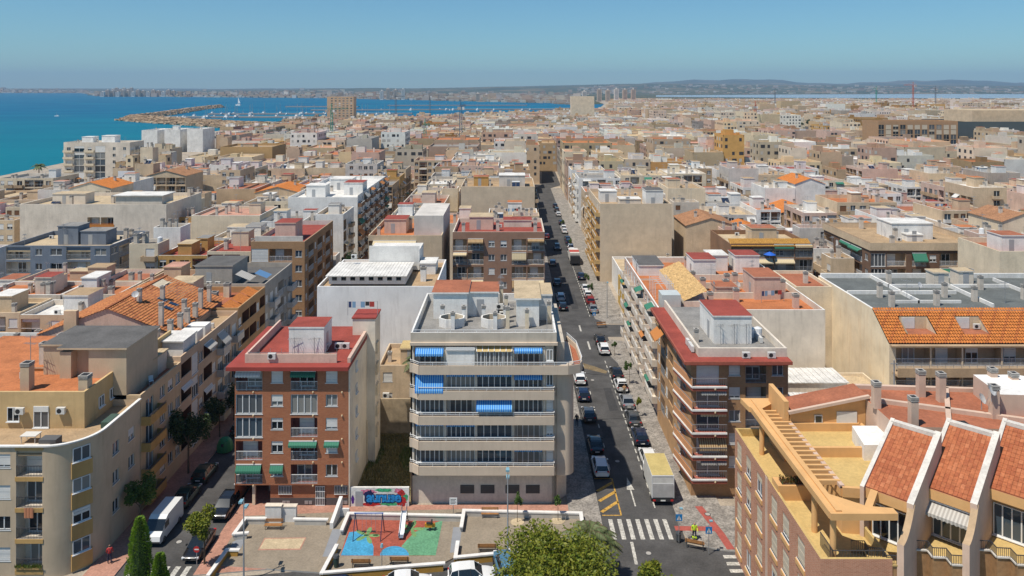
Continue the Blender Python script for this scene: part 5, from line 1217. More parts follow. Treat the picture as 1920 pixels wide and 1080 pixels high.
        if i >= 0:
            v = MB(); pf = []
            for k in range(9):
                t = k/8; pf.append((-2.5+2.4*t, 13.3 + 1.9*t*t))
            for xx in (wd-.05, wd+.4):
                v.face([U(xx,-2.5,6)]+[U(xx,y_,z_) for y_, z_ in pf][:1]+[U(xx,y_,z_) for y_, z_ in pf][1:]+[U(xx,-.1,6)],PK)
            for (a,c),(d,e) in zip(pf,pf[1:]): v.face([U(wd-.05,a,c),U(wd+.4,a,c),U(wd+.4,d,e),U(wd-.05,d,e)],W['tan'])
            v.face([U(wd-.05,-2.5,6),U(wd+.4,-2.5,6),U(wd+.4,-2.5,13.3),U(wd-.05,-2.5,13.3)],PK); b.part('fin_wall', v)
        v = MB(); WD = mat('panel_wood',(.36,.21,.1),.8,.25,3,streak=.4)
        P = [(.2,-2.9),(.9,-2.3),(1.4,-2.9),(2.1,-2.3),(2.6,-2.9),(3.2,-2.4)]
        v.face([U(0,.8,11.3)]+[U(x,y,11.3) for x,y in P]+[U(3.1,.8,11.3)],TAN)
        for p, q in zip(P,P[1:]): v.face([U(*p,9),U(*q,9),U(*q,11.7),U(*p,11.7)],WD); v.beam(U(*p,11.74),U(*q,11.74),.16,.1,WC if i else TAN)
        bo = b.part('balcony', v); v = MB()
        for p, q in zip(P,P[1:]):
            v.beam(U(*p,12.4),U(*q,12.4),.05,.05,RAILD)
            for k in range(7):
                c = Vector(p).lerp(Vector(q),k/7); v.beam(U(c.x,c.y,11.7),U(c.x,c.y,12.4),.025,.025,RAILD)
        v.obj('railing', bo)
    v = MB()
    for (p,q) in (((26.2,52.3),(22.5,52.3)),((22.5,52.3),(22.5,54.5))):
        v.beam(loc(*p,12.6),loc(*q,12.6),.05,.05,RAILD)
        for k in range(19):
            c = Vector(p).lerp(Vector(q),k/18); v.beam(loc(c.x,c.y,11.6),loc(c.x,c.y,12.6),.025,.025,RAILD)
    b.part('railing', v)
pergola_block()

# ---- second line of recognisable blocks
def blk(label, x0, x1, y0, y1, h, wall, roof, F=None, Rr=None, Ll=None, z0=.8, nf=5, fh=2.8, par=.9, name='apartment_block', **kw):
    occ(x0, x1, y0, y1)
    b = Bld(name, label, x0, y0, x1-x0, y1-y0, h, wall, roof, par, seed=label)
    for k, v in kw.items(): setattr(b, k, v)
    if F: b.face('F', F, z0, nf, fh)
    if Rr: b.face('R', Rr, z0, nf, fh)
    if Ll: b.face('L', Ll, z0, nf, fh)
    b.finish(); return b
def top(b, st=(), ch=0, an=1, ac=1, sol=0, tk=0, wa=0):
    r = b.r
    for s_ in st: b.stair(*s_)
    for i in range(ch): b.chim(r.uniform(.8,b.W-.8), r.uniform(.8,b.D-.8), r.choice((1.2,1.6,2.0)), r.choice((.5,.7)))
    for i in range(an): b.ant(r.uniform(1,b.W-1), r.uniform(1,b.D-1), r.choice((2.6,3.4,4.2)), r.choice((0,1)))
    for i in range(ac): b.ac(r.uniform(1,b.W-2), r.uniform(1,b.D-1))
    for i in range(sol): b.solar(r.uniform(1,b.W-4), r.uniform(1,b.D-3))
    for i in range(tk): b.tank(r.uniform(1,b.W-1), r.uniform(1,b.D-1))
    for i in range(wa): b.wash(r.uniform(1,b.W-5), r.uniform(1,b.D-1))
w, rf = W, RF
occ(22,44,141,173); occ(-172,-140,262,303); occ(-140,-127,248,262); occ(-124,-78,157,176.5); occ(60,90,134,138); occ(-62,-38,134,142)
YW = mat('balcony_yellow', (.55,.36,.15), .9, .14, .5, streak=.3)
b = blk('yellow balcony block with a huge bare beige side wall on the main street', 20.4, 37, 173, 199, 18.2, mat('render_raw', (.62,.5,.36), .92, .16, .5, streak=.2), rf['tanroof'], Ll=[('b',3),('w',2),('b',3),('b',3),('w',2),('b',3),('b',3)], z0=1.5, nf=6, fh=2.75, bpar=YW, psh=.5)
top(b, [(1,8,4,4,2.6,w['white'],rf['whiteroof']),(11,2,4,5,3.6,w['white'],rf['darkroof']),(5,3,5,4,1.4,w['offwhite'],rf['whiteroof'])], 4, 2, 2, 1)
b = blk('low white garage building with ochre yard at the foot of the bare beige wall', 23, 40, 158, 172, 6.2, w['white'], rf['beigeroof'], F=[('.',2),('W',3),('W',3),('.',2)], nf=1, z0=2.6, par=.6); top(b, [], 2, 0, 1)
b = blk('small yellow house with worn tiled roof below the long pink balcony row', 22.3, 31, 144.5, 157, 5.8, mat('facade_yellow', (.55,.36,.1), .9, .2, .5, streak=.4), rf['tanroof'], F=[('w',2),('.',1),('w',2)], Ll=[('w',2),('w',2),('.',2),('w',2)], nf=1, z0=1, name='small_house'); top(b, [], 2, 1, 0)
b = blk('brown block with flat grey roof, white roof house and green awnings beyond the mansard', 66, 87.5, 137.5, 158, 16.4, mat('brown_dark', (.17,.1,.065), .9, .12, .6), rf['tanroof'], F=[('g',2.6),('l',3.4),('.',.8),('l',2.6),('w',2),('l',3.4),('l',2.6),('w',2)], Ll=[('l',3),('w',2),('l',3),('l',3),('w',2)], psh=.4, awp=.35, awc=['green'], copt=w['beige'], recess=w['tan'])
v = MB(); v.box(-.2,21.7,-.2,20.7,15.1,16.5,w['beige'],'tb'); b.part('fascia', v)
top(b, [(8,8,8,6,3.0,w['white'],rf['whiteroof']),(10,6,3,3,1.2,w['white'],rf['whiteroof'])], 4, 1, 1)
b = blk('dark balcony block with amber pantile edge and a blue parasol, mid right', 42.5, 58.5, 145, 160, 14.6, w['brown'], rf['beigeroof'], F=[('l',4),('l',4),('l',4),('l',3.5)], psh=.35, awp=.4, awc=['green','cream'], recess=w['grey'], rails=RAILG); top(b, [(6,6,5,4,2.8,w['beige'],rf['rust'])], 3, 2, 1)
v = MB(); AM = mat('tile_amber', (.42,.22,.05), .9, .2, 1.5, fine=.25)
for i in range(45): v.beam((.2+i*.35,-.3,14.3),(.2+i*.35,2.2,15.3),.3,.14,AM)
b.part('pantile_edge', v, kind='stuff')
p = thing('parasol', 'bright blue parasol on a shaded balcony, mid right', 'parasol', (50.0,144.9,12.4)); v = MB(); v.cyl(0,0,-1,.7,.04,RAILW,6); v.obj('pole', p); v = MB(); v.cyl(0,0,.3,.85,1.2,plain('parasol_blue',(.02,.12,.55),.6),8,.05); v.obj('canopy', p)
b = blk('tall pale cream blank wall block at the right edge behind the mansard', 80, 108, 122.5, 134, 18.2, w['cream'], rf['rust']); top(b, [(3,4,4,4,2.6)], 3, 1, 0)
b = blk('brown brick block with red roof and grey parapet at the corner of the shaded street', -49.5, -39.3, 141.5, 164, 15.9, BRB, rf['red'], F=[('g',3),('l',4),('w',2)], Rr=[('w',2),('l',3),('w',2),('l',3),('w',2),('l',3),('w',2)], psh=.5, copt=w['palegrey'])
v = MB(); v.box(.6,9.7,.5,.75,15,16.8,w['palegrey'],'b'); b.part('parapet', v); top(b, [(3,5,4,5,3.4,w['pink'],rf['red'],'R')], 3, 2, 2)
b = blk('bright white block with a plain front wall above the shaded street', -57, -39.3, 190, 236, 17.2, w['white'], rf['whiteroof'], Rr=[('b',3),('w',2),('b',3),('w',2)]*3, nf=6, psh=.5, bpar=w['brown'], awp=.3, awc=['green','orange','grey']); top(b, [(3,6,5,5,3.0),(12,10,5,6,3.2,w['white'],rf['red']),(6,20,6,6,3)], 6, 2, 2, 0, 1)
b = blk('beige block with two bare walls and orange balconies in the gap between, far left', -116, -81.5, 176, 196, 17.6, w['offwhite'], rf['beigeroof'], F=[('.',16),('lllll',3.2),('lllll',3.2),('.',12.5)], psh=.3, recess=w['cream'], rails=plain('rail_orange',(.5,.17,.03),.6)); 
for k in range(5): v = MB(); v.box(15.9,22.2,-.08,.0,.8+k*2.8-.05,.8+k*2.8+.85,mat('balustrade_orange',(.5,.19,.04),.8,.1,1)); b.part('balustrade', v)
v = MB(); v.box(22,33,1,7,17.5,19.4,w['offwhite'],'b'); v.box(21.5,33.5,.6,7.4,19.4,19.6,rf['whiteroof']); b.part('roof_storey', v); top(b, [(4,6,8,4,2.4,w['offwhite'],rf['beigeroof'])], 5, 2, 2, 1)
b = blk('dark blue grey modern block with stepped roof terraces, mid left', -97, -77, 143, 158, 14.8, w['bluegrey'], rf['beigeroof'], F=[('l',4),('w',2.5),('W',3),('l',4),('W',3)], Rr=[('W',3),('l',4),('W',3),('l',4)], psh=.3, recess=w['offwhite'], rails=RAILG); top(b, [(7,5,4,4,3.6,w['bluegrey'],rf['greyroof']),(11.5,5,5,4,2.6,w['bluegrey'],rf['greyroof'])], 4, 3, 2, 0, 0, 1)
b = blk('raw beige blank wall block behind the red terrace of the brown balcony block', -13.5, 6, 197, 216, 19.0, mat('render_raw', (.62,.5,.36), .92, .16, .5, streak=.2), rf['tanroof'], Rr=[('b',3),('w',2),('b',3),('w',2),('b',3)], nf=6, bpar=w['tan']); top(b, [(10,6,7,6,3,w['palegrey'],rf['whiteroof']),(3,8,4,4,2.4,w['ochre'],rf['rust'])], 4, 2, 2, 1)
# distant landmarks
b = blk('brown slab tower rising over the roofs in front of the harbour', -223, -191, 900, 916, 34.5, mat('tower_brown', (.56,.39,.25), .9, .1, .5), rf['tanroof'], F=[('.',3)]+[('W',3),('.',.6)]*6, Rr=[('.',1),('w',2),('w',2)], nf=11, fh=3.0, name='tower_block', lod=1, psh=.2); 
b = blk('bulky cream seafront block with white roof huts at the shore', -203, -173, 338, 351, 20.4, w['offwhite'], rf['whiteroof'], F=[('b',3),('g',3),('b',3),('g',3),('.',1),('w',3),('w',3)], Rr=[('w',3),('b',3),('w',3),('b',3)]*2, nf=6, fh=3.0, z0=1, lod=1, bpar=w['cream']); top(b, [(6,4,5,5,3),(14,6,6,5,3.4)], 3, 2, 0)
for k, xx in enumerate((-258,-243,-228)):
    b = blk(('left','middle','right')[k]+' slab of three white party walls at the shore beyond the cream seafront block', xx, xx+11, 520+k*2, 545, 15.6+k*.3, w['white'], rf['whiteroof'], lod=1); top(b, [(3,6,4,4,3)] if k == 1 else [], 1, 1, 0)
b = blk('long brown apartment slab with rows of pale balconies on the right skyline', 212, 258, 432, 452, 25.8, mat('slab_brown', (.4,.25,.14), .9, .1, .5), rf['tanroof'], F=[('g',3),('.',.8)]*11, nf=8, fh=2.9, lod=1, frame=w['cream'], shut=SHC, psh=.8)
b = blk('big dark glass and grey office block at the right edge', 296, 380, 500, 540, 22.5, plain('curtain_glass', (.06,.08,.09), .15, spec=.6), rf['greyroof'], lod=1); v = MB(); v.box(14,84,3,36,22,30,w['beige'],'b',mt=rf['beigeroof']); b.part('upper_storey', v)
b = blk('white stepped block with a single blank side in the middle distance', 78, 108, 980, 1000, 34, w['cream'], rf['whiteroof'], lod=1, name='tower_block')
b = blk('ochre cube-like block with blank front in the left middle distance', -129, -106, 330, 350, 19, mat('ochre_cube', (.46,.3,.14), .9, .1, .6), rf['tanroof'], lod=1); top(b, [(8,6,5,5,1.6,w['beige'],rf['rust'])], 2, 1, 1)
# hoarding
hb = thing('billboard', 'white estate agent hoarding with a peaked roof logo before the seafront', 'billboard', (-135.6,257,4.2)); v = MB(); v.box(0,7.6,0,.2,5.2,12.2,plain('hoarding_white',(.72,.73,.76),.5)); v.obj('panel', hb)
for x in (1,6.6): v = MB(); v.beam((x,.5,-4.2),(x,.5,11.8),.25,.25,METAL); v.obj('post', hb)
LB = plain('print_dark', (.08,.09,.14), .6); LR = plain('print_red', (.35,.09,.08), .6); v = MB()
for (p,q,m) in (((1.6,10.2),(2.9,11.4),LB),((2.9,11.4),(3.7,10.6),LB),((3.3,10.3),(4.5,11.3),LR),((4.5,11.3),(5.9,10.1),LR)): v.beam((p[0],-.02,p[1]),(q[0],-.02,q[1]),.02,.3,m)
v.obj('logo', hb)
v = MB()
for i,(x0,x1,z) in enumerate(((1.0,6.6,9.2),(1.6,6.0,7.4),(1.3,6.3,6.5))):
    x = x0
    while x < x1: v.box(x,min(x+.42,x1),-.02,-.005,z-.22,z+.22,LB); x += .55
v.obj('print_lines', hb)

b = blk('low rust-roofed yard house with white grilles behind the pergola block', 31, 41, 74, 82, 7.2, w['pink'], rf['rust'], F=[('W',3),('W',3)], nf=2, z0=1); top(b, [], 2, 0, 1)
b = blk('low house with a cream ribbed roof between the pergola block and the mansard', 42.5, 54, 76, 88, 6.4, w['cream'], rf['whiteroof'], F=[('w',2),('.',1),('w',2)], nf=1, z0=2); top(b, [(3,3,4,4,1.6,w['white'],rf['whiteroof'])], 2, 1, 1)
b = blk('low red-roofed house right of the ribbed roof below the long balcony', 56, 76, 74, 88, 7.0, w['beige'], rf['red'], F=[('w',2),('.',1),('W',3)]*2, nf=1, z0=2); top(b, [(3,3,4,4,1.8,w['beige'],rf['rust'])], 3, 1, 1)
# ---------------------------------------------------------------- the rest of the town
WK = ['beige']*5+['cream']*5+['sand']*4+['offwhite']*3+['white']*5+['pink']*4+['tan']*2+['ochre','grey','palegrey']
RK = ['terracotta']*3+['red']*2+['rust']*3+['beigeroof']*5+['greyroof']*3+['tanroof']*4+['pinkroof']*2+['whiteroof']*3+['darkroof']
WN = dict(beige='beige',cream='cream',sand='sandy',offwhite='off-white',white='white',pink='pinkish',tan='tan',ochre='ochre',grey='grey',palegrey='ashen')
RN = dict(terracotta='terracotta',red='red',rust='rusty',beigeroof='beige',greyroof='grey',tanroof='tan',pinkroof='pink',whiteroof='white',darkroof='dark')
ORD = 'first second third fourth fifth sixth seventh eighth ninth tenth eleventh twelfth thirteenth fourteenth fifteenth sixteenth seventeenth eighteenth nineteenth twentieth'.split()
def ordw(n):
    if n < 20: return ORD[n]
    return ('twenty','thirty','forty')[(n+1)//10-2] + ('' if (n+1) % 10 == 0 else '-'+ORD[(n+1)%10-1])
STRIPS = [(-255,-206),(-200,-151),(-145,-95),(-89,-39.3),(-28.5,6.2),(22,70),(76,124),(130,178),(184,232),(238,286),(292,340),(346,394),(400,448),(454,502),(508,556),(562,610)]
def free(x0,x1,y0,y1):
    for a,b_,c,d in OCC:
        if x0 < b_-.4 and x1 > a+.4 and y0 < d-.4 and y1 > c+.4: return False
    return True
cells = []
rg = random.Random(99)
def avenue(x, y):                      # the straight avenue that leaves the grid to the far right
    return y > 420 and abs(x - (205 + (y-500)*.364)) < 9
def fill(x0, x1, y0, y1, edgeL=True, edgeR=True, two=True):
    nr = (3 if y0 < 300 else 2) if two else 1
    rows = [(y0+(y1-y0)*k/nr, y0+(y1-y0)*(k+1)/nr) for k in range(nr)]
    for ri, (ya, yb) in enumerate(rows):
        x = x0
        while x < x1-3:
            w_ = rg.uniform(8.5,16) if y0 < 300 else rg.uniform(11,24); 
            if x1-(x+w_) < 6: w_ = x1-x
            yy0 = ya + (rg.uniform(0,1.5) if ri else 0); dd = yb-yy0-(rg.uniform(0,1.2) if ri == 0 else rg.choice((0,0,2)))
            c = (x, x+w_-.05, yy0, yy0+dd)
            if free(*c): cells.append((*c, ri == 0, x < x0+.1, x+w_ > x1-.1))
            else:
                n = 3
                for i in range(2):
                    for j in range(n):
                        s_ = (x+w_*i/2, x+w_*(i+1)/2-.05, yy0+dd*j/n, yy0+dd*(j+1)/n-.05)
                        if free(*s_): cells.append((*s_, False, False, False))
            x += w_
fill(-95,-61.5,81,107); fill(-95,-61.5,107,133); fill(-61,-54.2,112.5,133.5,two=False); fill(43,79.5,120.5,133.5,two=False); fill(86,125,84,121); fill(-130,-101,100,133)
y = 142.8; ROWY = []
while y < 900:
    dpt = 45 if y < 500 else 52; ROWY.append((y, y+dpt)); y += dpt + (6.5 if len(ROWY) % 3 else 8)
for (ya, yb) in ROWY:
    for (xa, xb) in STRIPS:
        if xa == 22 and ya > 330: xa = 24
        if xb == 6.2 and ya > 330 : xb = 13 if ya < 400 else 24
        if xa == -28.5 and ya > 262: xa = -39.2
        if xa < .69*yb+30 and xb > -.69*yb-30: fill(xa, xb, ya, yb)
def vis(c): 
    xm = (c[0]+c[1])/2; return -.69*c[3]-4 < c[1] and c[0] < .69*c[3]+4 and not avenue(xm, (c[2]+c[3])/2) and not avenue(c[0], c[2]) and not avenue(c[1],c[3])
cells = [c for c in cells if vis(c) and not (c[0] < -162 and 270 < c[3] and c[2] < 520) and not (c[0] < -205 and c[2] < 540)]
cells.sort(key=lambda c: c[2])
NIND = 255
near, rest = cells[:NIND], cells[NIND:]
# name rows by depth bands so that each label points at one roof
bands = {}
for c in near:
    k = int((c[2]-80)//16); bands.setdefault(k, []).append(c)
label_pos = {}
for bi, k in enumerate(sorted(bands)):
    Ls = sorted([c for c in bands[k] if (c[0]+c[1])/2 < 12], key=lambda c: -c[0]); Rs = sorted([c for c in bands[k] if (c[0]+c[1])/2 >= 12], key=lambda c: c[0])
    for nm, lst in (('left', Ls), ('right', Rs)):
        for i, c in enumerate(lst): label_pos[c] = (bi, i, nm)
hr = random.Random(5)
def height(c, r):
    x = (c[0]+c[1])/2; z = c[2]
    h = r.choice((7.5,9.5,10.5,12.5,12.5,13.5,15,15.5,16.5) if z < 300 else (7.5,9.5,11,12.5,13.5,15,16.5,18,19.5)) + r.uniform(-.5,.5)
    if z < 140: h = min(h, 12.8)
    if -30 < x < 40 and z > 140: h = max(h, r.uniform(12,16.5))
    if r.random() < .07 and z > 230: h += r.uniform(3,6)
    if z > 1300: h = min(h, r.uniform(5,9.5))
    if z > 430 and x < 170: h = min(h, r.uniform(6.5,11.5) if z > 560 else r.uniform(8,13))
    return h
def rcols(L, r, dens):
    out = []; u = 0
    while u < L-1.5:
        k = r.choice('wwblb.ll' if dens > .5 else 'w..w.b'); wd = {'w':1.9,'b':2.9,'l':3.0,'.':1.2}[k]
        out.append((k, wd)); u += wd
    return out or [('.',1)]
for n, c in enumerate(near):
    x0,x1,y0,y1,front,eL,eR = c; r = random.Random(n*31+7); wk, rk = r.choice(WK), r.choice(RK); Wd, D = x1-x0, y1-y0
    h = height(c, r); nf = max(1, int((h-1.2)/2.75)); bi, i, side = label_pos[c]
    tall = ('low' if h < 9 else 'mid-height' if h < 14 else 'tall')
    ftr = r.choice(('stair','stair','solar','tank','wash','plain'))
    lab = '%s %s block with %s roof, %s row beyond plaza, %s %s of main street' % (tall, WN[wk], RN[rk], ordw(bi), ordw(i), side)
    gab = r.random() < .07 and Wd > 8
    b = Bld('town_house' if h < 11 else 'apartment_block', lab, x0, y0, Wd, D, h, W[wk], RF[rk], 0 if gab else r.choice((.6,.8,1.0)), lod=1, group='town blocks', seed=n)
    b.bpar = r.choice((None, W[wk], W['white'], W['tan'])); b.psh = .5; b.awp = .15; b.awc = ['green','cream','orange','grey','white']; b.copt = r.choice((W[wk], W['offwhite'])); b.shut = r.choice((SHW,SHW,SHC,SHB)); b.rails = r.choice((RAILW,RAILD)); b.recess = r.choice((None,W['tan']))
    if front or r.random() < .3: b.face('F', rcols(Wd, r, .8 if front else .2), h-nf*2.75-.3 if h-nf*2.75 > .4 else .3, nf, 2.75)
    xm = (x0+x1)/2
    if xm < 0 and (eR or r.random() < .2): b.face('R', rcols(D, r, .8 if eR else .2), .8, nf, 2.7)
    if xm > 0 and (eL or r.random() < .2): b.face('L', rcols(D, r, .8 if eL else .2), .8, nf, 2.7)
    if gab:
        b.finish(parapet=False, roof=False); v = MB(); t = r.choice((ORT, mat('pantile_old',(.33,.17,.09),.9,.25,.8,fine=.25))); rz_ = 1.8; k = int(D/.7)
        for q in range(k):
            ya, yb = -.2+q*(D+.4)/k, -.2+(q+1)*(D+.4)/k; ym = (ya+yb)/2
            for (xa, xb, za, zb) in ((-.3,Wd/2,h,h+rz_),(Wd/2,Wd+.3,h+rz_,h)):
                v.face([(xa,ya,za),(xb,ya,zb),(xb,ym,zb+.12),(xa,ym,za+.12)],t); v.face([(xa,ym,za+.12),(xb,ym,zb+.12),(xb,yb,zb),(xa,yb,za)],t)
        v.face([(0,0,h),(Wd,0,h),(Wd/2,0,h+rz_)],W[wk]); b.part('tiled_roof', v); b.chim(Wd*.3,D*.4,1.5,.6,z=h+.6); b.chim(Wd*.7,D*.7,1.5,.6,z=h+.6)
        continue
    b.finish(cap=W['white'] if r.random() < .4 else None)
    sw = W['white'] if r.random() < .5 else W[wk]
    if Wd > 5 and D > 7:
        b.stair(r.uniform(.8,Wd-4.2), r.uniform(2,D-5), r.uniform(2.4,3.6), r.uniform(2.6,4.2), r.uniform(2.2,2.9), sw, RF[r.choice(RK)])
        if r.random() < .45 and Wd > 9: b.stair(r.uniform(.8,Wd-4.6), r.uniform(4,D-5), r.uniform(2,4), r.uniform(2,4), r.uniform(1.2,2.4), sw, RF[r.choice(RK)])
    if Wd > 9 and r.random() < .6:
        v = MB(); xx = r.uniform(3,Wd-3); v.box(xx,xx+.18,.2,D-.2,b.zr,b.h-.05,b.copt,'b'); b.part('terrace_wall', v)
    if Wd > 4: top(b, (), r.choice((2,3,4,5)), r.choice((0,1,1,2)), r.choice((0,0,1,2)), 1 if ftr == 'solar' and Wd > 6 else 0, 1 if ftr == 'tank' else 0, 1 if ftr == 'wash' and Wd > 8 else 0)

# the mass of roofs behind: one object
ATT = mat('town_mass', (1,1,1), .92, .14, .4, attr=True)
m = MB(); m.col = []
def cbox(x0,x1,y0,y1,z0,z1,cw,ct,sides='flrt'):
    n = len(m.v); m.v.extend([(x0,y0,z0),(x1,y0,z0),(x1,y1,z0),(x0,y1,z0),(x0,y0,z1),(x1,y0,z1),(x1,y1,z1),(x0,y1,z1)]); k = m.mi(ATT)
    for s_, q, c in (('t',(4,5,6,7),ct),('f',(0,1,5,4),cw),('k',(2,3,7,6),cw),('l',(3,0,4,7),cw),('r',(1,2,6,5),cw)):
        if s_ in sides: m.f.append(tuple(n+i for i in q)); m.m.append(k); m.col.append(c)
DKW = (.05,.05,.055)
def vary(c, r): 
    f = r.uniform(.68,1.14); return (min(.8,c[0]*f), min(.8,c[1]*f*r.uniform(.95,1.0)), min(.8,c[2]*f*r.uniform(.86,.99)))
def massb(c, r, det):
    x0,x1,y0,y1 = c[:4]; h = height(c, r); cw = vary(WALLC[r.choice(WK)], r); ct = vary(ROOFC[r.choice(RK)], r)
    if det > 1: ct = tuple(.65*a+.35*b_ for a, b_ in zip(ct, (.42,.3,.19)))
    p = .8
    cbox(x0,x1,y0,y1,0,h-p,cw,ct)
    if det < 2:
        cbox(x0,x1,y0,y0+.25,h-p,h,cw,cw,'ftk'); cbox(x0,x0+.25,y0,y1,h-p,h,cw,cw); cbox(x1-.25,x1,y0,y1,h-p,h,cw,cw); cbox(x0,x1,y1-.25,y1,h-p,h,cw,cw,'ft')
    if x1-x0 > 6:
        sw = vary(WALLC['white'] if r.random() < .45 else cw, r)
        for k in range(r.choice((1,1,2,3) if det < 2 else (1,1,2))):
            a = r.uniform(x0+.5,x1-4.5); e = r.uniform(y0+2,y1-4); hh = r.uniform(1.8,3.0); cbox(a,a+r.uniform(2.2,4.2),e,e+3.4,h-p,h-p+hh,sw,vary(ROOFC[r.choice(RK)],r))
        for k in range(2 if det < 2 else 1):
            a = r.uniform(x0+.5,x1-1); e = r.uniform(y0+1,y1-1); cbox(a,a+.6,e,e+.6,h-p,h+.9,sw,sw)
    if r.random() < .75:
        nf = int((h-1)/2.9); nw = int((x1-x0)/(2.6 if det < 2 else 4)); wall_blank = r.random() < .35
        side = 'r' if (x0+x1) < 0 else 'l'; nd = int((y1-y0)/3.2)
        for f in range(nf):
            z = h-p-1.9-f*2.9
            if not wall_blank:
                for i in range(nw):
                    if r.random() < .8: 
                        a = x0+(i+.28)*(x1-x0)/nw; n = len(m.v); ww = r.choice((1.1,1.1,1.9)); m.v.extend([(a,y0-.03,z),(a+ww,y0-.03,z),(a+ww,y0-.03,z+1.4),(a,y0-.03,z+1.4)]); m.f.append((n,n+1,n+2,n+3)); m.m.append(m.mi(ATT)); m.col.append(DKW if r.random() < .65 else (.5,.48,.44))
            if det < 2 and r.random() < .7:
                for i in range(nd):
                    xs = x1+.03 if side == 'r' else x0-.03; a = y0+(i+.3)*(y1-y0)/nd; n = len(m.v); m.v.extend([(xs,a,z),(xs,a+1.5,z),(xs,a+1.5,z+1.5),(xs,a,z+1.5)]); m.f.append((n,n+1,n+2,n+3)); m.m.append(m.mi(ATT)); m.col.append(DKW if r.random() < .65 else (.5,.48,.44))
r = random.Random(77)
for c in rest: massb(c, r, 1)
def inland(x, y):
    P = [(800,-290),(890,-265),(1000,-165),(1240,45),(1500,175),(2100,265),(2700,305)]
    for (a,b_),(d,e) in zip(P,P[1:]):
        if a <= y <= d: return x > b_+(e-b_)*(y-a)/(d-a)+6
    return True
y = ROWY[-1][1]+8
while y < 2680:
    st = 26 + (y-900)/45
    x = -.7*y-20
    while x < .7*y+20:
        ww = st*r.uniform(.55,1.0)
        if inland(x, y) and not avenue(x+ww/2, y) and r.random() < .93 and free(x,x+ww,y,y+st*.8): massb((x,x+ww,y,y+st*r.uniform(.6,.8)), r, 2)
        x += ww + (r.uniform(0,3) if r.random() < .3 else 0)
    y += st
o = m.obj('distant_town', kind='stuff'); tag(o, 'mass of pale flat roofed houses stretching from the middle distance to the lagoon', 'town')

# houses on the far shore and hills
m = MB(); m.col = []
FC = [(.55,.5,.44),(.45,.36,.28),(.6,.58,.55),(.4,.28,.22),(.5,.4,.32)]
for i in range(5200):
    px = r.uniform(-20,1940); c = coast(px) if px < 1080 else 4600
    d = c + 60 + abs(r.gauss(0,1))*(900 if px > 178 else 300) + (r.random() < .25)*r.uniform(0,3000)
    if px > 1100: d = r.uniform(5600,8200)
    if px > 1150 and r.random() < .82: continue
    X = (px-960)/FPX*d; z = hfar(px, d); w_ = r.uniform(10,26)*(.6+d/6000); h = r.uniform(5,11)*(1 if r.random() < .93 else 2.4)
    cc = vary(r.choice(FC), r); cbox(X,X+w_,d,d+14,z-3,z+h,cc,vary(r.choice(FC),r),'flrt')
o = m.obj('far_shore_houses', kind='stuff'); tag(o, 'scatter of small houses along the far shore and its low hills', 'houses')
TWM = mat('tower_far', (.55,.42,.32), .9, .1, .01); TWW = mat('tower_far_pale', (.7,.64,.58), .9, .1, .01)
tw = [(188+i*9.5, 4020+20*(i % 3), 24+5*((i*5) % 3)) for i in range(15)] + [(208+i*7, 5400, 38+8*(i % 2)) for i in range(6)] + [(712,3000,34),(724,3000,42),(738,3010,38),(752,3000,40),(892,2620,26),(908,2620,22),(1092,2560,34),(1120,2440,40),(1136,2440,38),(1152,2440,42),(1168,2450,40),(1184,2450,40)]
for i, (px, d, h) in enumerate(tw):
    X = (px-960)/FPX*d; z = max(0, hfar(px, d)); 
    place = 'on the far left shore' if px < 350 else 'on the far shore above the harbour' if px < 1000 else 'on the skyline right of the harbour'
    t = thing('tower_block', 'hazy distant tower block %s, %s from the left' % (place, ordw(i if i < 15 else i)), 'building', (X, d, z), 0, 'far tower blocks')
    v = MB(); wd = 20 if px < 350 else 14; v.box(0,wd,0,15,-3,h,TWM if i % 3 else TWW); v.obj('wall', t); v = MB()
    for k in range(int(h/4)): v.box(1.5,wd-1.5,-.3,-.1,2+k*4,3.2+k*4,GL[3])
    v.obj('windows', t, kind='stuff'); v = MB(); v.box(wd*.35,wd*.65,4,10,h,h+4,TWW); v.obj('roof_house', t)

# harbour: breakwater, quays, boats
ROCK = [mat('rock_%d' % i, c, .95, .25, .4) for i, c in enumerate(((.42,.3,.19),(.35,.25,.16),(.48,.36,.24)))]
def rocks(label, pts, wd, hmax, n, seed, cap=None, name='breakwater'):
    t = thing(name, label, 'breakwater', (pts[0][0], pts[0][1], -2.5)); r = random.Random(seed); v = MB(); o = Vector(pts[0])
    for i in range(n):
        k = r.uniform(0, len(pts)-1.001); j = int(k); p = Vector(pts[j]).lerp(Vector(pts[j+1]), k-j) - o; d = (Vector(pts[j+1])-Vector(pts[j])).normalized(); q = Vector((-d.y, d.x)); s_ = r.gauss(0,.5); s_ = max(-1,min(1,s_))
        p = p + q*s_*wd; z = hmax*(1-abs(s_))*.9; sz = r.uniform(1.5,4); m_ = r.choice(ROCK); P = []
        for dx,dy,dz in ((-1,-1,-1),(1,-1,-1),(1,1,-1),(-1,1,-1),(-1,-1,1),(1,-1,1),(1,1,1),(-1,1,1)): P.append((p.x+dx*sz*r.uniform(.5,1.1), p.y+dy*sz*r.uniform(.5,1.1), z+dz*sz*.6*r.uniform(.5,1)))
        for q4 in ((4,5,6,7),(0,1,5,4),(2,3,7,6),(3,0,4,7),(1,2,6,5)): v.face([P[a] for a in q4], m_)
    v.obj('rocks', t, kind='stuff')
    core = MB()
    for a, c in zip(pts, pts[1:]): a = Vector(a)-o; c = Vector(c)-o; core.beam((*a,hmax*.3),(*c,hmax*.3),wd*1.0,hmax*.9,ROCK[1])
    core.obj('core', t)
    if cap:
        v = MB()
        for a, c in zip(pts, pts[1:]): a = Vector(a)-o; c = Vector(c)-o; v.beam((*a,hmax*.9),(*c,hmax*.9),wd*.35,1.6,cap)
        v.obj('roadway', t)
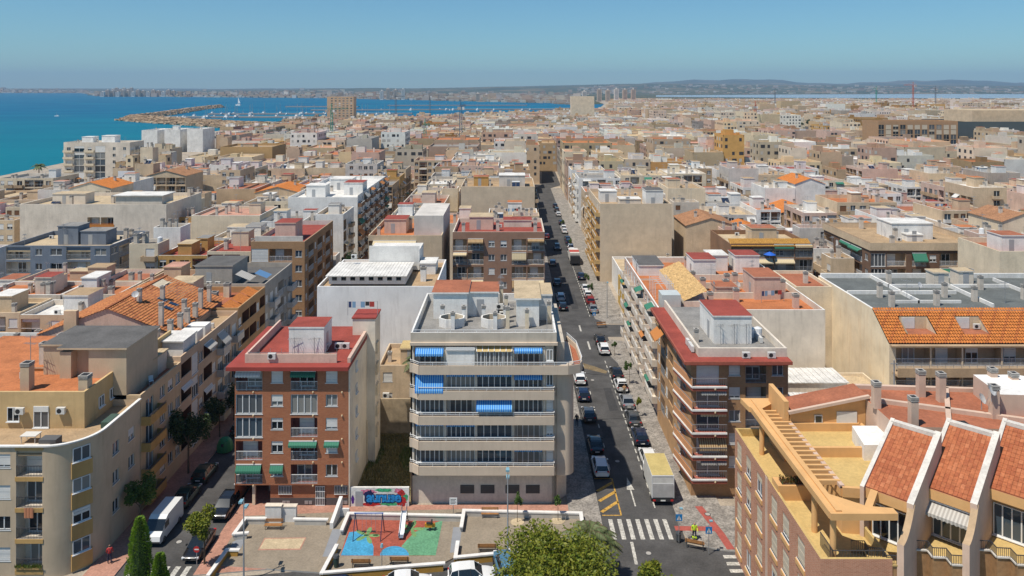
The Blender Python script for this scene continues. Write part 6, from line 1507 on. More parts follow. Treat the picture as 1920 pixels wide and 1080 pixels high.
rocks('tan rock breakwater curving out from the town into the sea', [(-262,868),(-330,900),(-430,985),(-520,1065),(-565,1110)], 20, 7, 3800, 1)
rocks('long dark sea wall with roadway running out beyond the breakwater', [(-575,1125),(-600,1270),(-640,1440),(-690,1650),(-720,1840)], 13, 6, 2600, 2, mat('quay_concrete',(.3,.29,.28),.9,.1,.1), 'sea_wall')
QC = mat('quay_concrete', (.3,.29,.28), .9, .1, .1)
def quay(label, a, c, wd):
    t = thing('quay', label, 'quay', (a[0],a[1],-2.5)); v = MB(); v.beam((0,0,1.2),(c[0]-a[0],c[1]-a[1],1.2),wd,2.4,QC); v.obj('deck', t)
    v = MB()
    for k in range(9): f = (k+.5)/9; v.beam(((c[0]-a[0])*f,(c[1]-a[1])*f-wd*.3,2.4),((c[0]-a[0])*f,(c[1]-a[1])*f-wd*.3,8),.3,.3,METAL)
    v.obj('lamp_posts', t)
quay('first quay of the marina nearest the town', (-560,1190), (-250,1190), 14); quay('middle quay of the marina with moored boats', (-540,1330), (-180,1350), 12); quay('long outer quay across the harbour', (-420,1560), (120,1640), 16); quay('far harbour mole beneath the far shore', (-330,1980), (40,2000), 14); quay('short quay head left of the tower', (-560,1850), (-380,1850), 16)
HULL = plain('hull_white', (.75,.75,.74), .3); CABN = plain('cabin_dark', (.05,.07,.1), .3)
def boat(s_=1):
    t = thing('moored_boat', 'white moored boat with mast in the marina', 'boat', (0,0,-2.5), 0, 'boats moored in the marina'); v = MB(); v.prism([(-1.7,-5),(1.7,-5),(2,0),(1.2,4),(0,6.5),(-1.2,4),(-2,0)],0,1.8,HULL); v.obj('hull', t)
    v = MB(); v.prism([(-1.2,-3),(1.2,-3),(1,2),(-1,2)],1.8,3.2,HULL,HULL); v.box(-1.22,1.22,-2,1,2.2,2.8,CABN); v.obj('cabin', t); v = MB(); v.cyl(0,1,1.8,15,.18,METAL,5); v.beam((0,1,4),(0,-4,4),.2,.2,HULL); v.obj('mast', t); return t
b0 = boat(); r = random.Random(8); spots = []
for i in range(70):
    qy = r.choice((1190,1190,1340,1340,1600)); spots.append((r.uniform(-545,-215) if qy != 1600 else r.uniform(-330,60), qy + r.choice((-16,16)) + r.uniform(-2,2)))
spots.sort(key=lambda p: (round(p[1]/60), p[0])); cnt = {}
for i, (x, y) in enumerate(spots):
    qn = 'nearest' if y < 1260 else 'middle' if y < 1450 else 'long outer'; k = cnt[qn] = cnt.get(qn, -1)+1
    lb = 'white moored boat with mast, %s from the left along the %s quay' % (ordw(k), qn)
    if i == 0: b0.location = (x, y, -2.5); b0['label'] = lb
    else:
        o = clone(b0, (x, y, -2.5), r.choice((0, math.pi))+r.uniform(-.1,.1), lb); s_ = r.uniform(.7,1.5); o.scale = (s_, s_, s_)
o = clone(b0, (*G(447,198,-2.5),-2.5), 1.2, 'lone white sailing boat under way beyond the sea wall'); o.scale = (1.6,1.6,1.6); o['group'] = 'boats under way'
v = MB(); v.face([(0,.9,4.5),(0,-4,4.5),(0,.9,14.5)], HULL); v.obj('sail', o)
o = clone(b0, (*G(107,218,-2.5),-2.5), 1.4, 'small white motor boat leaving a wake on the open sea'); o['group'] = 'boats under way'; o.scale = (.8,.8,.5)
WK_ = plain('foam_white', (.6,.66,.68), .8); v = MB(); a = G(108,217.8,-2.5); e = G(135,216.6,-2.5); v.face([(a[0],a[1]-2,-2.44),(a[0],a[1]+2,-2.44),(e[0],e[1]+1,-2.44),(e[0],e[1]-1,-2.44)], WK_); o = v.obj('foam_wake', kind='stuff'); tag(o, 'white foam wake behind the small motor boat', 'wake')
# tower cranes
def crane(label, px, d, h, col, jl, ang, arm=.3):
    m_ = plain('crane_'+col, dict(green=(.03,.3,.2),grey=(.12,.14,.17),red=(.5,.12,.06),blue=(.05,.12,.2))[col], .5)
    t = thing('tower_crane', label, 'crane', ((px-960)/FPX*d, d, 0)); v = MB(); s_ = .8
    for a, c in ((-s_,-s_),(s_,-s_),(s_,s_),(-s_,s_)): v.beam((a,c,0),(a,c,h),.28,.28,m_)
    for k in range(int(h/2)): f = 1 if k % 2 else -1; v.beam((-s_*f,-s_,k*2),(s_*f,-s_,k*2+2),.16,.16,m_); v.beam((s_,-s_*f,k*2),(s_,s_*f,k*2+2),.16,.16,m_)
    v.obj('mast', t); ca, sa = math.cos(ang), math.sin(ang); v = MB()
    for o_, z in ((-.5,0),(.5,0),(0,1.1)): v.beam((-jl*arm*ca-o_*sa,-jl*arm*sa+o_*ca,h+z),(jl*ca-o_*sa,jl*sa+o_*ca,h+z),.22,.22,m_)
    for k in range(int(jl/1.6)): a, c = k*1.6, k*1.6+1.6; z0, z1 = (0,1.1) if k % 2 else (1.1,0); v.beam((a*ca,a*sa,h+z0),(c*ca,c*sa,h+z1),.14,.14,m_)
    v.obj('jib', t); v = MB(); v.beam((0,0,h),(0,0,h+5),.5,.5,m_); v.beam((0,0,h+5),(jl*.7*ca,jl*.7*sa,h+1.1),.12,.12,m_); v.beam((0,0,h+5),(-jl*arm*ca,-jl*arm*sa,h+.6),.12,.12,m_); v.obj('tower_head', t)
    v = MB(); v.box(-jl*arm*ca-1.2,-jl*arm*ca+1.2,-jl*arm*sa-1,-jl*arm*sa+1,h-2,h,CONC); v.obj('counterweight', t); v = MB(); v.box(.9,2.4,-1,1,h-2.2,h-.2,HULL); v.obj('cab', t)
crane('green tower crane rising in front of the brown tower', 622, 620, 27, 'green', 24, 1.2); crane('green tower crane over the roofs left of the main street axis', 797, 560, 17, 'green', 12, 1.35); crane('dark blue tower crane in front of the striped white block', 864, 520, 32, 'blue', 20, 1.45)
crane('dark slim crane by the harbour water', 742, 1000, 33, 'grey', 30, 1.3); crane('grey crane with long jib beyond the harbour water', 806, 1050, 34, 'grey', 34, .2); crane('red lattice crane before the lagoon', 1416, 700, 28, 'red', 20, 1.2); crane('green crane on the skyline below the lagoon', 1643, 1400, 44, 'green', 30, 1.3); crane('tall red crane breaking the lagoon line', 1712, 1100, 49, 'red', 30, 1.5); crane('dark crane right of the red crane on the skyline', 1754, 1300, 44, 'grey', 26, 1.4); crane('faint grey crane in the middle of the skyline', 1453, 1500, 40, 'grey', 26, 1.0)
# ---------------------------------------------------------------- vehicles
TYRE = plain('tyre_rubber', (.02,.02,.02), .85); RIM = plain('rim_alloy', (.45,.45,.46), .35, .7); CGL = plain('car_glass', (.012,.016,.02), .05, spec=.7)
HLT = plain('lamp_clear', (.75,.76,.78), .1); TLT = plain('lamp_red', (.45,.02,.02), .2); PLT = plain('number_plate', (.7,.7,.66), .5); TRIM = plain('car_trim', (.025,.025,.027), .6)
PAINT = {k: plain('car_paint_'+k, c, .32, mt, coat=.8) for k, c, mt in (('white',(.74,.74,.73),0),('black',(.012,.012,.014),.2),('silver',(.42,.43,.44),.6),('navy',(.015,.025,.06),.3),('grey',(.1,.105,.11),.4),('red',(.25,.02,.02),.1),('bluecar',(.1,.27,.42),.4),('green',(.02,.05,.04),.3))}
def wheel_mesh(rad=.32, wd=.22):
    def t(b):
        n = 16
        for i in range(n):
            a0, a1 = 6.2832*i/n, 6.2832*(i+1)/n
            for (r0,x0,r1,x1) in ((rad*.62,-wd/2,rad*.94,-wd/2),(rad*.94,-wd/2,rad,-wd*.35),(rad,-wd*.35,rad,wd*.35),(rad,wd*.35,rad*.94,wd/2),(rad*.94,wd/2,rad*.62,wd/2)):
                b.face([(x0,r0*math.cos(a0),r0*math.sin(a0)),(x1,r1*math.cos(a0),r1*math.sin(a0)),(x1,r1*math.cos(a1),r1*math.sin(a1)),(x0,r0*math.cos(a1),r0*math.sin(a1))],TYRE)
    def r(b):
        n = 12
        for sx in (-1,1): b.face([(sx*wd*.42, rad*.62*math.cos(6.2832*i/n), rad*.62*math.sin(6.2832*i/n)) for i in range(n)], RIM)
        for i in range(5):
            a = 6.2832*i/5
            for sx in (-1,1): b.beam((sx*wd*.46,0,0),(sx*wd*.46,rad*.58*math.cos(a),rad*.58*math.sin(a)),.03,.07,TRIM)
    return tmesh(('tyre',rad), t, 'tyre'), tmesh(('rim',rad), r, 'rim')
SHAPES = {
 'hatch': dict(body=[(-2.02,.42,.86,.74),(-1.9,.3,.96,.83),(-1.2,.24,.98,.88),(0,.24,.95,.89),(.9,.24,.93,.89),(1.55,.27,.86,.85),(1.95,.34,.72,.76),(2.05,.42,.62,.66)], cab=[(-1.92,.96,.97),(-1.62,.97,1.36),(-1.1,.98,1.47),(-.1,.96,1.48),(.25,.95,1.43),(1.0,.92,.93)]),
 'sedan': dict(body=[(-2.25,.42,.84,.72),(-2.1,.3,.95,.83),(-1.3,.24,.97,.88),(0,.24,.94,.89),(.9,.24,.92,.89),(1.7,.27,.83,.85),(2.12,.34,.7,.76),(2.22,.42,.6,.66)], cab=[(-1.72,.96,.97),(-1.15,.97,1.36),(-.8,.97,1.42),(-.1,.95,1.43),(.3,.94,1.38),(1.05,.91,.92)]),
 'suv': dict(body=[(-2.12,.5,.95,.78),(-2.0,.36,1.08,.88),(-1.2,.3,1.1,.93),(0,.3,1.08,.94),(.9,.3,1.05,.94),(1.65,.33,.98,.9),(2.05,.4,.85,.82),(2.15,.5,.72,.72)], cab=[(-2.02,1.08,1.09),(-1.78,1.09,1.52),(-1.2,1.1,1.63),(-.1,1.08,1.64),(.3,1.07,1.58),(1.0,1.03,1.04)])}
def smooth(mb, lv=2, name='body'):
    me = mb.mesh('tmp'); bm = bmesh.new(); bm.from_mesh(me); bmesh.ops.remove_doubles(bm, verts=bm.verts, dist=.002); bm.to_mesh(me); bm.free()
    me.polygons.foreach_set('use_smooth', [True]*len(me.polygons)); o = bpy.data.objects.new('tmp', me); COL.objects.link(o); m_ = o.modifiers.new('s','SUBSURF'); m_.levels = lv; m_.render_levels = lv
    m2 = bpy.data.meshes.new_from_object(o.evaluated_get(bpy.context.evaluated_depsgraph_get())); m2.name = name; bpy.data.objects.remove(o); return m2
def car(kind, colour):
    S = SHAPES[kind]; pm = PAINT[colour]; t = thing('parked_car', 'x', 'car', (0,0,0), 0, 'cars parked along the streets')
    v = MB(); v.sm = False; prev = None
    for (y, zl, zt, hw) in S['body']:
        h = zt-zl; P = [(-hw*.92,y,zl),(-hw,y,zl+h*.3),(-hw,y,zl+h*.62),(-hw*.96,y,zt-.07),(-hw*.84,y,zt),(0,y,zt+.02),(hw*.84,y,zt),(hw*.96,y,zt-.07),(hw,y,zl+h*.62),(hw,y,zl+h*.3),(hw*.92,y,zl)]
        if prev:
            for i in range(10): v.face([prev[i],prev[i+1],P[i+1],P[i]], pm if 0 < i < 9 else TRIM)
        else: v.face(P, pm)
        prev = P
    v.face(prev[::-1], pm)
    arch = MB()
    for (sx) in (-1,1):
        for wy in (-1.3,1.28): arch.face([(sx*(S['body'][3][3]+.004), wy+.4*math.cos(3.1416*i/10), .26+.42*math.sin(3.1416*i/10)) for i in range(11)], TRIM)
    arch.obj('wheel_arch', t)
    ob('body', smooth(v), t)
    cab = S['cab']; g = MB(); rfm = MB(); n = len(cab)
    tw = lambda zb, zt: .80-.2*max(0,(zt-zb))/.5
    for k in range(n-1):
        (y0,b0,t0),(y1,b1,t1) = cab[k], cab[k+1]; w0, w1 = tw(b0,t0), tw(b1,t1)
        for s_ in (-1,1): g.face([(s_*.81,y0,b0-.02),(s_*.81,y1,b1-.02),(s_*w1,y1,t1),(s_*w0,y0,t0)], CGL)
        glass = (k == 0) or (k == n-2)
        (g if glass else rfm).face([(-w0,y0,t0),(w0,y0,t0),(w1,y1,t1),(-w1,y1,t1)], CGL if glass else pm)
        for s_ in (-1,1): rfm.beam((s_*w0,y0,t0),(s_*w1,y1,t1),.06,.04,pm)
        if k in (2,3):
            for s_ in (-1,1): rfm.beam((s_*.805,y0-(0 if k == 2 else .0),b0),(s_*w0,y0,t0),.05,.07,pm if k == 2 else TRIM)
    go = g.obj('windows', t); rfm.obj('car_roof', t)
    zf = S['body'][-2]; zr = S['body'][1]
    for s_ in (-1,1):
        v = MB(); y = zf[0]; v.box(s_*.62-.17,s_*.62+.17,y-.1,y+.06,zf[2]-.16,zf[2]-.02,HLT); v.obj('headlight', t)
        v = MB(); y = zr[0]; v.box(s_*.68-.12,s_*.68+.12,y-.1,y+.05,zr[2]-.22,zr[2]-.03,TLT); v.obj('taillight', t)
        v = MB(); v.box(s_*.92-.09,s_*.92+.09,.62,.75,S['cab'][-1][1]+.02,S['cab'][-1][1]+.16,pm); v.obj('mirror', t)
    v = MB(); v.box(-.26,.26,S['body'][0][0]-.03,S['body'][0][0]+.02,.58,.7,PLT); v.obj('number_plate', t)
    ty, ri = wheel_mesh(.33 if kind == 'suv' else .31)
    for wy in (-1.3,1.28):
        for s_ in (-1,1):
            w = ob('wheel', ty, t, (s_*(S['body'][3][3]-.1), wy, .32)); ob('rim', ri, w)
    return t
PROTO = {}
def put_car(kind, colour, label, x, y, rz=0.0, z=.014, group='cars parked along the streets'):
    k = (kind, colour)
    if k not in PROTO:
        PROTO[k] = o = car(kind, colour); o.location = (x, y, z); o.rotation_euler = (0,0,rz); o['label'] = label; o['group'] = group; return o
    return clone(PROTO[k], (x, y, z), rz, label, group)
pi = math.pi
put_car('suv','white','white car with dark rear window before the yellow hatched bay', 10.35, 85.6+2.0); put_car('sedan','black','black car in the shade ahead of the white car by the hatched bay', 10.4, 93.2); put_car('hatch','grey','dark grey car deep in the central block\'s street shadow', 10.4, 101.8); put_car('hatch','navy','navy car half hidden by the rounded block end', 10.3, 108.5)
put_car('hatch','white','white car parked directly ahead of the box truck', 16.35, 90.0); put_car('suv','navy','dark blue car two places ahead of the box truck', 16.3, 95.2); put_car('sedan','silver','silver saloon alone in its bay below the brown corner block', 16.3, 106.0)
oc = put_car('hatch','white','white hatchback with its boot open on the right kerb', 16.3, 111.8)
put_car('sedan','black','black car bumper to bumper with the open white hatchback', 16.3, 116.6); put_car('suv','white','white car just before the side street on the right kerb', 15.6, 127.2); put_car('hatch','black','black car in front of the white car at the side street', 15.5, 132.0)
far = [('sedan','silver','silver car first beyond the side street',150.5),('suv','red','dark red car second beyond the side street',156.0),('hatch','white','white car third beyond the side street',161.2),('sedan','white','white saloon fourth beyond the side street',166.0),('sedan','navy','lone dark car before the rubbish lorry',176.5),('hatch','white','white car just past the rubbish lorry',204),('hatch','silver','silver car two past the rubbish lorry',208.8),('suv','navy','navy car three past the rubbish lorry',215),('hatch','black','black car four past the rubbish lorry',219.8),('sedan','white','white saloon five past the rubbish lorry',232),('suv','white','white car six past the rubbish lorry',237),('hatch','navy','navy car far up the street on the right kerb',246.5),('hatch','white','white car far up the street before the bend',263),('suv','grey','grey car farthest up the right kerb',272),('sedan','black','black car at the very end of the right kerb',282)]
for k, c, l, y in far: put_car(k, c, l, 16.3, y)
for k, c, l, y in (('hatch','black','black car on the left kerb below the brown balcony block',152),('suv','white','white car on the left kerb beside the brown balcony block',158.5),('sedan','grey','grey car on the left kerb beyond the brown balcony block',171),('hatch','silver','silver car far up the left kerb',190),('hatch','red','red car far up the left kerb in shade',224)): put_car(k, c, l, 10.3, y)
for k, c, l, y in (('hatch','white','white hatchback on the left kerb before the side street',114.5),('sedan','silver','silver saloon on the left kerb before the side street',120.5)): put_car(k, c, l, 10.35, y)
put_car('sedan','grey','dark grey saloon between the silver saloon and the navy car',16.3,100.6)
put_car('suv','grey','dark grey car driving in the lane beside the rubbish lorry', 12.6, 208, pi)
put_car('suv','black','black car parked by the plaza corner on the narrow street', -30.4, 79.2, pi); put_car('hatch','black','black car under the overhang of the brick block', -30.3, 85.5, pi); put_car('sedan','black','black saloon under the round green tree', -30.4, 72.6, pi)
for k, c, l, y in (('sedan','green','dark green car behind the white van',81.5),('hatch','green','dark green hatchback below the balconies on the shaded kerb',86.3),('hatch','grey','grey car next to the green recycling dome',98),('sedan','black','black car deep in the shaded street on its left kerb',103.5),('hatch','silver','silver car deep in the shaded street on its left kerb',109)): put_car(k, c, l, -35.5, y)
put_car('suv','white','white car along the kerb in front of the plaza', -3.7, 67.9, -pi/2+.13); put_car('sedan','white','white saloon at the bottom edge in front of the playground', -9.4, 67.0, -pi/2+.13); put_car('hatch','navy','dark car at the bottom edge left of the white saloon', -15.0, 66.2, -pi/2+.13); put_car('suv','bluecar','light blue car half hidden by the big tree', -.6, 69.4, .2)
# raised tailgate of the open hatchback
v = MB(); v.face([(-.62,-1.6,1.42),(.62,-1.6,1.42),(.62,-2.3,1.95),(-.62,-2.3,1.95)],PAINT['white']); v.face([(-.5,-1.75,1.52),(.5,-1.75,1.52),(.5,-2.2,1.86),(-.5,-2.2,1.86)],CGL); v.obj('tailgate', oc); v = MB(); v.box(-.6,.6,-1.95,-1.91,.55,1.3,TRIM); v.obj('open_boot', oc)
# box truck
t = thing('box_truck', 'white box truck with yellowed roof parked before the zebra crossing', 'truck', (16.25,80.4,.014)); WB = mat('truck_white', (.62,.61,.57), .6, .12, 1.5, streak=.3)
v = MB(); v.box(-1.18,1.18,0,4.9,.85,3.25,WB); cb = v.obj('cargo_box', t); v = MB(); v.box(-1.14,1.14,.05,4.85,3.25,3.29,mat('truck_roof',(.5,.4,.16),.8,.15,.8,fine=.06)); v.obj('box_roof', cb)
v = MB()
for x in (-1.2,1.12): v.box(x,x+.08,-.06,0,.85,3.28,HULL)
v.box(-1.12,1.12,-.06,0,3.18,3.28,HULL); v.box(-1.12,1.12,-.06,0,2.38,2.44,HULL); v.obj('door_frame', cb)
v = MB(); v.box(-1.1,1.1,-.1,-.005,.95,2.3,mat('tail_lift',(.42,.41,.4),.6,.15,2)); v.obj('tail_lift', cb); v = MB(); v.box(-1.1,1.1,-.03,-.005,2.46,3.16,WB); v.obj('rear_door', cb)
v = MB(); v.box(-1.0,1.0,5.0,6.7,.6,1.45,HULL); v.prism([(-.98,5.0),(.98,5.0),(.94,6.3),(-.94,6.3)],1.45,2.3,HULL); v.box(-.9,.9,6.28,6.42,1.5,2.15,CGL); v.obj('cab', t); v = MB(); v.box(-1.0,1.0,-.1,5.2,.5,.85,TRIM); v.obj('chassis', t)
for s_ in (-1,1): v = MB(); v.box(s_*.95-.15,s_*.95+.15,-.14,-.1,.55,.72,TLT); v.obj('taillight', t)
v = MB(); v.box(-.26,.26,-.13,-.1,.55,.68,PLT); v.obj('number_plate', t)
ty, ri = wheel_mesh(.4, .28)
for wy in (1.1,5.7):
    for s_ in (-1,1): w = ob('wheel', ty, t, (s_*.95,wy,.4)); ob('rim', ri, w)
# van
t = thing('delivery_van', 'white panel van parked on the shaded narrow street', 'van', (-35.3,75.6,.014), pi); v = MB()
prof = [(-2.6,.4,1.0),(-2.6,.4,2.15),(-2.4,.35,2.3),(.8,.35,2.32),(1.3,.35,2.1),(2.0,.35,1.3),(2.55,.4,1.05),(2.65,.45,.6)]
for (a,c) in zip(prof[1:],prof[2:]):
    v.face([(-.9,a[0],a[1]),(-.9,c[0],c[1]),(-.86,c[0],c[2]),(-.86,a[0],a[2])],PAINT['white']); v.face([(.9,a[0],a[1]),(.9,c[0],c[1]),(.86,c[0],c[2]),(.86,a[0],a[2])],PAINT['white']); v.face([(-.86,a[0],a[2]),(.86,a[0],a[2]),(.86,c[0],c[2]),(-.86,c[0],c[2])],PAINT['white'] if a[0] != 1.3 else CGL)
v.face([(-.9,-2.6,.4),(.9,-2.6,.4),(.86,-2.6,2.15),(-.86,-2.6,2.15)],PAINT['white']); v.face([(-.9,2.65,.45),(.9,2.65,.45),(.86,2.65,.62),(-.86,2.65,.62)],TRIM); v.obj('body', t)
for s_ in (-1,1): v = MB(); v.box(s_*.885-.02,s_*.885+.02,.7,1.55,1.25,1.85,CGL); v.obj('side_window', t)
ty, ri = wheel_mesh(.33)
for wy in (-1.6,1.7):
    for s_ in (-1,1): w = ob('wheel', ty, t, (s_*.8,wy,.33)); ob('rim', ri, w)
# rubbish lorry
t = thing('rubbish_lorry', 'white and red rubbish lorry standing in the main street', 'lorry', (16.0,190,.014)); v = MB(); v.box(-1.2,1.2,0,5.5,.9,3.0,WB); v.obj('hopper', t); v = MB(); v.box(-1.22,1.22,1.2,3.6,3.0,3.06,plain('tarp_red',(.42,.06,.04),.7)); v.box(-1.2,1.2,-1.2,0,.6,2.4,TRIM); v.obj('loader', t); v = MB(); v.box(-1.15,1.15,5.6,7.2,.6,2.7,HULL); v.obj('cab', t)
ty, ri = wheel_mesh(.45, .3)
for wy in (.9,6.3):
    for s_ in (-1,1): w = ob('wheel', ty, t, (s_*1.0,wy,.45)); ob('rim', ri, w)
# recycling dome and bins
t = thing('recycling_dome', 'green recycling dome on the shaded street', 'recycling bin', (-35.6,92.6,.014)); GD = plain('bin_green', (.02,.2,.07), .5); v = MB(); prev = None
for k in range(7):
    a = R(90*k/6); rr, z = 1.0*math.cos(a)**.6 if k < 6 else .02, .15+1.5*math.sin(a); ring = [(rr*math.cos(6.283*i/14), rr*math.sin(6.283*i/14), z) for i in range(14)]
    if prev: [v.face([prev[i],prev[(i+1)%14],ring[(i+1)%14],ring[i]],GD) for i in range(14)]
    prev = ring
v.sm = True; v.obj('dome', t); v = MB(); v.cyl(0,0,0,.16,.9,TRIM,14); v.obj('base', t); v = MB(); v.cyl(0,-.86,.9,1.2,.16,TRIM,8); v.obj('slot', t)

# ---------------------------------------------------------------- trees
BARK = mat('bark', (.16,.11,.07), .95, .3, 4)
LV = dict(mid=leaf('leaf_mid',(.06,.11,.018),(.15,.2,.03)), yellow=leaf('leaf_yellow',(.1,.15,.012),(.27,.27,.03)), dark=leaf('leaf_dark',(.025,.055,.015),(.07,.11,.03)), cyp=leaf('leaf_cypress',(.11,.22,.015),(.24,.36,.04)), palm=leaf('leaf_palm',(.09,.14,.05),(.24,.27,.12)), young=leaf('leaf_young',(.04,.09,.015),(.1,.17,.03)))
def tree(label, x, y, h, cr, ch, kind, n, ls, trunk=.14, seed=1, lean=0, z=.13, name='street_tree', group='street trees', lobes=9):
    r = random.Random(seed); t = thing(name, label, 'tree', (x,y,z), 0, group); v = MB(); th = h-ch*.75
    v.tube([(0,0,0),(lean*.3,0,th*.5),(lean,0,th)],[trunk,trunk*.8,trunk*.65],BARK,7)
    L = []
    for i in range(lobes):
        a = r.uniform(0,6.283); f = r.uniform(.3,.88)*cr; zc = h-ch*.5+r.uniform(-.38,.38)*ch*.8
        if i == 0: a, f, zc = 0, 0, h-ch*.42
        L.append((lean+f*math.cos(a), f*math.sin(a), zc, cr*r.uniform(.24,.46), ch*r.uniform(.15,.3)))
    for l in L[:7]: v.tube([(lean*.9,0,th*.92),((l[0]+lean)*.5,l[1]*.5,(l[2]+th)*.5),(l[0],l[1],l[2])],[trunk*.5,trunk*.3,.02],BARK,5)
    v.obj('trunk', t); c = MB(); m = LV[kind]
    for i in range(n):
        l = L[r.randrange(len(L))]; d = Vector((r.gauss(0,1),r.gauss(0,1),r.gauss(0,1))).normalized()*(r.random()**.45); p = Vector((l[0]+d.x*l[3]*1.1, l[1]+d.y*l[3]*1.1, l[2]+d.z*l[4]*1.15))
        a = Vector((r.gauss(0,1),r.gauss(0,1),r.gauss(0,.6))).normalized(); q = a.cross(Vector((r.gauss(0,1),r.gauss(0,1),r.gauss(0,1)))).normalized(); s_ = ls*r.uniform(.6,1.3)
        c.face([tuple(p-a*s_),tuple(p+q*s_*.45),tuple(p+a*s_),tuple(p-q*s_*.45)], m)
    c.obj('crown', t); return t
tree('big leafy tree at the bottom edge in front of the crossing', 3.4, 60.5, 8.3, 4.3, 5.0, 'yellow', 17000, .17, .22, 4, lobes=30); tree('leafy treetop at the bottom edge right of the big tree', 11.0, 59.5, 7.2, 1.9, 3.2, 'yellow', 3600, .17, .14, 5, lobes=9)
tree('round yellow-green tree beside the plaza corner and the narrow street', -29.0, 70.4, 5.2, 1.75, 3.0, 'yellow', 4200, .14, .1, 6); tree('olive tree in the shade beside the white van', -37.6, 75.5, 5.4, 1.9, 3.6, 'mid', 3200, .15, .12, 7); tree('dark tree against the balconies of the shaded street', -37.7, 87.0, 7.8, 2.2, 5.4, 'dark', 5200, .16, .14, 8, lobes=12)
for i, (x,y,h) in enumerate(((-37.6,96,5.4),(-37.6,101,5.2),(-37.6,108,5.6))): tree(('first','second','third')[i]+' dark tree beyond the recycling dome on the shaded kerb', x, y, h, 1.7, 3.6, 'dark', 2200, .16, .1, 20+i)
tree('small green tree at the corner of the brick block on the narrow street', -29.4, 83.4, 5.0, .9, 2.8, 'mid', 900, .14, .06, 31); tree('dense dark tree filling the end of the shaded street', -36, 163, 9.5, 3.2, 6.5, 'dark', 2600, .3, .2, 32)
tree('left young tree in a round sandy pit on the plaza', *Z5(912,378), 3.0, .55, 1.25, 'young', 650, .09, .035, 41, z=pz, lobes=6); tree('right young tree in a round sandy pit on the plaza', *Z5(1278,366), 2.9, .52, 1.2, 'young', 600, .09, .035, 42, z=pz, lobes=6)
for i, (px, py, h, kd, nm) in enumerate(((1196,783,2.6,'yellow','spindly sapling beside the silver saloon'),(1180,722,3.6,'young','bushy young tree opposite the black and open white cars'),(1152,668,2.4,'young','sapling beside the white car at the side street'),(1108,565,3.8,'young','leafy young tree above the silver car beyond the side street'),(1100,540,3.4,'young','young tree ahead of the leafy one beyond the side street'),(1070,470,3.4,'mid','small tree beside the white cars past the rubbish lorry'),(1055,430,3.2,'mid','small tree far up the right pavement'))):
    gx, gy = G(px, py); tree(nm, gx, gy, h, .7 if h > 3 else .4, 1.7 if h > 3 else 1.0, kd, 700, .11, .04, 50+i, lobes=6)
for i in range(16):
    ay = 470+i*i*2.6+i*28; ax = 205+(ay-500)*.364+(-5.5 if i % 2 else 5.5)
    if i == 0: av0 = tree('dark avenue tree, first along the distant straight avenue', ax, ay, 9, 3.4, 6, 'dark', 700, .55, .2, 90, z=0)
    else: clone(av0, (ax, ay, 0), i*1.3, 'dark avenue tree, %s along the distant straight avenue' % ordw(i))
def cypress(label, x, y, h, rad, seed):
    r = random.Random(seed); t = thing('cypress', label, 'tree', (x,y,0), 0, 'clipped cypresses'); v = MB(); v.tube([(0,0,0),(0,0,h*.9)],[.12,.03],BARK,6); v.obj('trunk', t); c = MB()
    for i in range(9000):
        z = h*(.06+.94*r.random()**.8); f = z/h; rr = rad*min(1, (1.04-f)*2.6)**.6*r.uniform(.82,1.06); a = r.uniform(0,6.283); rr *= 1+.1*math.sin(z*2.3+seed+3*math.sin(a*2))+.08*math.sin(a*5+z*4)
        p = Vector((rr*math.cos(a), rr*math.sin(a), z)); n = Vector((math.cos(a),math.sin(a),.8)).normalized(); q = n.cross(Vector((r.gauss(0,1),r.gauss(0,1),r.gauss(0,1)))).normalized(); s_ = .09
        c.face([tuple(p-q*s_*.5),tuple(p+n*s_*1.6),tuple(p+q*s_*.5)], LV['cyp'])
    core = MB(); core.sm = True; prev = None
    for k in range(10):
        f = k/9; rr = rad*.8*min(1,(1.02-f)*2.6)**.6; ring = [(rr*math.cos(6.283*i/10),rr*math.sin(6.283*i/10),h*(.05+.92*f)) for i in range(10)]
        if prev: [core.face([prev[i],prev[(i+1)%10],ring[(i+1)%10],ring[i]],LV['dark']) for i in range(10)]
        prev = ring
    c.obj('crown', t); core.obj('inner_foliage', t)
cypress('tall clipped cypress at the bottom edge beside the shaded street', -28.9, 58, 11.6, .95, 1); cypress('shorter clipped cypress at the bottom edge', -26.9, 57, 9.4, .8, 2)
def palm(label, x, y, h, fl, n, seed, z=.1, droop=.9):
    r = random.Random(seed); t = thing('palm_tree', label, 'palm', (x,y,z), 0, 'palms'); v = MB(); m = 9
    for k in range(m): v.cyl(0,0,h*k/m,h*(k+1)/m,.24-.01*(k%2),BARK,9,.2)
    v.obj('trunk', t); c = MB(); P = LV['palm']
    for i in range(n):
        a = 6.283*i/n*2.618+r.uniform(-.2,.2); el = r.uniform(.1,1.25); L = fl*r.uniform(.85,1.1); d = Vector((math.cos(a),math.sin(a),0)); pts = []
        for k in range(9):
            f = k/8; pts.append(Vector((0,0,h)) + d*L*f*math.cos(el)*1.0 + Vector((0,0,L*f*math.sin(el) - droop*L*f*f*.75)))
        for k in range(8):
            p, q = pts[k], pts[k+1]; s_ = d.cross(Vector((0,0,1))); c.beam(tuple(p),tuple(q),.04,.03,BARK)
            for u in range(5):
                b_ = p.lerp(q,u/5); lw = .62*math.sin(math.pi*(.12+.86*(k+u/5)/8))*fl/2.4
                for sg in (-1,1): e = b_ + s_*sg*lw*.8 + (q-p).normalized()*lw*.5 - Vector((0,0,lw*.35)); c.face([tuple(b_),tuple(b_+(q-p)*.3),tuple(e)],P)
    c.obj('crown', t)
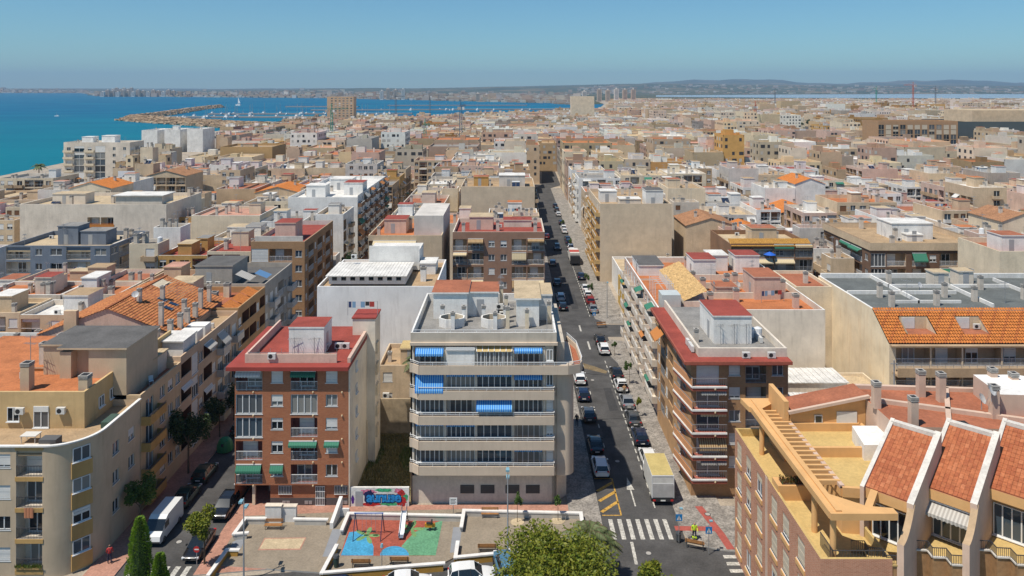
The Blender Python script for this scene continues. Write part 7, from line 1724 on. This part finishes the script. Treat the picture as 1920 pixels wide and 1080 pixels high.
palm('green palm behind the big tree at the plaza corner', 7.0, 67.6, 4.2, 3.2, 70, 3); palm('tall palm between the vacant lot house and the central block', -12.6, 98.0, 9.2, 2.2, 34, 4); palm('solitary palm on the seafront promenade left of the rounded block', -223, 352, 8, 4.0, 30, 5)

# ---------------------------------------------------------------- street furniture
WOOD = mat('bench_wood', (.36,.17,.06), .7, .25, 4); STEEL = plain('steel_dark', (.06,.065,.07), .5)
def bench(label, x, y, rz, z):
    t = thing('bench', label, 'bench', (x,y,z), rz, 'benches')
    for k in range(3): v = MB(); v.box(-.9,.9,-.25+k*.16,-.12+k*.16,.43,.47,WOOD); v.obj('seat_slat', t)
    for k in range(2): v = MB(); v.box(-.9,.9,.27,.31,.58+k*.17,.71+k*.17,WOOD); v.obj('back_slat', t)
    for s_ in (-.78,.78): v = MB(); v.beam((s_,-.2,0),(s_,-.2,.43),.05,.05,STEEL); v.beam((s_,.26,0),(s_,.3,.9),.05,.05,STEEL); v.beam((s_,-.24,.41),(s_,.28,.41),.05,.04,STEEL); v.obj('leg', t)
for l, (x,y), rz, z in (('left wooden bench in front of the playground',Z4(1380,778),pi,pz),('right wooden bench in front of the playground beside the post',Z4(1725,758),pi,pz),('wooden bench against the back wall of the tree plaza',Z5(665,335),0,pz),('wooden bench facing the tree plaza from its front wall',Z5(640,640),pi,pz),('bench in front of the white screens',Z4(590,440),0,pz),('wooden bench beside the worker in yellow on the corner pavement',G(1303,1026,.13),pi-.35,.13),('bench on the pavement beyond the side street',G(1128,613,.13),.2,.13)): bench(l, x, y, rz, z)
def lamp(label, x, y, h, z=.0, dbl=True):
    t = thing('street_lamp', label, 'street lamp', (x,y,z), 0, 'street lamps'); PL = plain('lamp_pole', (.5,.52,.54), .4, .5); v = MB(); v.tube([(0,0,0),(0,0,h*.5),(0,0,h)],[.09,.07,.05],PL,8); v.obj('pole', t)
    for i, zz in enumerate((h-.1, h*.84) if dbl else (h-.1,)):
        v = MB(); s_ = -1 if i else 1; v.beam((0,0,zz),(0,-.5*s_,zz+.1),.05,.05,PL); v.prism([(-.14,-.35*s_),(.14,-.35*s_),(.17,-.9*s_),(-.17,-.9*s_)],zz+.04,zz+.2,plain('lamp_head',(.2,.38,.46),.3)); v.obj('lamp_head', t)
lamp('tall street lamp in the middle of the tree plaza front', *G(952,1052), 9.0); lamp('tall street lamp at the lower left of the plaza', *G(457,1092), 7.7)
lamp('street lamp on the right pavement beyond the side street', 18.6, 146, 7, .13, False); lamp('street lamp on the seafront promenade', -255, 330, 16, 0, False)
def post(label, x, y, h, z, kind):
    t = thing('sign_post', label, 'sign', (x,y,z), 0, 'sign posts'); v = MB(); v.cyl(0,0,0,h,.035,METAL,8); v.obj('pole', t)
    if kind == 'cross':
        BL = plain('sign_blue', (.01,.2,.5), .4); v = MB(); v.box(-.32,.32,-.05,-.03,h-.75,h-.1,BL); p = v.obj('panel', t); v = MB(); v.face([(-.22,-.055,h-.65),(.22,-.055,h-.65),(0,-.055,h-.2)],HULL); v.obj('triangle', p)
        v = MB(); v.face([(-.03,-.06,h-.35),(.03,-.06,h-.35),(.03,-.06,h-.29),(-.03,-.06,h-.29)],TRIM); v.face([(-.04,-.06,h-.5),(.04,-.06,h-.5),(.03,-.06,h-.37),(-.03,-.06,h-.37)],TRIM); v.face([(-.08,-.06,h-.63),(-.04,-.06,h-.63),(.02,-.06,h-.5),(-.02,-.06,h-.5)],TRIM); v.face([(.08,-.06,h-.63),(.04,-.06,h-.63),(-.02,-.06,h-.5),(.02,-.06,h-.5)],TRIM); v.obj('walking_figure', p)
        v = MB(); v.beam((0,0,h),(.15,-.1,h+.5),.04,.04,METAL); v.box(.05,.35,-.2,.05,h+.45,h+.55,plain('lamp_head',(.2,.38,.46),.3)); v.obj('lamp_head', t)
    elif kind == 'info':
        v = MB(); v.box(-.4,.4,-.05,-.02,h-.75,h,HULL); p = v.obj('panel', t); v = MB()
        for k in range(4): v.box(-.3,.3-.1*(k%2),-.058,-.052,h-.2-k*.14,h-.15-k*.14,STEEL)
        v.obj('print_lines', p)
    elif kind == 'stop':
        v = MB(); n = 18; v.face([(.3*math.cos(6.283*i/n),-.05,h-.3+.3*math.sin(6.283*i/n)) for i in range(n)],plain('sign_red',(.5,.02,.02),.4)); p = v.obj('panel', t); v = MB(); v.box(-.2,.2,-.06,-.054,h-.36,h-.25,HULL); v.obj('bar', p)
    else:
        v = MB(); v.cyl(0,0,h-.1,h+.2,.16,plain('lamp_head',(.2,.38,.46),.3),8,.1); v.obj('lamp_head', t)
post('blue crossing sign left of the worker in yellow', *G(1273,1017,.13), 2.9, .13, 'cross'); post('blue crossing sign right of the worker in yellow', *G(1329,1038,.13), 2.7, .13, 'cross'); post('white notice board post behind the playground wall end', *G(850,969), 1.9, .13, 'info'); post('thin post with a round head between the playground benches', *Z4(1565,785), 2.0, pz, 'ball'); post('round red no entry sign under the green tree', *G(369,1062), 1.8, .13, 'stop'); post('blue crossing sign beyond the side street', *G(1114,610,.13), 2.6, .13, 'cross')
def bin_(label, x, y, z, m, h=.9):
    t = thing('litter_bin', label, 'litter bin', (x,y,z), 0, 'litter bins'); v = MB(); v.cyl(0,0,.05,h*.82,.24,m,12,.27); v.obj('body', t); v = MB(); v.cyl(0,0,h*.82,h,.3,STEEL,12,.24); v.obj('lid', t)
bin_('dark green litter bin at the playground front wall', *Z4(1155,780), pz, plain('bin_dark',(.03,.06,.05),.5), 1.1); bin_('grey litter bin beside the left crossing sign', *G(1272,1014,.13), .13, STEEL)
# white screens on the plaza
for i, (x0,x1,dy) in enumerate(((515,658,0),(660,785,.25))):
    a = Z4(x0,392); c = Z4(x1,392); t = thing('concrete_screen', ('taller left','shorter right')[i]+' white concrete screen at the back of the plaza', 'screen', (a[0],a[1]+dy,pz)); v = MB(); v.box(0,c[0]-a[0],0,.5,0,1.75-.2*i,COPE); v.obj('slab', t); v = MB(); v.box(-.05,c[0]-a[0]+.05,-.05,.55,1.75-.2*i,1.83-.2*i,W['offwhite']); v.obj('capping', t)
a = Z4(1095,440); t = thing('ramp_wall', 'white sloping wall of the small ramp between plaza and playground', 'wall', (a[0],a[1],pz)); v = MB(); v.face([(0,0,0),(.3,3,0),(.3,3,1.7),(0,0,.6)],COPE); v.face([(.35,0,0),(.65,3,0),(.65,3,1.7),(.35,0,.6)],COPE); v.face([(0,0,.6),(.35,0,.6),(.65,3,1.7),(.3,3,1.7)],COPE); v.face([(0,0,0),(.35,0,0),(.35,0,.6),(0,0,.6)],COPE); v.obj('wall_body', t); v = MB(); v.box(.5,1.5,2.2,2.4,0,.8,COPE); v.obj('return_wall', t)
# swing, slide, spring rider
SW = plain('swing_navy', (.02,.03,.07), .5); p = Z4(1325,505); q = Z4(1570,505); t = thing('swing', 'dark steel swing frame with two seats on the playground', 'swing', (p[0],p[1],pz)); Lx = q[0]-p[0]; H_ = 2.3
for x in (0, Lx):
    for d in (-.9,.9): v = MB(); v.beam((x+.05*d,d,0),(x,0,H_),.07,.07,SW); v.obj('leg', t)
v = MB(); v.beam((-.1,0,H_),(Lx+.1,0,H_),.08,.08,plain('swing_blue',(.05,.15,.45),.5)); v.obj('crossbar', t)
for x in (Lx*.33, Lx*.67):
    v = MB(); v.box(x-.22,x+.22,-.1,.1,.45,.5,TRIM); s_ = v.obj('seat', t); v = MB(); v.beam((x-.2,0,.48),(x-.2,0,H_),.02,.02,METAL); v.beam((x+.2,0,.48),(x+.2,0,H_),.02,.02,METAL); v.obj('chain', s_)
p = Z4(1735,545); t = thing('slide', 'silver playground slide with dark ladder', 'slide', (p[0],p[1],pz)); CHR = plain('slide_steel', (.62,.64,.66), .22, .8); v = MB()
for (y0,z0,y1,z1) in ((0,.25,.5,.3),(.5,.3,2.2,1.5),(2.2,1.5,2.6,1.52)): v.face([(-.22,y0,z0),(.22,y0,z0),(.22,y1,z1),(-.22,y1,z1)],CHR); v.beam((-.25,y0,z0+.1),(-.25,y1,z1+.1),.05,.2,CHR); v.beam((.25,y0,z0+.1),(.25,y1,z1+.1),.05,.2,CHR)
v.obj('chute', t); v = MB()
for s_ in (-.25,.25): v.beam((s_,3.4,0),(s_,2.6,1.6),.05,.05,SW); v.beam((s_,2.6,1.5),(s_,2.6,2.2),.05,.05,SW); v.beam((s_,2.6,2.2),(s_,2.1,1.9),.04,.04,SW)
for k in range(4): v.beam((-.25,3.4-.2*k-.1,.3+.35*k),(.25,3.4-.2*k-.1,.3+.35*k),.04,.04,SW)
v.obj('ladder', t); v = MB(); v.beam((-.2,.1,0),(-.2,.1,.26),.05,.05,SW); v.beam((.2,.1,0),(.2,.1,.26),.05,.05,SW); v.obj('foot', t)
p = Z5(125,455); t = thing('spring_rider', 'orange and black spring rider on the green playground patch', 'spring rider', (p[0],p[1],pz)); OR = plain('rider_orange',(.6,.25,.02),.5); v = MB(); v.cyl(0,0,0,.35,.12,SW,8); v.obj('spring', t); v = MB(); v.prism([(-.5,-.1),(.3,-.1),(.55,0),(.3,.1),(-.5,.1)],.35,.75,OR,bot=True); v.obj('body', t); v = MB(); v.box(.1,.25,-.3,.3,.75,1.0,TRIM); v.box(-.35,.05,-.16,.16,.75,.82,TRIM); v.obj('seat', t)
# ---------------------------------------------------------------- people
def person(label, x, y, z, rz, top, legs, hair, reach):
    J = [((0,0,.95),.15),((0,0,1.15),.145),((0,.01,1.35),.165),((0,.02,1.5),.07),((0,.03,1.6),.095),((0,.03,1.72),.085),
         ((-.1,0,.9),.1),((-.12,.06,.5),.075),((-.13,-.02,.1),.055),((-.13,.12,.05),.045),((.1,0,.9),.1),((.12,-.05,.5),.075),((.14,-.16,.1),.055),((.14,-.03,.05),.045),
         ((-.2,0,1.42),.07),((-.27,.03,1.15),.05),((-.25,.2+reach,.95+reach),.038),((-.25,.27+reach,.9+reach),.035),((.2,0,1.42),.07),((.27,.0,1.14),.05),((.27,.16,.92),.038),((.27,.2,.85),.035)]
    E = [(0,1),(1,2),(2,3),(3,4),(4,5),(0,6),(6,7),(7,8),(8,9),(0,10),(10,11),(11,12),(12,13),(2,14),(14,15),(15,16),(16,17),(2,18),(18,19),(19,20),(20,21)]
    me = bpy.data.meshes.new('body'); me.from_pydata([j[0] for j in J], E, []); o = bpy.data.objects.new('tmp', me); COL.objects.link(o)
    sk = o.modifiers.new('s','SKIN'); sk.use_smooth_shade = True; o.modifiers.new('d','SUBSURF').levels = 1
    for i, j in enumerate(J): me.skin_vertices[0].data[i].radius = (j[1], j[1])
    me.skin_vertices[0].data[0].use_root = True
    dg = bpy.context.evaluated_depsgraph_get(); m2 = bpy.data.meshes.new_from_object(o.evaluated_get(dg)); bpy.data.objects.remove(o)
    SK = plain('skin', (.45,.26,.18), .6); m2.materials.clear()
    for m_ in (SK, top, legs, TRIM, hair): m2.materials.append(m_)
    for p in m2.polygons:
        c = p.center; p.material_index = 3 if c.z < .12 else 2 if c.z < .98 and abs(c.x) < .22 else 4 if (c.z > 1.7 or (c.z > 1.56 and c.y < .0)) else 0 if (c.z > 1.5 or (abs(c.x) > .22 and c.z < 1.02)) else 1
    t = thing('person', label, 'person', (x,y,z), rz); ob('body', m2, t); return t
HV = plain('hi_vis_yellow', (.5,.7,.03), .7); NV = plain('trousers_navy', (.015,.02,.05), .8); HR = plain('hair_dark', (.02,.015,.01), .8)
pp = person('person in yellow work jacket and dark trousers standing behind the corner bench', *G(1302,1012,.13), .13, pi, HV, NV, HR, .1)
v = MB(); v.box(-.19,.19,-.3,-.14,1.05,1.42,plain('pack_blue',(.02,.06,.14),.7)); v.obj('backpack', pp); v = MB()
for s_ in (-.13,.13): v.box(s_-.085,s_+.085,-.11,.13,.2,.34,HV)
v.obj('reflective_cuffs', pp)
person('person in tan top bending behind the open white hatchback', 16.4, 109.0, .014, 0, plain('top_tan',(.4,.22,.1),.8), plain('trousers_grey',(.1,.1,.1),.8), HR, .2)
person('person in dark clothes walking on the left pavement in shade', 8.6, 99, .13, 2.9, TRIM, NV, HR, 0); person('person in red standing at the foot of the rounded block', -38.0, 70.5, .13, .5, plain('top_red',(.4,.03,.03),.8), NV, HR, 0)

# cables sagging across the main street
for i, (a, c) in enumerate((((7.0,96.5,8.6),(19.5,98,8.2)),((6.9,91,5.0),(19.4,92.5,5.4)))):
    v = MB(); P = []
    for k in range(13):
        f = k/12; P.append((a[0]+(c[0]-a[0])*f, a[1]+(c[1]-a[1])*f, a[2]+(c[2]-a[2])*f-1.6*f*(1-f)*2))
    v.tube(P, [.025]*13, TRIM, 4); tag(v.obj('overhead_cable'), ('upper','lower')[i]+' black cable sagging across the main street from the central block', 'cable')
# ---------------------------------------------------------------- air
hz = bpy.data.materials.new('haze'); hz.use_nodes = True; N = hz.node_tree.nodes; N.remove(N['Principled BSDF'])
pv_ = N.new('ShaderNodeVolumePrincipled'); pv_.inputs['Color'].default_value = (.42,.64,.9,1); pv_.inputs['Density'].default_value = 0.000075; pv_.inputs['Anisotropy'].default_value = 0.0
hz.node_tree.links.new(pv_.outputs[0], N['Material Output'].inputs['Volume'])
b = MB(); b.box(-22000,22000,-300,18500,-12,420,hz); o = b.obj('haze', kind='stuff'); tag(o, 'thin blue summer haze over the sea and far hills', 'haze')
